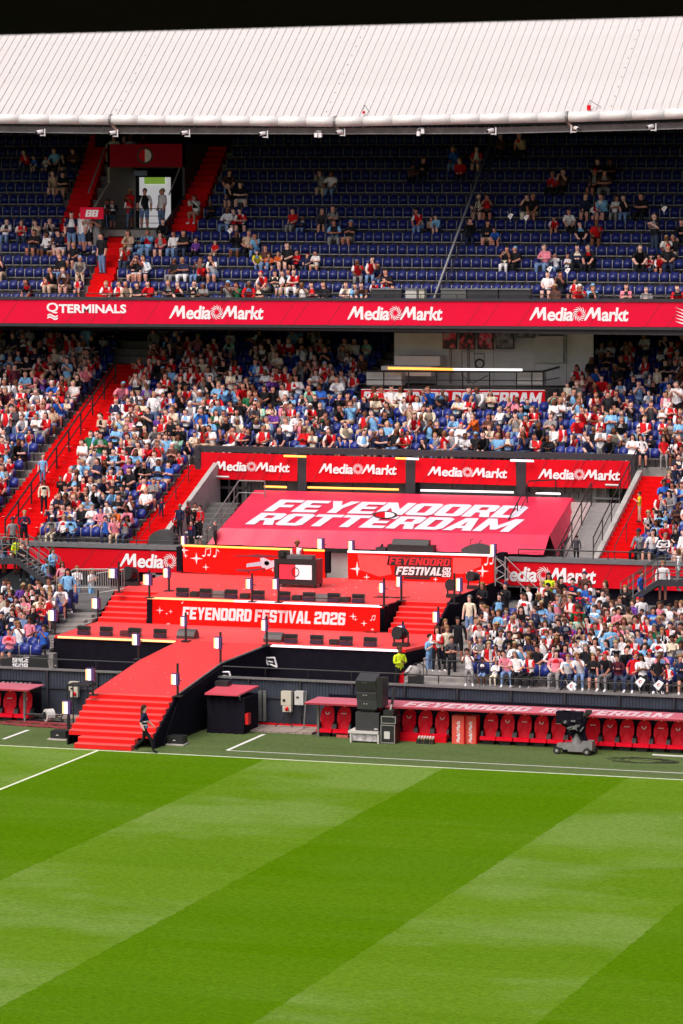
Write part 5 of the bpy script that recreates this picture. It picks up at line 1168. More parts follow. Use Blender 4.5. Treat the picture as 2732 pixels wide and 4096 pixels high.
# ================================================================== PERIMETER WALL
wl_ = tag(empty('perimeter_wall', (-45, YT+7.5, 0)), 'dark blue grey ribbed metal wall with posts and rails behind the dugouts', 'wall')
RIB = mat('wall_rib', (.046, .055, .082), .5, .2, 1.2)
PW = 2.02
ribm = None
for k in range(28):
    X = -76+PW*k
    m = MB(); m.b2((X+.03, YT+7.45, -.3), (X+PW-.03, YT+7.52, 1.05)); m.build('lower_panel', NAVYW, wl_)
    if ribm is None:
        m = MB(); m.b2((0, 0, 0), (PW-.06, .05, .62))
        for j in range(16): m.prism([(j*.12+.03, 0, .01), (j*.12+.055, -.025, .01), (j*.12+.085, -.025, .01), (j*.12+.11, 0, .01)], (0, 0, .6))
        o = m.build('ribbed_panel', RIB); ribm = o
    else: o = ribm.copy(); COL.objects.link(o)
    o.location = (X+.03, YT+7.46, 1.07); o.parent = wl_; o.matrix_parent_inverse = Matrix.Translation(-Vector(wl_.location))
    m = MB(); m.b2((X-.035, YT+7.36, -.3), (X+.035, YT+7.45, 1.74)); m.build('wall_post', DGREY, wl_)
m = MB(); m.b2((-76, YT+7.34, 1.72), (-20, YT+7.56, 1.78)); m.build('coping', GREY, wl_)
m = MB(); m.b2((-76, YT+7.40, 1.02), (-20, YT+7.445, 1.07)); m.build('middle_rail', DGREY, wl_)
rail('perimeter_rail', [(-76, YT+7.9, 1.78), (-50.4, YT+7.9, 1.78)], .30, 'thin black rail above the wall left of the ramp', mid=(), r=.02, mt=DGREY)
rail('perimeter_rail', [(-46.9, YT+7.9, 1.78), (-20, YT+7.9, 1.78)], .30, 'thin black rail above the wall right of the ramp', mid=(), r=.025, mt=BLKM)
rail('second_rail', [(-39.5, YT+9.3, 1.5), (-20, YT+9.3, 1.5)], .95, 'thin black rail before the first row of spectators', mid=(), r=.018, mt=BLKM)
m = MB(); P_ = [at(0, 1538, 8.1), at(112, 1536, 8.1), at(105, 1504, 8.1), at(0, 1512, 8.1)]; m.prism(P_, (0, .06, 0))
sb = tag(m.build('heritage_board', mat('matt_black_board', (.02, .02, .022), .6)), 'black board reading SINCE 1908 in white below the left blue seats', 'sign')
sm = lambda q_: quadmap(*[at(x, y, 8.06) for x, y in q_])
logo_on(sb, sm([(28, 1521), (65, 1521), (67, 1508), (29, 1509)]), block('SINCE', .3), 0, 1, 0, 1); logo_on(sb, sm([(28, 1536), (64, 1537), (64, 1523), (28, 1522.5)]), block('1908', .4), 0, 1, 0, 1)
m = MB(); a = at(112, 1536, 8.0); b = at(122, 1504, 8.0); m.b2((a[0], YT+8.0, a[2]), (b[0], YT+8.1, b[2])); tag(m.build('concrete_post', CONC), 'pale concrete post between the heritage board and the stage skirt', 'post')

# ================================================================== DUGOUTS
ROOFP = mat('glossy_pink_red_roof', (.80, .10, .15), .28, .06, 1)
def dugout(x0, x1, xs, label, letters=True):
    A = at(x0, 1595+.052*(x0-692), 4.95); B = at(x1, 1595+.052*(x1-692), 4.95); zf_, zb2 = 1.27, 1.27
    t = tag(empty('dugout', (A[0], YT+5, 0)), label, 'dugout')
    X0_, X1_ = A[0], B[0]
    m = MB(); m.prism([(X0_, YT+4.95, zf_), (X1_, YT+4.95, zf_), (X1_, YT+6.5, zb2), (X0_, YT+6.5, zb2)], (0, 0, .035)); m.build('roof', mat('sky_paled_pink_roof', (.78, .19, .26), .25, .12, .8), t)  # paler than the shelter roof: sky reflection put into the colour
    m = MB(); m.b2((X0_, YT+4.93, zf_-.03), (X1_, YT+4.948, zf_+.03)); m.build('roof_lip', mat('dark_red_lip', (.4, .03, .05), .4), t)
    m = MB(); m.b2((X0_+.3, YT+6.60, .98), (X1_-.3, YT+6.66, 1.24)); m.build('header', BLKM, t)
    m = MB(); m.b2((X0_+.3, YT+6.85, -.4), (X1_-.3, YT+6.92, 1.36)); m.build('rear_panel', BLACK, t)
    m = MB(); m.b2((X0_+.3, YT+5.8, -.42), (X1_-.3, YT+6.85, -.3)); m.build('floor_slab', CONCD, t)
    for X in (X0_+.32, X1_-.4): m = MB(); m.b2((X, YT+5.4, -.3), (X+.08, YT+5.5, 1.28)); m.build('roof_strut', GREY, t)
    return t, X0_, X1_
GL_ = mat('dim_grey_letter', (.40, .36, .36), .5)
d1, a0, a1 = dugout(699, 1640, None, 'long dugout with pink red roof and black header sheltering the row of red seats')
d2, b0, b1 = dugout(-160, 65, None, 'short dugout with pink red roof at the left edge')
for xa, xb, tx in ((756, 830, 'mm'), (893, 1000, 'c'), (1046, 1115, 'mm'), (1206, 1275, 'c'), (1340, 1413, 'mm'), (1500, 1580, 'c')):
    y = 1599+.052*(xa-700); q_ = [(xa, y+17), (xb, y+19), (xb, y+8), (xa, y+6)]
    if tx == 'mm': logo_on(d1, pmap(q_, 6.58, -.01), mediamarkt(), 0, 1, 0, 1, GL_)
    else:
        logo_on(d1, pmap(q_, 6.58, -.01), font('CASTORE', .02, 0, 1.3), .22, 1, .1, .9, GL_)
        m = MB(); mf = pmap(q_, 6.58, -.01)
        for s in (-1, 1): m.add([mf(.1, .2), mf(.1+s*.09, .85), mf(.1+s*.09, .55), mf(.1+s*.02, .12)], [(0, 1, 2, 3)])
        m.build('wing_mark', GL_, d1)
logo_on(d2, pmap([(3, 1572), (72, 1575), (72, 1567), (3, 1564)], 6.58, -.01), font('CASTORE', .02, 0, 1.3), 0, 1, 0, 1, GL_)
RPRT = mat('worn_roof_print', (.84, .60, .65), .3, .3, 2.5)
rt = lambda u, v: np.array((u, YT+5.0+1.45*v, 1.311))
Xs = at(935, 1612, 5.8)[0]
logo_on(d1, lambda u, v: rt(Xs+u*9.6, v), block('FEYENOORD', .4), 0, .48, .1, .85, RPRT); logo_on(d1, lambda u, v: rt(Xs+u*9.6, v), block('ROTTERDAM', .4), .53, 1.02, .1, .85, RPRT)
# red bucket seats
RSEAT = mat('red_leather', (.92, .006, .03), .4, .06, 3, spec=.2)
def red_seat():
    t = empty('bucket_chair', (0, 0, 0)); prof = [(-.21, .12), (-.22, .34), (-.265, .44), (-.255, .70), (-.20, .86), (-.12, .92), (-.11, 1.0), (-.08, 1.04), (.08, 1.04), (.11, 1.0), (.12, .92), (.20, .86), (.255, .70), (.265, .44), (.22, .34), (.21, .12)]
    m = MB(); P = []
    for y in (.0, .05): P += [(x, y+.20*(z-.12)-(.05*abs(x)/.27 if .2 < z < .8 else 0), z) for x, z in prof]
    n = len(prof); c0 = len(P); P += [(0, .20*(.6-.12)+.0, .6), (0, .20*(.6-.12)+.05, .6)]
    F_ = [(c0, (i+1) % n, i) for i in range(n)]+[(c0+1, n+i, n+(i+1) % n) for i in range(n)]+[(i, (i+1) % n, n+(i+1) % n, n+i) for i in range(n)]
    m.add(P, F_); m.build('backrest', RSEAT, t)
    m = MB(); m.prism([(-.29, -.42, .04), (-.29, .06, .0), (-.29, .06, .12), (-.29, -.30, .17), (-.29, -.42, .14)], (.58, 0, 0)); m.build('cushion', RSEAT, t)
    for s in (-1, 1): m = MB(); m.prism([(s*.235, -.2, .14), (s*.235, .12, .14), (s*.235, .14, .36), (s*.235, -.14, .32)], (s*.08, 0, 0)); m.build('armrest', BLKM, t)
    m = MB(); m.b2((-.022, .10, .93), (.022, .125, .985)); m.build('crest_patch', WHITE, t)
    m = MB(); m.b2((-.2, -.3, -.3), (.2, .0, .0)); m.build('pedestal', BLKM, t); return t
r0 = red_seat(); r1 = None
xs1 = [753, 791, 866, 903, 940, 977.5, 1016, 1128, 1166, 1205, 1244, 1283, 1323, 1362, 1401, 1440, 1479, 1518, 1557]
xs0 = [-12, 24, 60]
LBL = ['in the long dugout, %s from its left end', 'in the left dugout, %s from the left']
SEATN = ['first', 'second', 'third beside the speaker stack', 'fourth beside the flight cases', 'fifth', 'sixth', 'seventh beside pillars', 'eighth, right of pillars', 'ninth', 'tenth', 'eleventh', 'twelfth behind the camera dolly', 'thirteenth behind the camera dolly', 'fourteenth', 'fifteenth', 'sixteenth', 'seventeenth', 'eighteenth', 'nineteenth']
allx = [(x, 0, k) for k, x in enumerate(xs1)]+[(x, 1, k) for k, x in enumerate(xs0)]
for n, (x, w_, k) in enumerate(allx):
    yb_ = 1655+.052*(x-753)+(0 if not w_ else 6); P = at(x, yb_, 5.95)
    lb3 = 'red seat '+(LBL[0] % SEATN[k] if not w_ else LBL[1] % SEATN[k])
    c = r0 if n == 0 else clone(r0); tag(c, lb3, 'seat', 'red bucket seats in the dugouts')
    c.location = (P[0], YT+5.85, .12)
    wing = k % 2 == 0
    if wing:
        m = MB()
        for s in (-1, 1): m.add([(P[0], YT+5.90, .76), (P[0]+s*.085, YT+5.90, .87), (P[0]+s*.085, YT+5.90, .81), (P[0]+s*.02, YT+5.90, .74)], [(0, 1, 2, 3)])
        m.build('wing_emblem', WHITE, c)
    else:
        m = MB(); m.b2((P[0]-.1, YT+5.88, .80), (P[0]+.1, YT+5.90, .83)); m.build('printed_line', WHITE, c)
# centre dugout with tarpaulin-covered contents
A = at(469.7, 1590, 4.95); B = at(548, 1592, 4.95)
t = tag(empty('centre_shelter', A), 'small pink red shelter roof over a black covered box beside the ramp', 'shelter')
m = MB(); m.prism([(A[0], YT+4.95, 1.42), (B[0], YT+4.95, 1.42), (B[0]+.1, YT+6.9, 1.50), (A[0]-.1, YT+6.9, 1.50)], (0, 0, .06)); m.build('roof', ROOFP, t)
X = B[0]; m = MB(); m.tube((X, YT+5.0, 1.42), (X-.25, YT+6.8, -.1), .03, 5); m.build('roof_strut', GREY, t); m = MB(); m.tube((X+1.9, YT+6.7, -.1), (X+1.95, YT+6.9, 1.45), .03, 5); m.build('roof_strut', GREY, t)
t = tag(empty('covered_box', (A[0]+.5, YT+5.3, 0)), 'large box under a wrinkled black cover beneath the small shelter', 'covered box')
m = MB(); n = 18; G = []; X0_, X1_ = A[0]+.02, B[0]+.15
for j in range(6):
    for i in range(n+1): G.append((X0_+(X1_-X0_)*i/n, YT+5.2-.12*(5-j)/5+.05*math.sin(i*1.7+j*.9), 1.36*j/5))
m.add(G, [(j*(n+1)+i, j*(n+1)+i+1, (j+1)*(n+1)+i+1, (j+1)*(n+1)+i) for j in range(5) for i in range(n)]); m.build('front_cover', BLACK, t, smooth=True)
m = MB(); m.b2((X0_, YT+5.3, 0), (X1_-.02, YT+6.7, 1.3)); m.build('body', BLACK, t)
sa = at(553, 1640, 5.4); m = MB(); m.b2((X1_+.0, YT+5.2, .35), (X1_+.12, YT+5.5, .75)); tag(m.build('fire_extinguisher', mat('signal_red', (.7, .02, .02), .35)), 'small red extinguisher at the right side of the black covered box', 'extinguisher')

# ================================================================== TUNNEL CORNER
t = tag(empty('boarded_walkway', gz(640, 1672, 0)), 'weathered grey board walkway at the foot of the wall between shelter and dugout', 'walkway')
xa_, xb_ = gz(545, 1680, 0)[0], gz(722, 1684, 0)[0]; n = 9
for k in range(n):
    a = xa_+(xb_-xa_)*k/n; m = MB(); m.b2((a+.01, YT+5.8, -.02), (a+(xb_-xa_)/n-.01, YT+7.3, .05+random.uniform(0, .015))); m.build('board', WOOD, t)
m = MB(); m.b2((xa_, YT+7.3, .02), (xb_, YT+7.36, .12)); m.build('red_edge', RED, t)
def elec(x0, x1, y0, y1, label, mt, sock):
    a = at(x0, y1, 7.1); b = at(x1, y0, 7.1); t = tag(empty('electrical_cabinet', a), label, 'electrical cabinet')
    m = MB(); m.b2((a[0], YT+7.1, a[2]+(.25 if sock else 0)), (b[0], YT+7.33, b[2])); m.build('casing', mt, t)
    if sock:
        m = MB(); m.b2((a[0]+.06, YT+7.1, a[2]), (b[0], YT+7.3, a[2]+.24)); m.build('socket_block', mt, t); m = MB(); m.tube((a[0]+.25, YT+7.09, a[2]+.15), (a[0]+.25, YT+6.97, a[2]+.1), .06, 8); m.build('red_plug', RED, t)
    m = MB(); m.b2((a[0]+.07, YT+7.085, a[2]+.5*(b[2]-a[2])), (a[0]+.17, YT+7.098, a[2]+.62*(b[2]-a[2]))); m.build('switch', BLKM, t)
elec(645, 668, 1588, 1634, 'tall cream electrical cabinet with a red plug on the dark wall', BEIGE, True); elec(676, 696, 1588, 1618, 'small white electrical cabinet on the wall beside the dugout roof', WPAINT, False)
elec(158, 178, 1566, 1600, 'cream electrical cabinet on the wall left of the pitch steps', BEIGE, True)
for k, pts in enumerate((((655, 1634), (650, 1652), (632, 1668), (640, 1674), (665, 1675), (672, 1666), (662, 1660)), ((690, 1618), (694, 1636), (688, 1650)), ((668, 1634), (662, 1655), (650, 1664)))):
    m = MB(); m.path([at(x, y, 6.9) for x, y in pts], .02, 5); tag(m.build('power_cable', BLKM), ['black cable looping from the cream cabinet to the boards', 'grey cable hanging below the small white cabinet', 'short cable behind the looping black one'][k], 'cable')
t = tag(empty('frame_struts', at(615, 1640, 7.2)), 'grey steel struts against the wall beside the cream cabinet', 'strut')
for xa, xb, y0, y1 in ((593, 600, 1586, 1655), (604, 610, 1586, 1655)):
    a = at(xa, y1, 7.2); b = at(xb, y0, 7.2); m = MB(); m.b2((a[0], YT+7.2, a[2]), (b[0], YT+7.28, b[2])); m.build('upright', GREY, t)
m = MB(); m.tube(at(575, 1655, 6.6), at(583, 1592, 7.2), .035, 5); m.build('brace', GREY, t); m = MB(); m.tube(at(556, 1669, 5.9), at(578, 1657, 6.6), .02, 5); m.build('brace', GREY, t)
for k, (x, y, d) in enumerate(((518, 1554, 7.9), (622, 1521, 10.95))):      # white lamps on the black skirts
    c = at(x, y, d); t = tag(empty('skirt_lamp', c), ['white framed flood lamp on a black box above the small shelter', 'white framed flood lamp on the black stage skirt'][k], 'stage lamp')
    for s, e in (((-.22, .18), (.18, .2)), ((.16, .2), (.26, -.16)), ((-.2, .16), (-.1, -.1)), ((-.02, -.06), (.26, -.16)), ((-.08, .05), (.1, .02))):
        m = MB(); m.tube(c+np.array((s[0], -.05, s[1])), c+np.array((e[0], -.05, e[1])), .035, 5); m.build('frame_bar', WHITE, t)
    m = MB(); m.box(c+np.array((.02, .05, .02)), (.3, .12, .28)); m.build('lamp_body', BLKM, t)
c = at(512, 1572, 6.6); m = MB(); m.box(c, (.5, .4, .3)); tag(m.build('lamp_box', BLKM), 'black box on the small shelter roof carrying a flood lamp', 'box')

# ================================================================== PITCHSIDE EQUIPMENT
SPK = mat('speaker_black', (.04, .04, .043), .55, .15, 3)
t = tag(empty('speaker_stack', gz(845, 1706, 0)), 'stack of black speakers tilted forward on a wrapped white crate before the dugout', 'speaker stack')
base = gz(835, 1706, 0); Yb = base[1]; dY_ = Yb-YT
def sx(x): return at(x, 1690, dY_)[0]
def sz(y): return at(840, y, dY_)[2]
m = MB(); m.b2((sx(803), Yb+.05, .06), (sx(868), Yb+.9, sz(1686))); m.build('wrapped_crate', mat('film_wrapped_crate', (.5, .46, .48), .3, .6, 6, .6), t)
m = MB(); m.b2((sx(799), Yb, sz(1685)), (sx(868), Yb+.95, sz(1679))); m.build('crate_lid', WPAINT, t)
for x in (803, 866):
    m = MB(); m.b2((sx(x), Yb+.0, 0), (sx(x)+.06, Yb+.06, sz(1686))); m.build('crate_leg', WPAINT, t)
m = MB(); m.b2((sx(814), Yb+.1, sz(1679)+.01), (sx(868), Yb+.9, sz(1637))); m.build('bass_cabinet', SPK, t)
m = MB(); m.b2((sx(857), Yb+.09, sz(1679)+.05), (sx(865), Yb+.1-.001, sz(1672))); m.build('label_plate', mat('pale_label', (.4, .4, .4)), t)
m = MB(); m.b2((sx(822), Yb+.3, sz(1637)+.01), (sx(855), Yb+.7, sz(1628))); m.build('pivot_frame', BLKM, t)
for k, (y0, y1, xl, xr, tilt) in enumerate(((1628, 1610, 817, 862, -4), (1609, 1590, 815, 860, -10), (1589, 1553, 812, 858, -20))):
    h = sz(y0)-sz(y1); c = np.array(((sx(xl)+sx(xr))/2, Yb+.45+.05*k, (sz(y0)+sz(y1))/2)); R = Matrix.Rotation(math.radians(tilt*-1), 3, 'X')
    m = MB(); m.box(c, (sx(xr)-sx(xl), .62, (sz(1610)-sz(1628))*-1*-1 if False else .30 if k < 2 else .42), R=R); m.build('line_array_cabinet', SPK, t)
    for q_ in (-.1, .0): m = MB(); m.box(c+np.array((q_, -.33, .03)), (.03, .02, .03)); m.build('rivet_light', WPAINT, t)
m = MB(); m.prism([(sx(862), Yb+.15, sz(1625)), (sx(862), Yb+.8, sz(1628)), (sx(862), Yb+.9, sz(1560)), (sx(862), Yb+.1, sz(1555))], (.22, 0, 0)); m.build('side_frame', BLKM, t)
t = tag(empty('flight_cases', (sx(890), Yb+.1, 0)), 'stack of black flight cases with silver edges beside the speaker stack', 'flight case')
for k, (x0, x1, y0, y1) in enumerate(((872, 905, 1705, 1663), (873, 907, 1660, 1643), (878, 901, 1643, 1630))):
    a = (sx(x0), Yb+.1, max(0, sz(y0))); b = (sx(x1), Yb+.7, sz(y1)); m = MB(); m.b2(a, b); m.build('case', BLKM, t)
    if k < 2:
        for q_ in range(4):
            xx = a[0] if q_ % 2 == 0 else b[0]-.03; m = MB()
            if q_ < 2: m.b2((xx, Yb+.08, a[2]), (xx+.03, Yb+.099, b[2])); 
            else: zz = a[2] if q_ == 2 else b[2]-.03; m.b2((a[0]+.031, Yb+.08, zz), (b[0]-.031, Yb+.099, zz+.03))
            m.build('edge_trim', ALU, t)
m = MB(); m.b2((sx(880), Yb+.085, sz(1695)), (sx(893), Yb+.098, sz(1678))); m.build('paper_label', WPAINT, t)
t = tag(empty('tripod_pole', (sx(892), Yb+.4, sz(1630))), 'dark furled umbrella like pole standing in the flight cases', 'pole')
m = MB(); m.tube((sx(889), Yb+.4, sz(1630)), (sx(892), Yb+.4, sz(1618)), .035, 8); m.build('grip', WPAINT, t); m = MB(); m.tube((sx(892), Yb+.4, sz(1618)), (sx(899), Yb+.4, sz(1580)), .05, 8, .07); m.build('sleeve', DGREY, t)
m = MB(); a = gz(909, 1704, 0); b = gz(1024, 1706, 0); m.b2((a[0], YT+5.35, 0), (b[0], YT+5.5, .26)); tag(m.build('red_kick_board', RED), 'long low red board in front of the dugout seats', 'board')
m = MB(); a = gz(772, 1693, 0); b = gz(799, 1694, 0); m.b2((a[0], YT+5.45, 0), (b[0], YT+5.6, .10)); tag(m.build('red_kick_board', mat('pale_red_board', (.6, .12, .1))), 'short pale red board left of the speaker stack', 'board')
BOXR = mat('coral_red_pillar', (.85, .10, .07), .5, .05, 2)
for k, (x0, x1) in enumerate(((1037.5, 1064.5), (1066, 1092))):
    a = gz(x0, 1707, 0); b = gz(x1, 1708.3, 0); h = at(1050, 1643, a[1]-YT)[2]
    t = tag(empty('sponsor_pillar', a), ['left of two coral red pillars with vertical white lettering', 'right of two coral red pillars with vertical white lettering'][k], 'pillar', 'red pillars in front of the dugout')
    m = MB(); m.b2((a[0], a[1], 0), (b[0]-.0, a[1]+.45, h)); m.build('body', BOXR, t)
    m = MB(); m.b2((b[0]+.001, a[1]+.01, 0), (b[0]+.03, a[1]+.45, h-.01)); m.build('side_trim', RED, t)
    w = b[0]-a[0]; X = a[0]; Y_ = a[1]-.008
    logo_on(t, lambda u, v: np.array((X+w*(.36+.34*(1-v)), Y_, .03+u*h*.78)), mediamarkt(), 0, 1, 0, 1)
# bottle crate
c = gz(978, 1707, 0); t = tag(empty('bottle_carrier', c), 'black carrier of white capped bottles on the turf before the dugout', 'bottle carrier')
m = MB()
for k in range(9): m.b2((c[0]-.33+.075*k, c[1]-.12, .0), (c[0]-.30+.075*k, c[1]+.12, .16))
m.b2((c[0]-.34, c[1]-.13, .0), (c[0]+.32, c[1]+.13, .03)); m.b2((c[0]-.34, c[1]-.13, .12), (c[0]+.32, c[1]-.11, .15)); m.build('wire_basket', BLKM, t)
for k in range(6):
    for j in (0, 1):
        x = c[0]-.27+.105*k; y = c[1]-.06+.12*j; m = MB(); m.tube((x, y, .03), (x+.01, y, .2), .033, 8); m.build('bottle', mat('tan_bottle', (.45, .25, .12), .3) if (k+j) % 3 else mat('green_bottle', (.12, .25, .1), .3), t); m = MB(); m.tube((x+.01, y, .2), (x+.02, y-.01, .27), .022, 6); m.build('cap', WHITE, t)
# broadcast camera on its dolly
c = gz(1318, 1732, 0); t = tag(empty('camera_dolly', c), 'grey wheeled broadcast camera dolly with black camera under a cover on the turf', 'camera dolly')
G1 = mat('dolly_grey', (.26, .25, .25), .45, .15, 3, metal=.2)
m = MB(); m.b2((c[0]-.40, c[1]-.1, .18), (c[0]+.68, c[1]+.42, .38)); m.b2((c[0]-.2, c[1]-.14, .12), (c[0]+.5, c[1]-.101, .32)); m.build('chassis', G1, t)
m = MB(); m.b2((c[0]-.62, c[1]-.05, .22), (c[0]-.401, c[1]+.3, .36)); m.b2((c[0]+.3, c[1]-.1, .381), (c[0]+.68, c[1]+.3, .5)); m.build('outrigger', G1, t)
for x, y in ((-.60, -.08), (.50, -.16), (.62, .40), (-.45, .45)):
    w = empty('wheel', c+np.array((x, y, .13))); par(w, t)
    m = MB(); m.tube((c[0]+x, c[1]+y-.05, .13), (c[0]+x, c[1]+y+.05, .13), .13, 16); m.build('tyre', BLKM, w); m = MB(); m.tube((c[0]+x, c[1]+y-.065, .13), (c[0]+x, c[1]+y-.051, .13), .06, 10); m.build('rim', ALU, w)
m = MB(); m.tube(c+np.array((.05, .15, .38)), c+np.array((.05, .15, .62)), .19, 12, .15); m.tube(c+np.array((.05, .15, .62)), c+np.array((.05, .15, .8)), .12, 12); m.tube(c+np.array((.2, .1, .38)), c+np.array((.2, .1, .6)), .05, 8); m.build('column', G1, t)
m = MB(); m.sphere((0, 0, 0), 1, 16, 11); m.v = [(c[0]+.0+p[0]*.38*k, c[1]+.12+p[1]*.3*k, c[2]+1.12+p[2]*.36*k) for p in m.v for k in [1+.22*math.sin(p[0]*7+p[2]*9)*math.cos(p[2]*6-p[0]*4)+.10*math.sin(p[2]*23)]]; m.build('pan_head', BLACK, t)
for q_, d_ in (((-.3, -.12, 1.16), (.12, .05, .10)), ((.02, -.22, 1.22), (.16, .05, .06)), ((.12, -.2, 1.0), (.07, .05, .16)), ((-.12, -.22, .98), (.18, .04, .05)), ((.3, -.1, .92), (.05, .05, .2))):
    m = MB(); m.box(c+np.array(q_), d_, R=Matrix.Rotation(q_[0]*2.2, 3, 'Y')); m.build('control_panel', mat('dull_grey_panel', (.16, .16, .17), .35), t)
for a, b, r in (((.18, .05, 1.2), (.42, .1, .45), .10), ((.1, .1, .9), (.3, .0, .5), .08), ((-.2, .1, 1.0), (-.05, 0, .6), .05)):
    m = MB(); m.tube(c+np.array(a), c+np.array(b), r, 8, r*.7); m.build('hanging_cover', BLACK, t)
m = MB(); m.box(c+np.array((-.08, .1, 1.36)), (.72, .34, .3)); m.box(c+np.array((-.40, .1, 1.30)), (.5, .38, .42)); m.build('camera_body', BLACK, t)
m = MB(); m.tube(c+np.array((.2, .1, 1.3)), c+np.array((.52, .1, 1.5)), .09, 8); m.box(c+np.array((.50, .1, 1.52)), (.2, .2, .12)); m.build('viewfinder', BLKM, t)
m = MB(); m.tube(c+np.array((-.15, -.08, 1.16)), c+np.array((-.15, -.1, 1.14)), .06, 8); m.build('red_badge', RED, t)
for q_, r_ in (((-.3, .05, 1.12), .16), ((.15, .0, .92), .17), ((.22, .1, 1.18), .18), ((-.1, .05, .8), .15)): m = MB(); m.sphere(c+np.array(q_), r_, 9, 6, (1.2, .8, 1)); m.build('black_cover_fold', BLACK, t)
for k in range(3): m = MB(); m.path([c+np.array((random.uniform(-.25, .25), -.15, random.uniform(.85, 1.1))) for _ in range(5)], .012, 4); m.build('control_lever', ALU, t)
pts = []; c = gz(1475, 1748, 0)
for k in range(44): a = k*.93; pts.append((c[0]+(1.0+.35*math.sin(k*.37))*math.cos(a)+.2*math.sin(k*1.9), c[1]+.55*math.sin(a)*(1+.3*math.sin(k*.9)), .012+.004*(k % 3)))
m = MB(); m.path([(gz(1392, 1742, 0)[0], gz(1392, 1738, 0)[1], .012)]+pts, .007, 4); tag(m.build('loose_cable', BLKM), 'tangled thin black cable lying on the turf at the right', 'cable')
m = MB(); a = gz(1495, 1737, 0); b = gz(1568, 1741, 0); m.tube((a[0], a[1]+.2, .03), (b[0], b[1]+.2, .03), .035, 6); tag(m.build('white_tube', WPAINT), 'white tube lying along the front of the dugout at the right', 'tube')
# small stage monitors on the turf
for k, (x, y) in enumerate(((138, 1697), (406, 1709))):
    c = gz(x, y, 0); t = tag(empty('turf_monitor', c), ['black box light on a pale board left of the pitch steps', 'black box light on a pale board right of the pitch steps'][k], 'stage lamp')
    m = MB(); m.b2((c[0]-.30, c[1]-.2, .05), (c[0]+.30, c[1]+.3, .32)); m.build('case', BLKM, t); m = MB(); m.b2((c[0]-.07, c[1]-.21, .16), (c[0]+.02, c[1]-.201, .19)); m.build('maker_plate', WPAINT, t)
    m = MB(); m.b2((c[0]-.38, c[1]-.3, .0), (c[0]+.36, c[1]+.3, .045)); m.build('pale_board', mat('pale_board', (.5, .45, .42), .7), t)
for k, (x, y) in enumerate(((268, 1702), (650, 1707))): pass
c = gz(38, 1652, 0); t = tag(empty('red_work_case', c), 'red case with a yellow inverted V beside the left dugout', 'case')
m = MB(); m.b2((c[0]-.42, c[1]-.1, -.05), (c[0]+.42, c[1]+.4, .36)); m.build('case', mat('work_red', (.7, .04, .02), .4), t)
m = MB(); m.prism([(c[0]-.2, c[1]-.12, 0), (c[0]-.09, c[1]-.12, 0), (c[0]+.01, c[1]-.12, .34), (c[0]-.05, c[1]-.12, .36)], (0, .015, 0)); m.prism([(c[0]+.11, c[1]-.12, 0), (c[0]+.22, c[1]-.12, 0), (c[0]+.06, c[1]-.12, .36), (c[0]+.02, c[1]-.12, .34)], (0, .015, 0)); m.build('yellow_chevron', mat('signal_yellow', (.9, .6, .02), .5), t)
CABR = mat('dusty_red_cable', (.30, .05, .06), .6, .2)
for j in range(3):
    c = gz(60+48*j, 1663+3*j, 0); pts = []
    for k in range(60): a = k*.55; pts.append((c[0]+(.95+.25*math.sin(k*.31+j))*math.cos(a), c[1]+.42*math.sin(a)*(1+.25*math.sin(k*.7+j)), .02+.012*(k % 4)))
    m = MB(); m.path(pts, .022, 4); tag(m.build('coiled_cable', CABR), 'dusty red cable coiled on the turf, %s of three heaps left of the steps' % ['first', 'middle', 'last'][j], 'cable')
c = gz(112, 1645, .25); t = tag(empty('cable_reel', c), 'pale round reel with black cables beside the left dugout', 'reel')
m = MB(); m.tube(c+np.array((-.1, -.1, .05)), c+np.array((.12, .12, .05)), .24, 14); m.build('drum', WPAINT, t); m = MB(); m.tube(c+np.array((-.13, -.13, .05)), c+np.array((-.1, -.1, .05)), .14, 12); m.build('hub', BLKM, t)
m = MB(); m.path([c+np.array((random.uniform(-1.1, .6), random.uniform(-.2, .3), random.uniform(-.24, .1))) for _ in range(26)], .025, 5); m.build('cable_loops', BLKM, t)
c = gz(90, 1647, 0); m = MB(); m.b2((c[0]-1.6, c[1]-.1, .0), (c[0]+1.7, c[1]+1.2, .06)); tag(m.build('board_platform', WOOD), 'weathered board platform beneath the cable reel at the left', 'platform')
c = at(185, 1600, 4.6); t = tag(empty('work_table', c), 'small black table with cables beside the left edge of the pitch steps', 'table')
m = MB(); m.b2((c[0]-.45, YT+4.3, c[2]+.42), (c[0]+.45, YT+5.0, c[2]+.48)); m.build('tabletop', BLKM, t)
for x in (-.42, .38):
    for y in (4.35, 4.9): m = MB(); m.tube((c[0]+x, YT+y, 0), (c[0]+x, YT+y, c[2]+.42), .025, 5); m.build('leg', BLKM, t)
# push chair and boards on the walkway behind the rail
c = at(955, 1558, 8.6); t = tag(empty('pushchair', c), 'grey pushchair parked on the walkway right of the steward', 'pushchair')
m = MB(); m.sphere(c+np.array((-.1, 0, .25)), .3, 10, 7, (1, .8, .8)); m.build('hood', mat('pushchair_grey', (.35, .32, .31), .8), t, smooth=True); m = MB(); P = [c+np.array((.1+.33*math.cos(a), 0, .25+.33*math.sin(a))) for a in [math.pi*k/8*1.1-.4 for k in range(9)]]; m.path(P, .02, 5); m.build('handle', BLKM, t)
m = MB(); m.b2((c[0]-.25, YT+8.4, c[2]-.25), (c[0]+.25, YT+8.8, c[2]+.1)); m.build('basket', BLKM, t)
for x in (-.25, .28): m = MB(); m.tube((c[0]+x, YT+8.4, c[2]-.25), (c[0]+x, YT+8.45, c[2]-.25), .13, 10); m.build('wheel', BLKM, t)
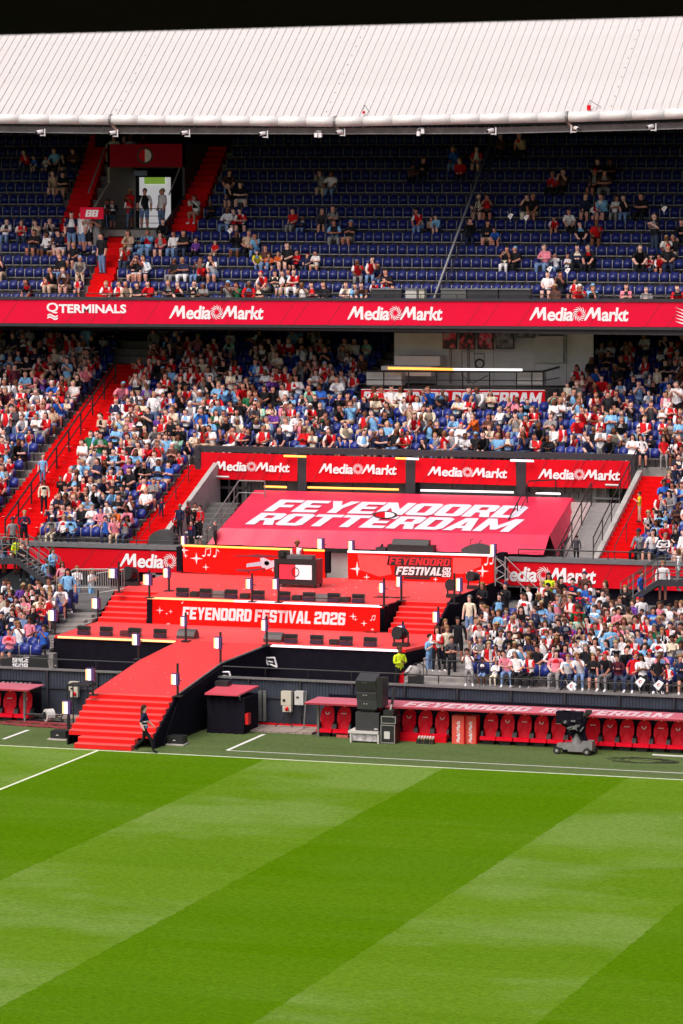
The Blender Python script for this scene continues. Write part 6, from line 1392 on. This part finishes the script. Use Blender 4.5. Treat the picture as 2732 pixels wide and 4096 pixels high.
m = MB(); a = at(916, 1575, 8.3); b = at(927, 1545, 8.3); m.prism([a, at(926, 1573, 8.3), at(927, 1541, 8.3), at(914, 1550, 8.3)], (.0, .08, 0)); tag(m.build('folded_sign', RED), 'narrow red board leaning on the rail beside the steward', 'board')
m = MB(); m.prism([at(927, 1545, 8.35), at(938, 1541, 8.35), at(945, 1528, 8.35), at(941, 1528, 8.35)], (0, .05, 0)); tag(m.build('paper_fan', WHITE), 'white paper board leaning beside the pushchair', 'board')

# ================================================================== SIDE STAIRS
def metalstairs(pts_px, d, w, label, n=12):
    """steel flight between two picture points at depth d, running along the stand"""
    a = at(*pts_px[0], d); b = at(*pts_px[1], d); t = tag(empty('steel_stairs', a), label, 'stairs')
    for y in (0, w): m = MB(); m.prism([wy(a, y, -.18), wy(b, y, -.18), wy(b, y, .08), wy(a, y, .08)], (0, .05, 0)); m.build('stringer', DGREY, t)
    for k in range(n):
        p = a+(b-a)*(k+.5)/n; m = MB(); m.b2((p[0]-.16, YT+d+.05, p[2]-.02), (p[0]+.16, YT+d+w, p[2]+.02)); m.build('tread', GREY, t)
    for y in (0, w):
        for h in (.35, .65, .95): m = MB(); m.tube(wy(a, y, h), wy(b, y, h), .02, 5); m.build('rail', GREY if pts_px[0][0] < 500 else BLKM, t)
        for k in range(4): p = a+(b-a)*k/3; m = MB(); m.tube(wy(p, y, 0), wy(p, y, .95), .025, 5); m.build('post', GREY, t)
    return t
metalstairs(((112, 1340), (38, 1286)), 21.5, 1.3, 'dark steel stairs descending at the left edge of the stand', 9)
metalstairs(((38, 1286), (-60, 1284)), 21.5, 1.3, 'dark steel landing with rails at the left edge', 6)
metalstairs(((1425, 1392), (1510, 1335)), 20.5, 1.3, 'dark steel stairs climbing to the right edge of the stand', 9)
metalstairs(((1510, 1335), (1640, 1338)), 20.5, 1.3, 'dark steel landing with rails at the right edge', 6)
m = MB(); m.prism([at(x, y, 22.6) for x, y in ((-60, 1370), (30, 1310), (60, 1310), (135, 1365), (135, 1375), (-60, 1380))], (0, .1, 0)); tag(m.build('stair_plate', mat('dark_slate_plate', (.05, .06, .07), .5)), 'dark sloping plate under the left steel stairs', 'plate')
# galvanised barrier left of the stage
def barrier(pts, label, d, h, n):
    t = tag(empty('galvanised_barrier', at(*pts[0], d)), label, 'barrier', 'galvanised barriers left of the stage')
    a = at(*pts[0], d); b = at(*pts[1], d)
    for z in (0, h): m = MB(); m.tube(wy(a, 0, z), wy(b, 0, z), .03, 6); m.build('rail', GALV, t)
    for k in range(n+1): p = a+(b-a)*k/n; m = MB(); m.tube(wy(p, 0, 0), wy(p, 0, h), .016, 5); m.build('upright', GALV, t)
barrier(((130, 1372), (170, 1349)), 'rising galvanised barrier panel with upright bars', 18.6, .75, 8)
barrier(((170, 1349), (252, 1349)), 'level galvanised barrier panel with upright bars', 18.6, .75, 16)
barrier(((222, 1362), (285, 1352)), 'galvanised barrier panel meeting the stage steps', 17.6, .8, 12)
barrier(((75, 1390), (108, 1374)), 'short sloping galvanised barrier panel beside the blue seats', 18.8, .5, 5)
t = tag(empty('concrete_steps', (-55.9, YT+14, 1.8)), 'worn concrete steps between the left blue seats and the stage', 'steps')
for k in range(9): m = MB(); m.b2((-56.15, YT+10.2+.75*k, zfront(10+.75*k)), (-55.2, YT+10.95+.75*k-.01, zfront(10+.75*k)+.12)); m.build('step', CONC, t)

# ================================================================== SPECIFIC PEOPLE
def face_bits(): pass
def stand_front(x, yh, top, leg=None, rz=None, v=None, scale=1.0, who=None, where='standing in the crowd right of the stage', zf=None, dmin=9.0, dmax=24.0, **kw):
    H = 1.74*scale; best = None
    if zf is None:
        for k in range(160):
            d = dmin+(dmax-dmin)*k/159; z = at(x, yh, d)[2]-H-zfront(d)
            if best is None or abs(z) < best[0]: best = (abs(z), d)
        d = best[1]; z = zfront(d)
    else: d, z = zf
    X = at(x, yh, d)[0]
    sp = spec('stand', v=v, top=top, leg=leg, **kw); sp['scale'] = scale if zf is None else kw.get('scale', scale)
    put(sp, (X, YT+d, z), rz if rz is not None else random.uniform(-.9, .9), where, 'standing spectators', True)
Z8 = lambda x, y: (1167+x/3.903, 1291.4+(y-22)/3.903)
Z7 = lambda x, y: (803.5+x/3.903, 1291.4+(y-24)/3.903)
for x, y, c, l, kw in ((145, 310, 'w', 'jean', dict(long=1.3)), (180, 230, 'w', 'k', {}), (275, 300, 'k', 'k', dict(long=1.3)), (365, 120, 'hv', 'k', {}), (300, 190, 'rw', 'k', {}), (360, 215, 'k', 'k', {}), (475, 155, 'k', 'jb', {}),
     (505, 260, 'g', 'g', dict(sl=True)), (580, 170, 'n', 'k', {}), (640, 270, 'n', 'jb', {}), (690, 110, 'br', 'k', {}), (700, 215, 'b', 'jb', {}), (740, 260, 'b', 'k', {}), (865, 190, 'br', 'k', dict(long=1.3)), (900, 310, 'k', 'k', {}),
     (1050, 230, 'k', 'k', {}), (1190, 320, 'w', 'jean', {}), (1075, 430, 't', 'k', dict(rz=math.pi)), (815, 370, 'br', 'k', {}), (935, 370, 'rw', 'k', {}), (980, 430, 'pk', 'k', {}), (770, 410, 'lb', 'k', {}), (380, 410, 'jean', 'k', {}),
     (625, 400, 'gr', 'k', dict(rz=math.pi)), (1205, 445, 'rw', 'jean', dict(scale=.8)), (1345, 380, 'pk', 'k', {}), (1440, 400, 'w', 'r', {}), (1550, 370, 'w', 'k', {}), (1295, 430, 'b', 'k', {}), (430, 190, 'br', 'k', {}), (560, 330, 'rw', 'k', {}), (1010, 330, 'dg', 'k', {}), (840, 270, 'w', 'k', {}), (240, 420, 'n', 'k', {}), (1120, 360, 'pu', 'k', {})):
    stand_front(*Z8(x, y), c, l, **kw)
for x, y, c, l, kw in ((1070, 325, 'cream', 'jean', dict(short=True, v=0, wide=1.0, patch=None)), (1190, 210, 'k', 'k', dict(v=1)), (1385, 205, 'k', 'k', {}), (1185, 385, 'k', 'k', dict(scale=.85)), (1210, 410, 'w', 'k', dict(v=1)), (1330, 450, 'lb', 'n', dict(v=1)), (1400, 440, 'pu', 'k', dict(scale=.9)),
     (1550, 300, 'w', 'jean', dict(long=1.3)), (970, 520, 'k', 'k', {}), (855, 540, 'br', 'k', dict(scale=.9)), (775, 600, 'rw', 'k', {}), (870, 590, 'cream', 'k', {}), (1150, 540, 'r', 'k', dict(scale=.8)), (1250, 560, 'm', 'jean', dict(scale=.85))):
    stand_front(*Z7(x, y), c, l, where='standing beside the right end of the stage', **kw)
def spot(x, yh, yfoot, top, leg, label_, v=0, rz=0, d=None, z=None, kind='stand', **kw):
    """a person whose feet are seen: depth d or floor height z given"""
    if z is not None: F_ = gz(x, yfoot, z)
    else: F_ = at(x, yfoot, d)
    Hh = at(x, yh, F_[1]-YT)[2]-F_[2]; sc = Hh/(1.76 if kind != 'sit' else 1.4)
    sp = spec(kind, v=v, top=top, leg=leg, **kw); sp['scale'] = sc; sp['label'] = label_; put(sp, F_, rz, '', None, True)
spot(1037.5, 1461, 1565, 'dg', 'k', 'man in charcoal shirt and black trousers standing arms folded at the walkway rail', v=1, rz=.3, z=1.52, long=0, short=False, sl=False)
spot(985.5, 1456, 1558, 'lb', 'jean', 'boy in patterned grey blue shirt and jeans leaning on the stage corner', v=2, rz=1.0, z=1.52, long=0, short=False)
spot(1012, 1462, 1552, 'n', 'k', 'person in navy top standing between the leaning boy and the man in charcoal', v=0, rz=.4, z=1.56, long=0)
spot(917, 1484, 1590, 'hv', 'k', 'steward in fluorescent yellow vest standing below the right end of the stage', v=1, rz=.9, d=8.3, long=0, short=False, sl=True, skin=SKINS[4])
spot(332, 1619, 1728, 'n', 'k', 'steward with long brown hair and striped dark vest walking past the red steps', v=0, rz=math.pi*.5+.25, kind='walk', z=0, wide=1.22, patch=None, long=1.6, short=False, sl=False, hair=lin('3b2419'), shoe=COLS['k'])
_fd = px((at(682, 1300, by-YT+1.2)[0], by+1.2, ZM+.0))[1]
spot(682, 1241, _fd, 'rw', 'k', 'disc jockey with headphones in a red and white shirt behind the booth', v=1, rz=0, z=ZM, long=0, hair=lin('8a5a3a'))
spot(1323, 1229, 1292, 'dg', 'k', 'man in dark suit seen from behind on the ramp right of the tarpaulin', v=0, rz=math.pi, d=25.6, long=0, sl=True, short=False)
spot(494, 1196, 1262, 'dg', 'k', 'man in dark jacket looking down at the left corner of the tarpaulin', v=2, rz=-1.0, d=25.1, long=0, sl=True, short=False)
for k, (x, yh) in enumerate(((413, 1158), (432, 1150), (447, 1155), (460, 1160), (404, 1172), (455, 1185), (440, 1195))):
    spot(x, yh, yh+75, random.choice(['k', 'k', 'n', 'r']), 'k', 'dark clothed person in the group on the steps left of the tarpaulin, %s of them' % ORD[k], v=k % 3, rz=random.uniform(-1, 1), d=25.5+.5*(k % 3), sl=True)
spot(98, 1046, 1116, 'lb', 'jean', 'bald man in pale blue polo standing in the wide red aisle', v=0, rz=.3, d=30.2, long=0, hair=SKINS[0], short=False)
spot(101, 1103, 1180, 'cream', 'k', 'woman in cream top with shoulder bag standing in the wide red aisle', v=0, rz=.5, d=27.3, long=0, short=False)
spot(1468, 1129, 1200, 'y', 't', 'child in pale yellow shirt bending forward on the right red aisle', v=2, rz=-1.2, d=28.5, scale=1, long=0)
spot(172, 1165, 1230, 'w', 'jean', 'person in white shirt standing and leaning over in the block beside the wide red aisle', v=2, rz=-1.3, d=25.9, long=0)
spot(370, 1143, 1187, 'n', 'n', 'small child in navy standing at the edge of the narrow red aisle', v=0, rz=.4, d=27.5)
for k, (x, yh, c, l) in enumerate(((30, 1188, 'g', 'k'), (55, 1172, 'n', 'k'), (10, 1232, 'n', 'jean'), (38, 1232, 'hv', 'k'), (55, 1246, 'k', 'k'), (78, 1286, 'lb', 'n'), (106, 1281, 'lb', 'k'), (121, 1258, 'lb', 'k'), (112, 1303, 'pu', 'n'), (143, 1290, 'pk', 'jean'), (177, 1300, 'w', 'jean'), (210, 1305, 'w', 'lb'), (9, 1330, 'n', 'k'))):
    spot(x, yh, yh+(88 if k < 12 else 82), c if c in COLS else 'w', l if l in COLS else 'k', '%s of the people in %s on and below the left steel stairs' % (['first', 'second', 'third', 'fourth', 'fifth', 'sixth', 'seventh', 'eighth', 'ninth', 'tenth', 'eleventh', 'twelfth', 'last'][k], CNAME.get(c, 'white')), v=k % 3, rz=random.uniform(-.8, 1.2), d=22.2 if k < 12 else 16.5)
for k, (x, yh, c, l) in enumerate(((1521, 1288, 'w', 'g'), (1556, 1262, 'w', 'g'), (1470, 1311, 'b', 'b'), (1436, 1345, 'k', 'k'))):
    spot(x, yh, yh+95, c, l, ['person in white with green scarf on the right steel landing', 'large person in pale shirt and grey trousers at the top of the right steel stairs', 'bald man in blue climbing the right steel stairs with a black bag', 'person in black crouching under the right steel stairs'][k], v=0, rz=[.2, 1.8, 1.5, .3][k], d=[21, 21, 20.9, 22][k], long=0)
# helper for picture lists of seated people on a terrace
def snap(x, yhead, zfun, dfun, n, hh=1.30, sc=1.0):
    best = None
    for i in range(n):
        d = dfun(i)+.5; z = zfun(i); e = abs(at(x, yhead, d)[2]-(z+hh*sc))
        if best is None or e < best[0]: best = (e, i, d, z)
    return best[1], best[2], best[3]
UP_L = []
A3 = lambda L: [(x/3.035, 275.5+y/3.035, c, f) for x, y, c, f in L]
A4 = lambda L: [(516.6+x/3.035, 275.5+y/3.035, c, f) for x, y, c, f in L]
A5 = lambda L: [(1033+x/2.931, 275.5+y/2.931, c, f) for x, y, c, f in L]
S3 = '800,125,w;860,115,k;925,115,w;1015,125,r;195,190,r;262,225,b,k;325,220,w,k;395,200,lb;455,230,k,k;525,195,br;385,365,t;455,370,k;495,520,n,s;570,530,w,s;610,525,k,s;675,490,g,s;750,640,k,s;785,665,k,s;760,750,rw,s;710,730,k,s;905,490,r,s;1005,490,kw,s;1125,475,w,s;900,545,rw,s;1375,540,w;1480,590,k,k;38,705,w;150,720,rw;272,715,t;350,720,w;490,725,r;430,770,r;240,800,k;325,810,w;380,830,o,k;440,820,n;515,840,k;560,920,g;18,965,n;430,965,k;905,800,t;975,850,lb,k;1040,810,lb;1125,805,r;1145,730,k;1215,810,w;1285,820,k;1365,825,pu,k;1500,850,r,k;885,890,rw;970,930,rw;1020,980,w;960,990,k;1215,990,k;1297,970,n;1385,975,g;1425,1045,r,k;1500,990,w;330,1110,rw,k;375,1080,k;475,1075,br;545,1100,rw,k;225,1150,k;750,1160,rw;835,1190,rw;905,1185,t;975,1150,k;1040,1170,r;1105,1185,b,k;1190,1150,k;1260,1150,k;1345,1100,k;1415,1180,g'
S4 = '25,370,br;60,480,k;115,470,k;20,630,w;65,655,r;120,650,rw;685,370,g;745,375,w;475,615,r;540,665,n,k;670,640,dg;750,635,g;770,740,lb;872,710,k;1305,300,br,k;1375,265,k;1368,635,rw;1440,655,t,k;1490,665,lb,k;82,805,k;157,825,t;220,820,lb;285,845,br;232,935,y,k;310,920,o,k;375,935,o,k;435,890,k;497,930,r,k;567,930,n,k;640,930,w,k;292,1065,rw;355,1095,k;405,1050,k;435,1100,br;475,1080,rw;935,1005,rw;1015,980,rw;1085,1005,n,k;1050,1100,rw,k;1135,1080,k;1180,1115,k;1125,1130,rw,k;40,1160,g;95,1170,gr;172,1170,r;250,1165,k;545,1160,t;620,1155,k;700,1160,k;850,1155,w;925,1190,lb;970,1175,br'
S5 = '350,90,br;490,90,t;47,195,b;178,195,r;75,280,r;1000,240,k;1095,235,k;700,330,r;765,345,br;975,360,k;1040,340,br;183,515,n;250,555,br;513,525,k;572,530,k;905,505,n;983,545,w,k;1043,520,lb;1108,530,w;1188,530,k;1305,495,k;1380,560,k,s;132,695,k;252,710,k;312,715,b,k;700,650,rw,k;810,615,w;903,680,k;988,690,r;368,890,k;440,890,k;650,860,pk;720,905,w,k;793,895,w,k;863,855,n;963,905,k;1277,850,k;1335,910,rw,k;1415,905,rw,k;1465,860,k;1465,785,w;1515,800,k;1560,720,k;660,1050,w;710,1090,br;760,1055,k;835,1070,rw,k;880,1120,r;945,1115,lb;1185,1100,pk;1325,1140,g;1550,1120,r;975,1165,k'
def parse(s):
    out = []
    for e in s.split(';'):
        q_ = e.split(','); out.append((float(q_[0]), float(q_[1]), q_[2], q_[3] if len(q_) > 3 else ''))
    return out
OCC_U = set()
for x, y, c, f in A3(parse(S3))+A4(parse(S4))+A5(parse(S5)):
    kid = f == 'k'; sc = .74 if kid else 1.0
    if f == 's':
        inP = 245 < x < 400
        d = 42.7 if inP else (41.6 if y < 480 else 40.2); z = zu(d) if not inP else ZF
        if inP: d = 43.4
        X = at(x, y, d)[0]; sp = spec('stand', top=c); sp['scale'] = max(.8, min(1.1, (at(x, y-4, d)[2]-z)/1.76)); put(sp, (X, YT+d, z), random.uniform(-.7, .7), 'standing near the portal of the upper tier', 'spectators in the upper tier'); continue
    i, d, z = snap(x, y, ZU, DU, 17, 1.30, sc); X = at(x, y, d)[0]
    sp = spec('sit', top=c, kid=kid); put(sp, (X, YT+d-.06, z), random.uniform(-.35, .35), 'upper', 'spectators in the upper tier'); OCC_U.add((i, round(X/SP)))
# waved and draped flags in the upper tier
def flag(x, y, d, label, s=.3, red=False):
    c = at(x, y, d); t = tag(empty('small_flag', c), label, 'flag', 'small white flags with a round emblem')
    mf = quadmap(c+np.array((-s, 0, 0)), c+np.array((0, 0, -s*.9)), c+np.array((s*.9, .03, .1)), c+np.array((0, .03, s)))
    m = MB(); m.prism([mf(0, 0), mf(1, 0), mf(1, 1), mf(0, 1)], (0, .008, 0)); m.build('cloth', WHITE, t)
    crest(t, mf, .5, .5, .22, .22); m = MB(); m.tube(c+np.array((-s*1.1, .02, .25)), c+np.array((0, .02, -s*1.8)), .008, 5); m.build('stick', WPAINT, t)
for x, y, d, lb4 in ((1262, 618, 38.2, 'white flag with round emblem, left of the crossed pair in the upper tier'), (1303, 622, 38.2, 'white flag with round emblem, right of the crossed pair in the upper tier'), (1525, 480, 41.5, 'white flag waved near the right end of the upper tier'),
    (1534, 930, 36.5, 'white flag waved at the right edge of the lower stand'), (360, 930, 36, 'white flag held right of the wide red aisle'), (1208, 500, 41, 'white flag resting on empty seats in the upper tier'), (1172, 497, 41, 'white and red flag resting on empty seats in the upper tier'),
    (528, 530, 41, 'white flag draped over a seat near the left of the upper tier'), (1312, 1577, 7.7, 'white flag hanging over the perimeter rail left of the blue cap'), (1470, 1567, 7.7, 'white flag over the perimeter rail beside a red one'), (1512, 1574, 7.7, 'white flag over the perimeter rail at the right edge')):
    flag(x, y, d, lb4, .14 if y < 1000 else .2)

# ================================================================== SEAT GRID AND SEATED CROWD
def vis(P, mx=70): x, y = px(P); return -mx < x < 1568+mx
def span_name(b, i, k, n):
    if n == 1: return ''
    if b == 'lower stand': return [' left of wide aisle', ' by narrow aisle' if i <= 9 else ' middle', ' right end'][k]
    return [' left of red steps', ' above portal' if n == 3 else ' right of red steps', ' right of red steps'][k]
OR2 = ORD+['eleventh', 'twelfth', 'thirteenth', 'fourteenth', 'fifteenth', 'sixteenth', 'seventeenth', 'eighteenth', 'nineteenth', 'twentieth', 'twentyfirst', 'twentysecond', 'twentythird', 'twentyfourth', 'twentyfifth']
def fill(block_, rows, zfun, dfun, xr, dens, where, group, far=False, seat=True, occ=None, people=True, n_of=None):
    for i in rows:
        d = dfun(i)+.42; z = zfun(i)
        for bi_, (xa, xb) in enumerate(xr(i, d)):
            bl_ = span_name(block_, i, bi_, len(xr(i, d)))
            n0, n1 = math.ceil((xa+.12)/SP), math.floor((xb-.12)/SP)
            for k in range(n0, n1+1):
                P = (k*SP, YT+d, z)
                if not vis(P): continue
                X = k*SP; r_ = random.random(); oc = people and r_ < dens(i, X)
                if occ is not None: oc = (i, k) in occ
                SEATS.append((P, oc, block_+bl_, i, k-n0 if X > -45 else n1-k))
                if oc and people:
                    kid = random.random() < .16
                    dx = random.uniform(-.05, .05); dy = random.uniform(-.14, 0)
                    if random.random() < .05 and i > 2:
                        sp = spec('stand', kid=kid)
                        put(sp, (X+dx, P[1]-.3, z), random.uniform(-.7, .7), (block_+bl_, i, k-n0), group)
                    else:
                        sp = spec('sit', kid=kid); put(sp, (X+dx, P[1]-.08+dy, z), random.gauss(0, .28), (block_+bl_, i, k-n0), group)
fr_x = lambda i, d: [(at(1070+3*i, 1500, d)[0], XR+1)]
fill('right front block', range(NF), lambda i: zfront(F0_+.8*(i+1)), lambda i: F0_+.8*i, fr_x, lambda i, X: .95 if i < 7 else (.7 if i < 8 else .4), 0, 'seated spectators right of the stage')
fill('left front block', range(NF), lambda i: zfront(F0_+.8*(i+1)), lambda i: F0_+.8*i, lambda i, d: [(XL, at(112, 1450, d)[0] if i < 4 else -56.2)], lambda i, X: .12 if i < 1 else (.5 if i < 3 else .88), 0, 'seated spectators left of the stage')
CBX = (at(829, 910, 39.0)[0]-.2, at(1251, 910, 39.0)[0]+.3)
def sec_x(i, d):
    a, b = aisA(d); out = [(XL, a-.05)]
    if i <= 9: out += [(b+.05, AB[0]-.05), (AR_[1]+.1, XR+1)]
    else:
        if d > 38.7: out += [(b+.05, CBX[0]), (CBX[1]+.2, XR+1)]
        else: out += [(b+.05, XR+1)]
    return out
def sec_d(i, X):
    if i <= 8: return .9 if X > -40 else .84
    base = .80 if X < -54 else (.62 if X < -44 else (.72 if X < -36 else .86))
    if 13 <= i <= 15 and CBX[0] < X < CBX[1]: base = .55
    if i > 17: base *= .86
    if i > 21: base *= .7
    if i > 20 and X < -48: base *= .75
    return base
fill('lower stand', range(NB-1), ZB, DB, sec_x, sec_d, 0, 'seated spectators in the lower stand')
def up_x(i, d):
    a, b = aisU(d); out = []
    if d < 42.7: out = [(XL, a-.05), (b+.05, XR+1)]
    else:
        l0, l1 = aisUL(d); r0_, r1_ = aisUR(d); out = [(XL, l0-.05)]
        if d > 48.4: out += [(l1+.05, r0_-.05)]
        out += [(r1_+.05, XR+1)]
    return out
fill('upper tier', range(17), ZU, DU, up_x, lambda i, X: 0, 0, '', occ=OCC_U, people=False)

SEGS = {'lower': [(-200, 'left edge'), (200, 'wide aisle'), (463, 'first banner'), (693, 'second banner'), (942, 'third banner'), (1196, 'fourth banner'), (1450, 'right aisle')],
        'upper': [(-200, 'left edge'), (107, 'first white word'), (340, 'second white word'), (620, 'bare red board'), (797, 'third white word'), (1020, 'dark cabinets'), (1215, 'last white word'), (1445, 'right edge')],
        'right': [(-200, 'stage'), (1170, 'camera dolly'), (1400, 'right edge')], 'left ': [(-200, 'left edge')]}
def seg(b, x):
    L = SEGS['upper' if b.startswith('upper') else 'lower' if b.startswith('lower') else 'right' if b.startswith('right') else 'left ']
    return [n for x0, n in L if x >= x0][-1]
LOCN = {}
_cnt = {}
for s_ in sorted(SEATS, key=lambda q_: q_[0][0]):
    b_ = s_[2].split()[0]; x_ = px(s_[0])[0]; sg = seg(s_[2], x_); kk = (b_, s_[3], sg); _cnt[kk] = _cnt.get(kk, 0)+1; LOCN[(b_, s_[3], round(s_[0][0]/SP))] = (sg, min(_cnt[kk], 25))
# nearest people become individuals, the rest one mass
def dist(P): return float((np.array(P)-CAM) @ FW)
forced = [p for p in PEOPLE if p[5]]; rest = sorted([p for p in PEOPLE if not p[5]], key=lambda p: dist(p[1]))
inview = [p for p in rest if 0 < px(p[1])[0] < 1568]; outv = [p for p in rest if not (0 < px(p[1])[0] < 1568)]
NI = 300-len(forced)
indiv = forced+inview[:NI]; mass = inview[NI:]+outv
usedlab = {}; NICE = {'spectator': 1}
def place(p):
    sp, loc, rz, where, group, _ = p
    v, f, cols, hv, hf = person_arrays(sp, 1)
    o = bpy.data.objects.new('person', fast_mesh('person', v, f, cols, CLOTH)); COL.objects.link(o); o.location = loc; o.rotation_euler.z = rz
    h = bpy.data.objects.new('hair', fast_mesh('hair', hv, hf, np.tile(np.array([*sp['hair'], 1.0]), (len(hf), 1)), CLOTH)); COL.objects.link(h); h.parent = o
    lg = ''
    if 'label' in sp: lab = sp['label']
    else:
        c = CNAME.get(sp['top'], 'dark'); hl = 'long haired ' if sp['long'] else ''; lg = {'k': 'black', 'jean': 'denim', 'jb': 'dark denim', 't': 'tan', 'g': 'grey', 'n': 'navy', 'w': 'white', 'cream': 'cream', 'r': 'red', 'b': 'blue', 'lb': 'light blue'}.get(sp['leg'], 'dark')+(' shorts' if sp['short'] else ' trousers')
        if isinstance(where, tuple):
            b_ = where[0].split()[0]; sg, kk = LOCN.get((b_, where[1], round(loc[0]/SP)), ('aisle', 1))
            lab = '%s in %s, %s, %s %s row, %s by %s' % ((hl.replace('long haired', 'long-haired')+('child' if sp['scale'] < .82 else 'person')), c, lg.replace(' ', '-') if False else lg, OR2[where[1]], {'right': 'front right', 'left': 'front left'}.get(b_, b_+''), OR2[kk-1], sg)
        else:
            x_, y_ = px(loc); sg = [n for x0, n in ((-999, 'by the right stage end'), (1085, 'below the truss'), (1165, 'under the first white letters'), (1235, 'under the white swirl'), (1290, 'under the last white letters'), (1375, 'left of the steel stairs'), (1460, 'under the steel landing')) if x_ >= x0][-1]
            lab = '%s%s in %s, %s, standing %s%s' % (hl.replace('long haired', 'long-haired'), 'child' if sp['scale'] < .82 else 'person', c, lg, sg, ', in front' if y_ > 1480 else '')
    k = usedlab.get(lab, 0); usedlab[lab] = k+1
    if k: lab = '%s, %s' % (lab, ['', 'further back', 'further right', 'further left', 'nearest'][min(k, 4)])
    if len(lab.split()) > 16: lab = lab.replace(', '+lg, '')
    tag(o, lab, 'person', group)
    return o
objs = {id(p[0]): place(p) for p in indiv}
B1 = Bulk(); B2 = Bulk()
for p in mass:
    sp, loc, rz = p[0], p[1], p[2]; v, f, cols, hv, hf = person_arrays(sp, 0); M = xf(loc, rz); B = B2 if loc[2] > 14 else B1
    B.add(v, f, cols, M); B.add(hv, hf, sp['hair'], M)
o = B1.build('crowd', CLOTH); stuff(o, 'packed crowd of spectators filling the rows of the lower stand'); o['category'] = 'crowd'
o = B2.build('upper_crowd', CLOTH); stuff(o, 'scattered spectators sitting in the dark upper tier'); o['category'] = 'crowd'
sme = fast_mesh('stadium_seat', SV, SF, SCOL, PLAST, False)
free = sorted([s for s in SEATS if not s[1] and 0 < px(s[0])[0] < 1568], key=lambda s: dist(s[0]))
one = set(id(s) for s in free[:300])
SB = Bulk(); SBU = Bulk()
SCOLU = SCOL.copy(); SCOLU[SCOL[:, 2] > SCOL[:, 0]*3, :3] = lin('1a2468')  # darker navy upstairs, partly the tier's shade put into the colour
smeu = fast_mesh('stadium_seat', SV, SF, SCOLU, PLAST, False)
for s in SEATS:
    if id(s) in one:
        o = bpy.data.objects.new('stadium_seat', smeu if s[0][2] > 14 else sme); COL.objects.link(o); o.location = s[0]
        b_ = s[2].split()[0]; sg, kk = LOCN[(b_, s[3], round(s[0][0]/SP))]
        tag(o, 'empty blue seat, %s %s row, %s place by %s' % (OR2[s[3]], {'right': 'front right', 'left': 'front left'}.get(b_, b_+' stand'), OR2[kk-1], sg), 'seat', 'empty blue stadium seats')
    else:
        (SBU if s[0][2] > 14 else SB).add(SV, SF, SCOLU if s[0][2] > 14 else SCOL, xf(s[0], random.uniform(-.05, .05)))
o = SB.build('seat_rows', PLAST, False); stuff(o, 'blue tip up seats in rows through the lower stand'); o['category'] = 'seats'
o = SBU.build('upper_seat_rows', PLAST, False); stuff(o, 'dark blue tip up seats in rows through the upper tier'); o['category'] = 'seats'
# paper scraps and confetti lying on the red floors
m = MB()
def scrap(x, y, z, r_): a = random.uniform(0, 3); m.quad(*[(x+r_*math.cos(a+t), y+r_*1.4*math.sin(a+t), z+.012) for t in (0, 1.4, 3.1, 4.4)])
for k in range(60):
    d = random.uniform(17.9, 24.0); scrap(random.uniform(-52, -41.4), YT+d, ZM, random.uniform(.025, .07))
for k in range(40):
    d = random.uniform(25.6, 42); a, b = aisA(d); scrap(random.uniform(a+.1, b-.1), YT+d, ZB(int((d-25.45)/.85))+.33, random.uniform(.03, .08))
for k in range(16): d = random.uniform(3.3, 8); scrap(random.uniform(-50.2, -47.2), YT+d, 1.6+.57*(d-3.25)/4.75, .03)
o = m.build('paper_scraps', WHITE); stuff(o, 'white paper scraps scattered over the red stage and aisle floors'); o['category'] = 'litter'
# reflective bands, headphones and similar worn pieces
def worn(label_start, fn):
    for p in indiv:
        if p[0].get('label', '').startswith(label_start): fn(objs[id(p[0])], p[0]['scale'])
def band(o, s, z, w, mt, h=.05, nm='reflective_band', r=(.175, .12)):
    m = MB(); n = 12; P = []
    for k in range(n):
        a = 2*math.pi*k/n
        for zz in (z, z+h): P.append((r[0]*s*w*math.cos(a), r[1]*s*w*math.sin(a), zz*s))
    m.add(P, [(2*k, (2*k+2) % (2*n), (2*k+3) % (2*n), 2*k+1) for k in range(n)]); b = m.build(nm, mt, None); b.parent = o
worn('steward with long', lambda o, s: (band(o, s, 1.15, 1.12, WHITE), band(o, s, 1.02, 1.1, WHITE), band(o, s, .92, 1.12, mat('vest_blue', (.2, .25, .5)), .1, 'vest_hem')))
worn('steward in fluor', lambda o, s: band(o, s, 1.1, 1.1, mat('reflective_yellow', (.8, .85, .3)), .06))
worn('disc jockey', lambda o, s: band(o, s, 1.62, .62, BLKM, .08, 'headphones', (.19, .05)))
print('people', len(PEOPLE), 'indiv', len(indiv), 'mass', len(mass), 'seats', len(SEATS), 'free', len(free))
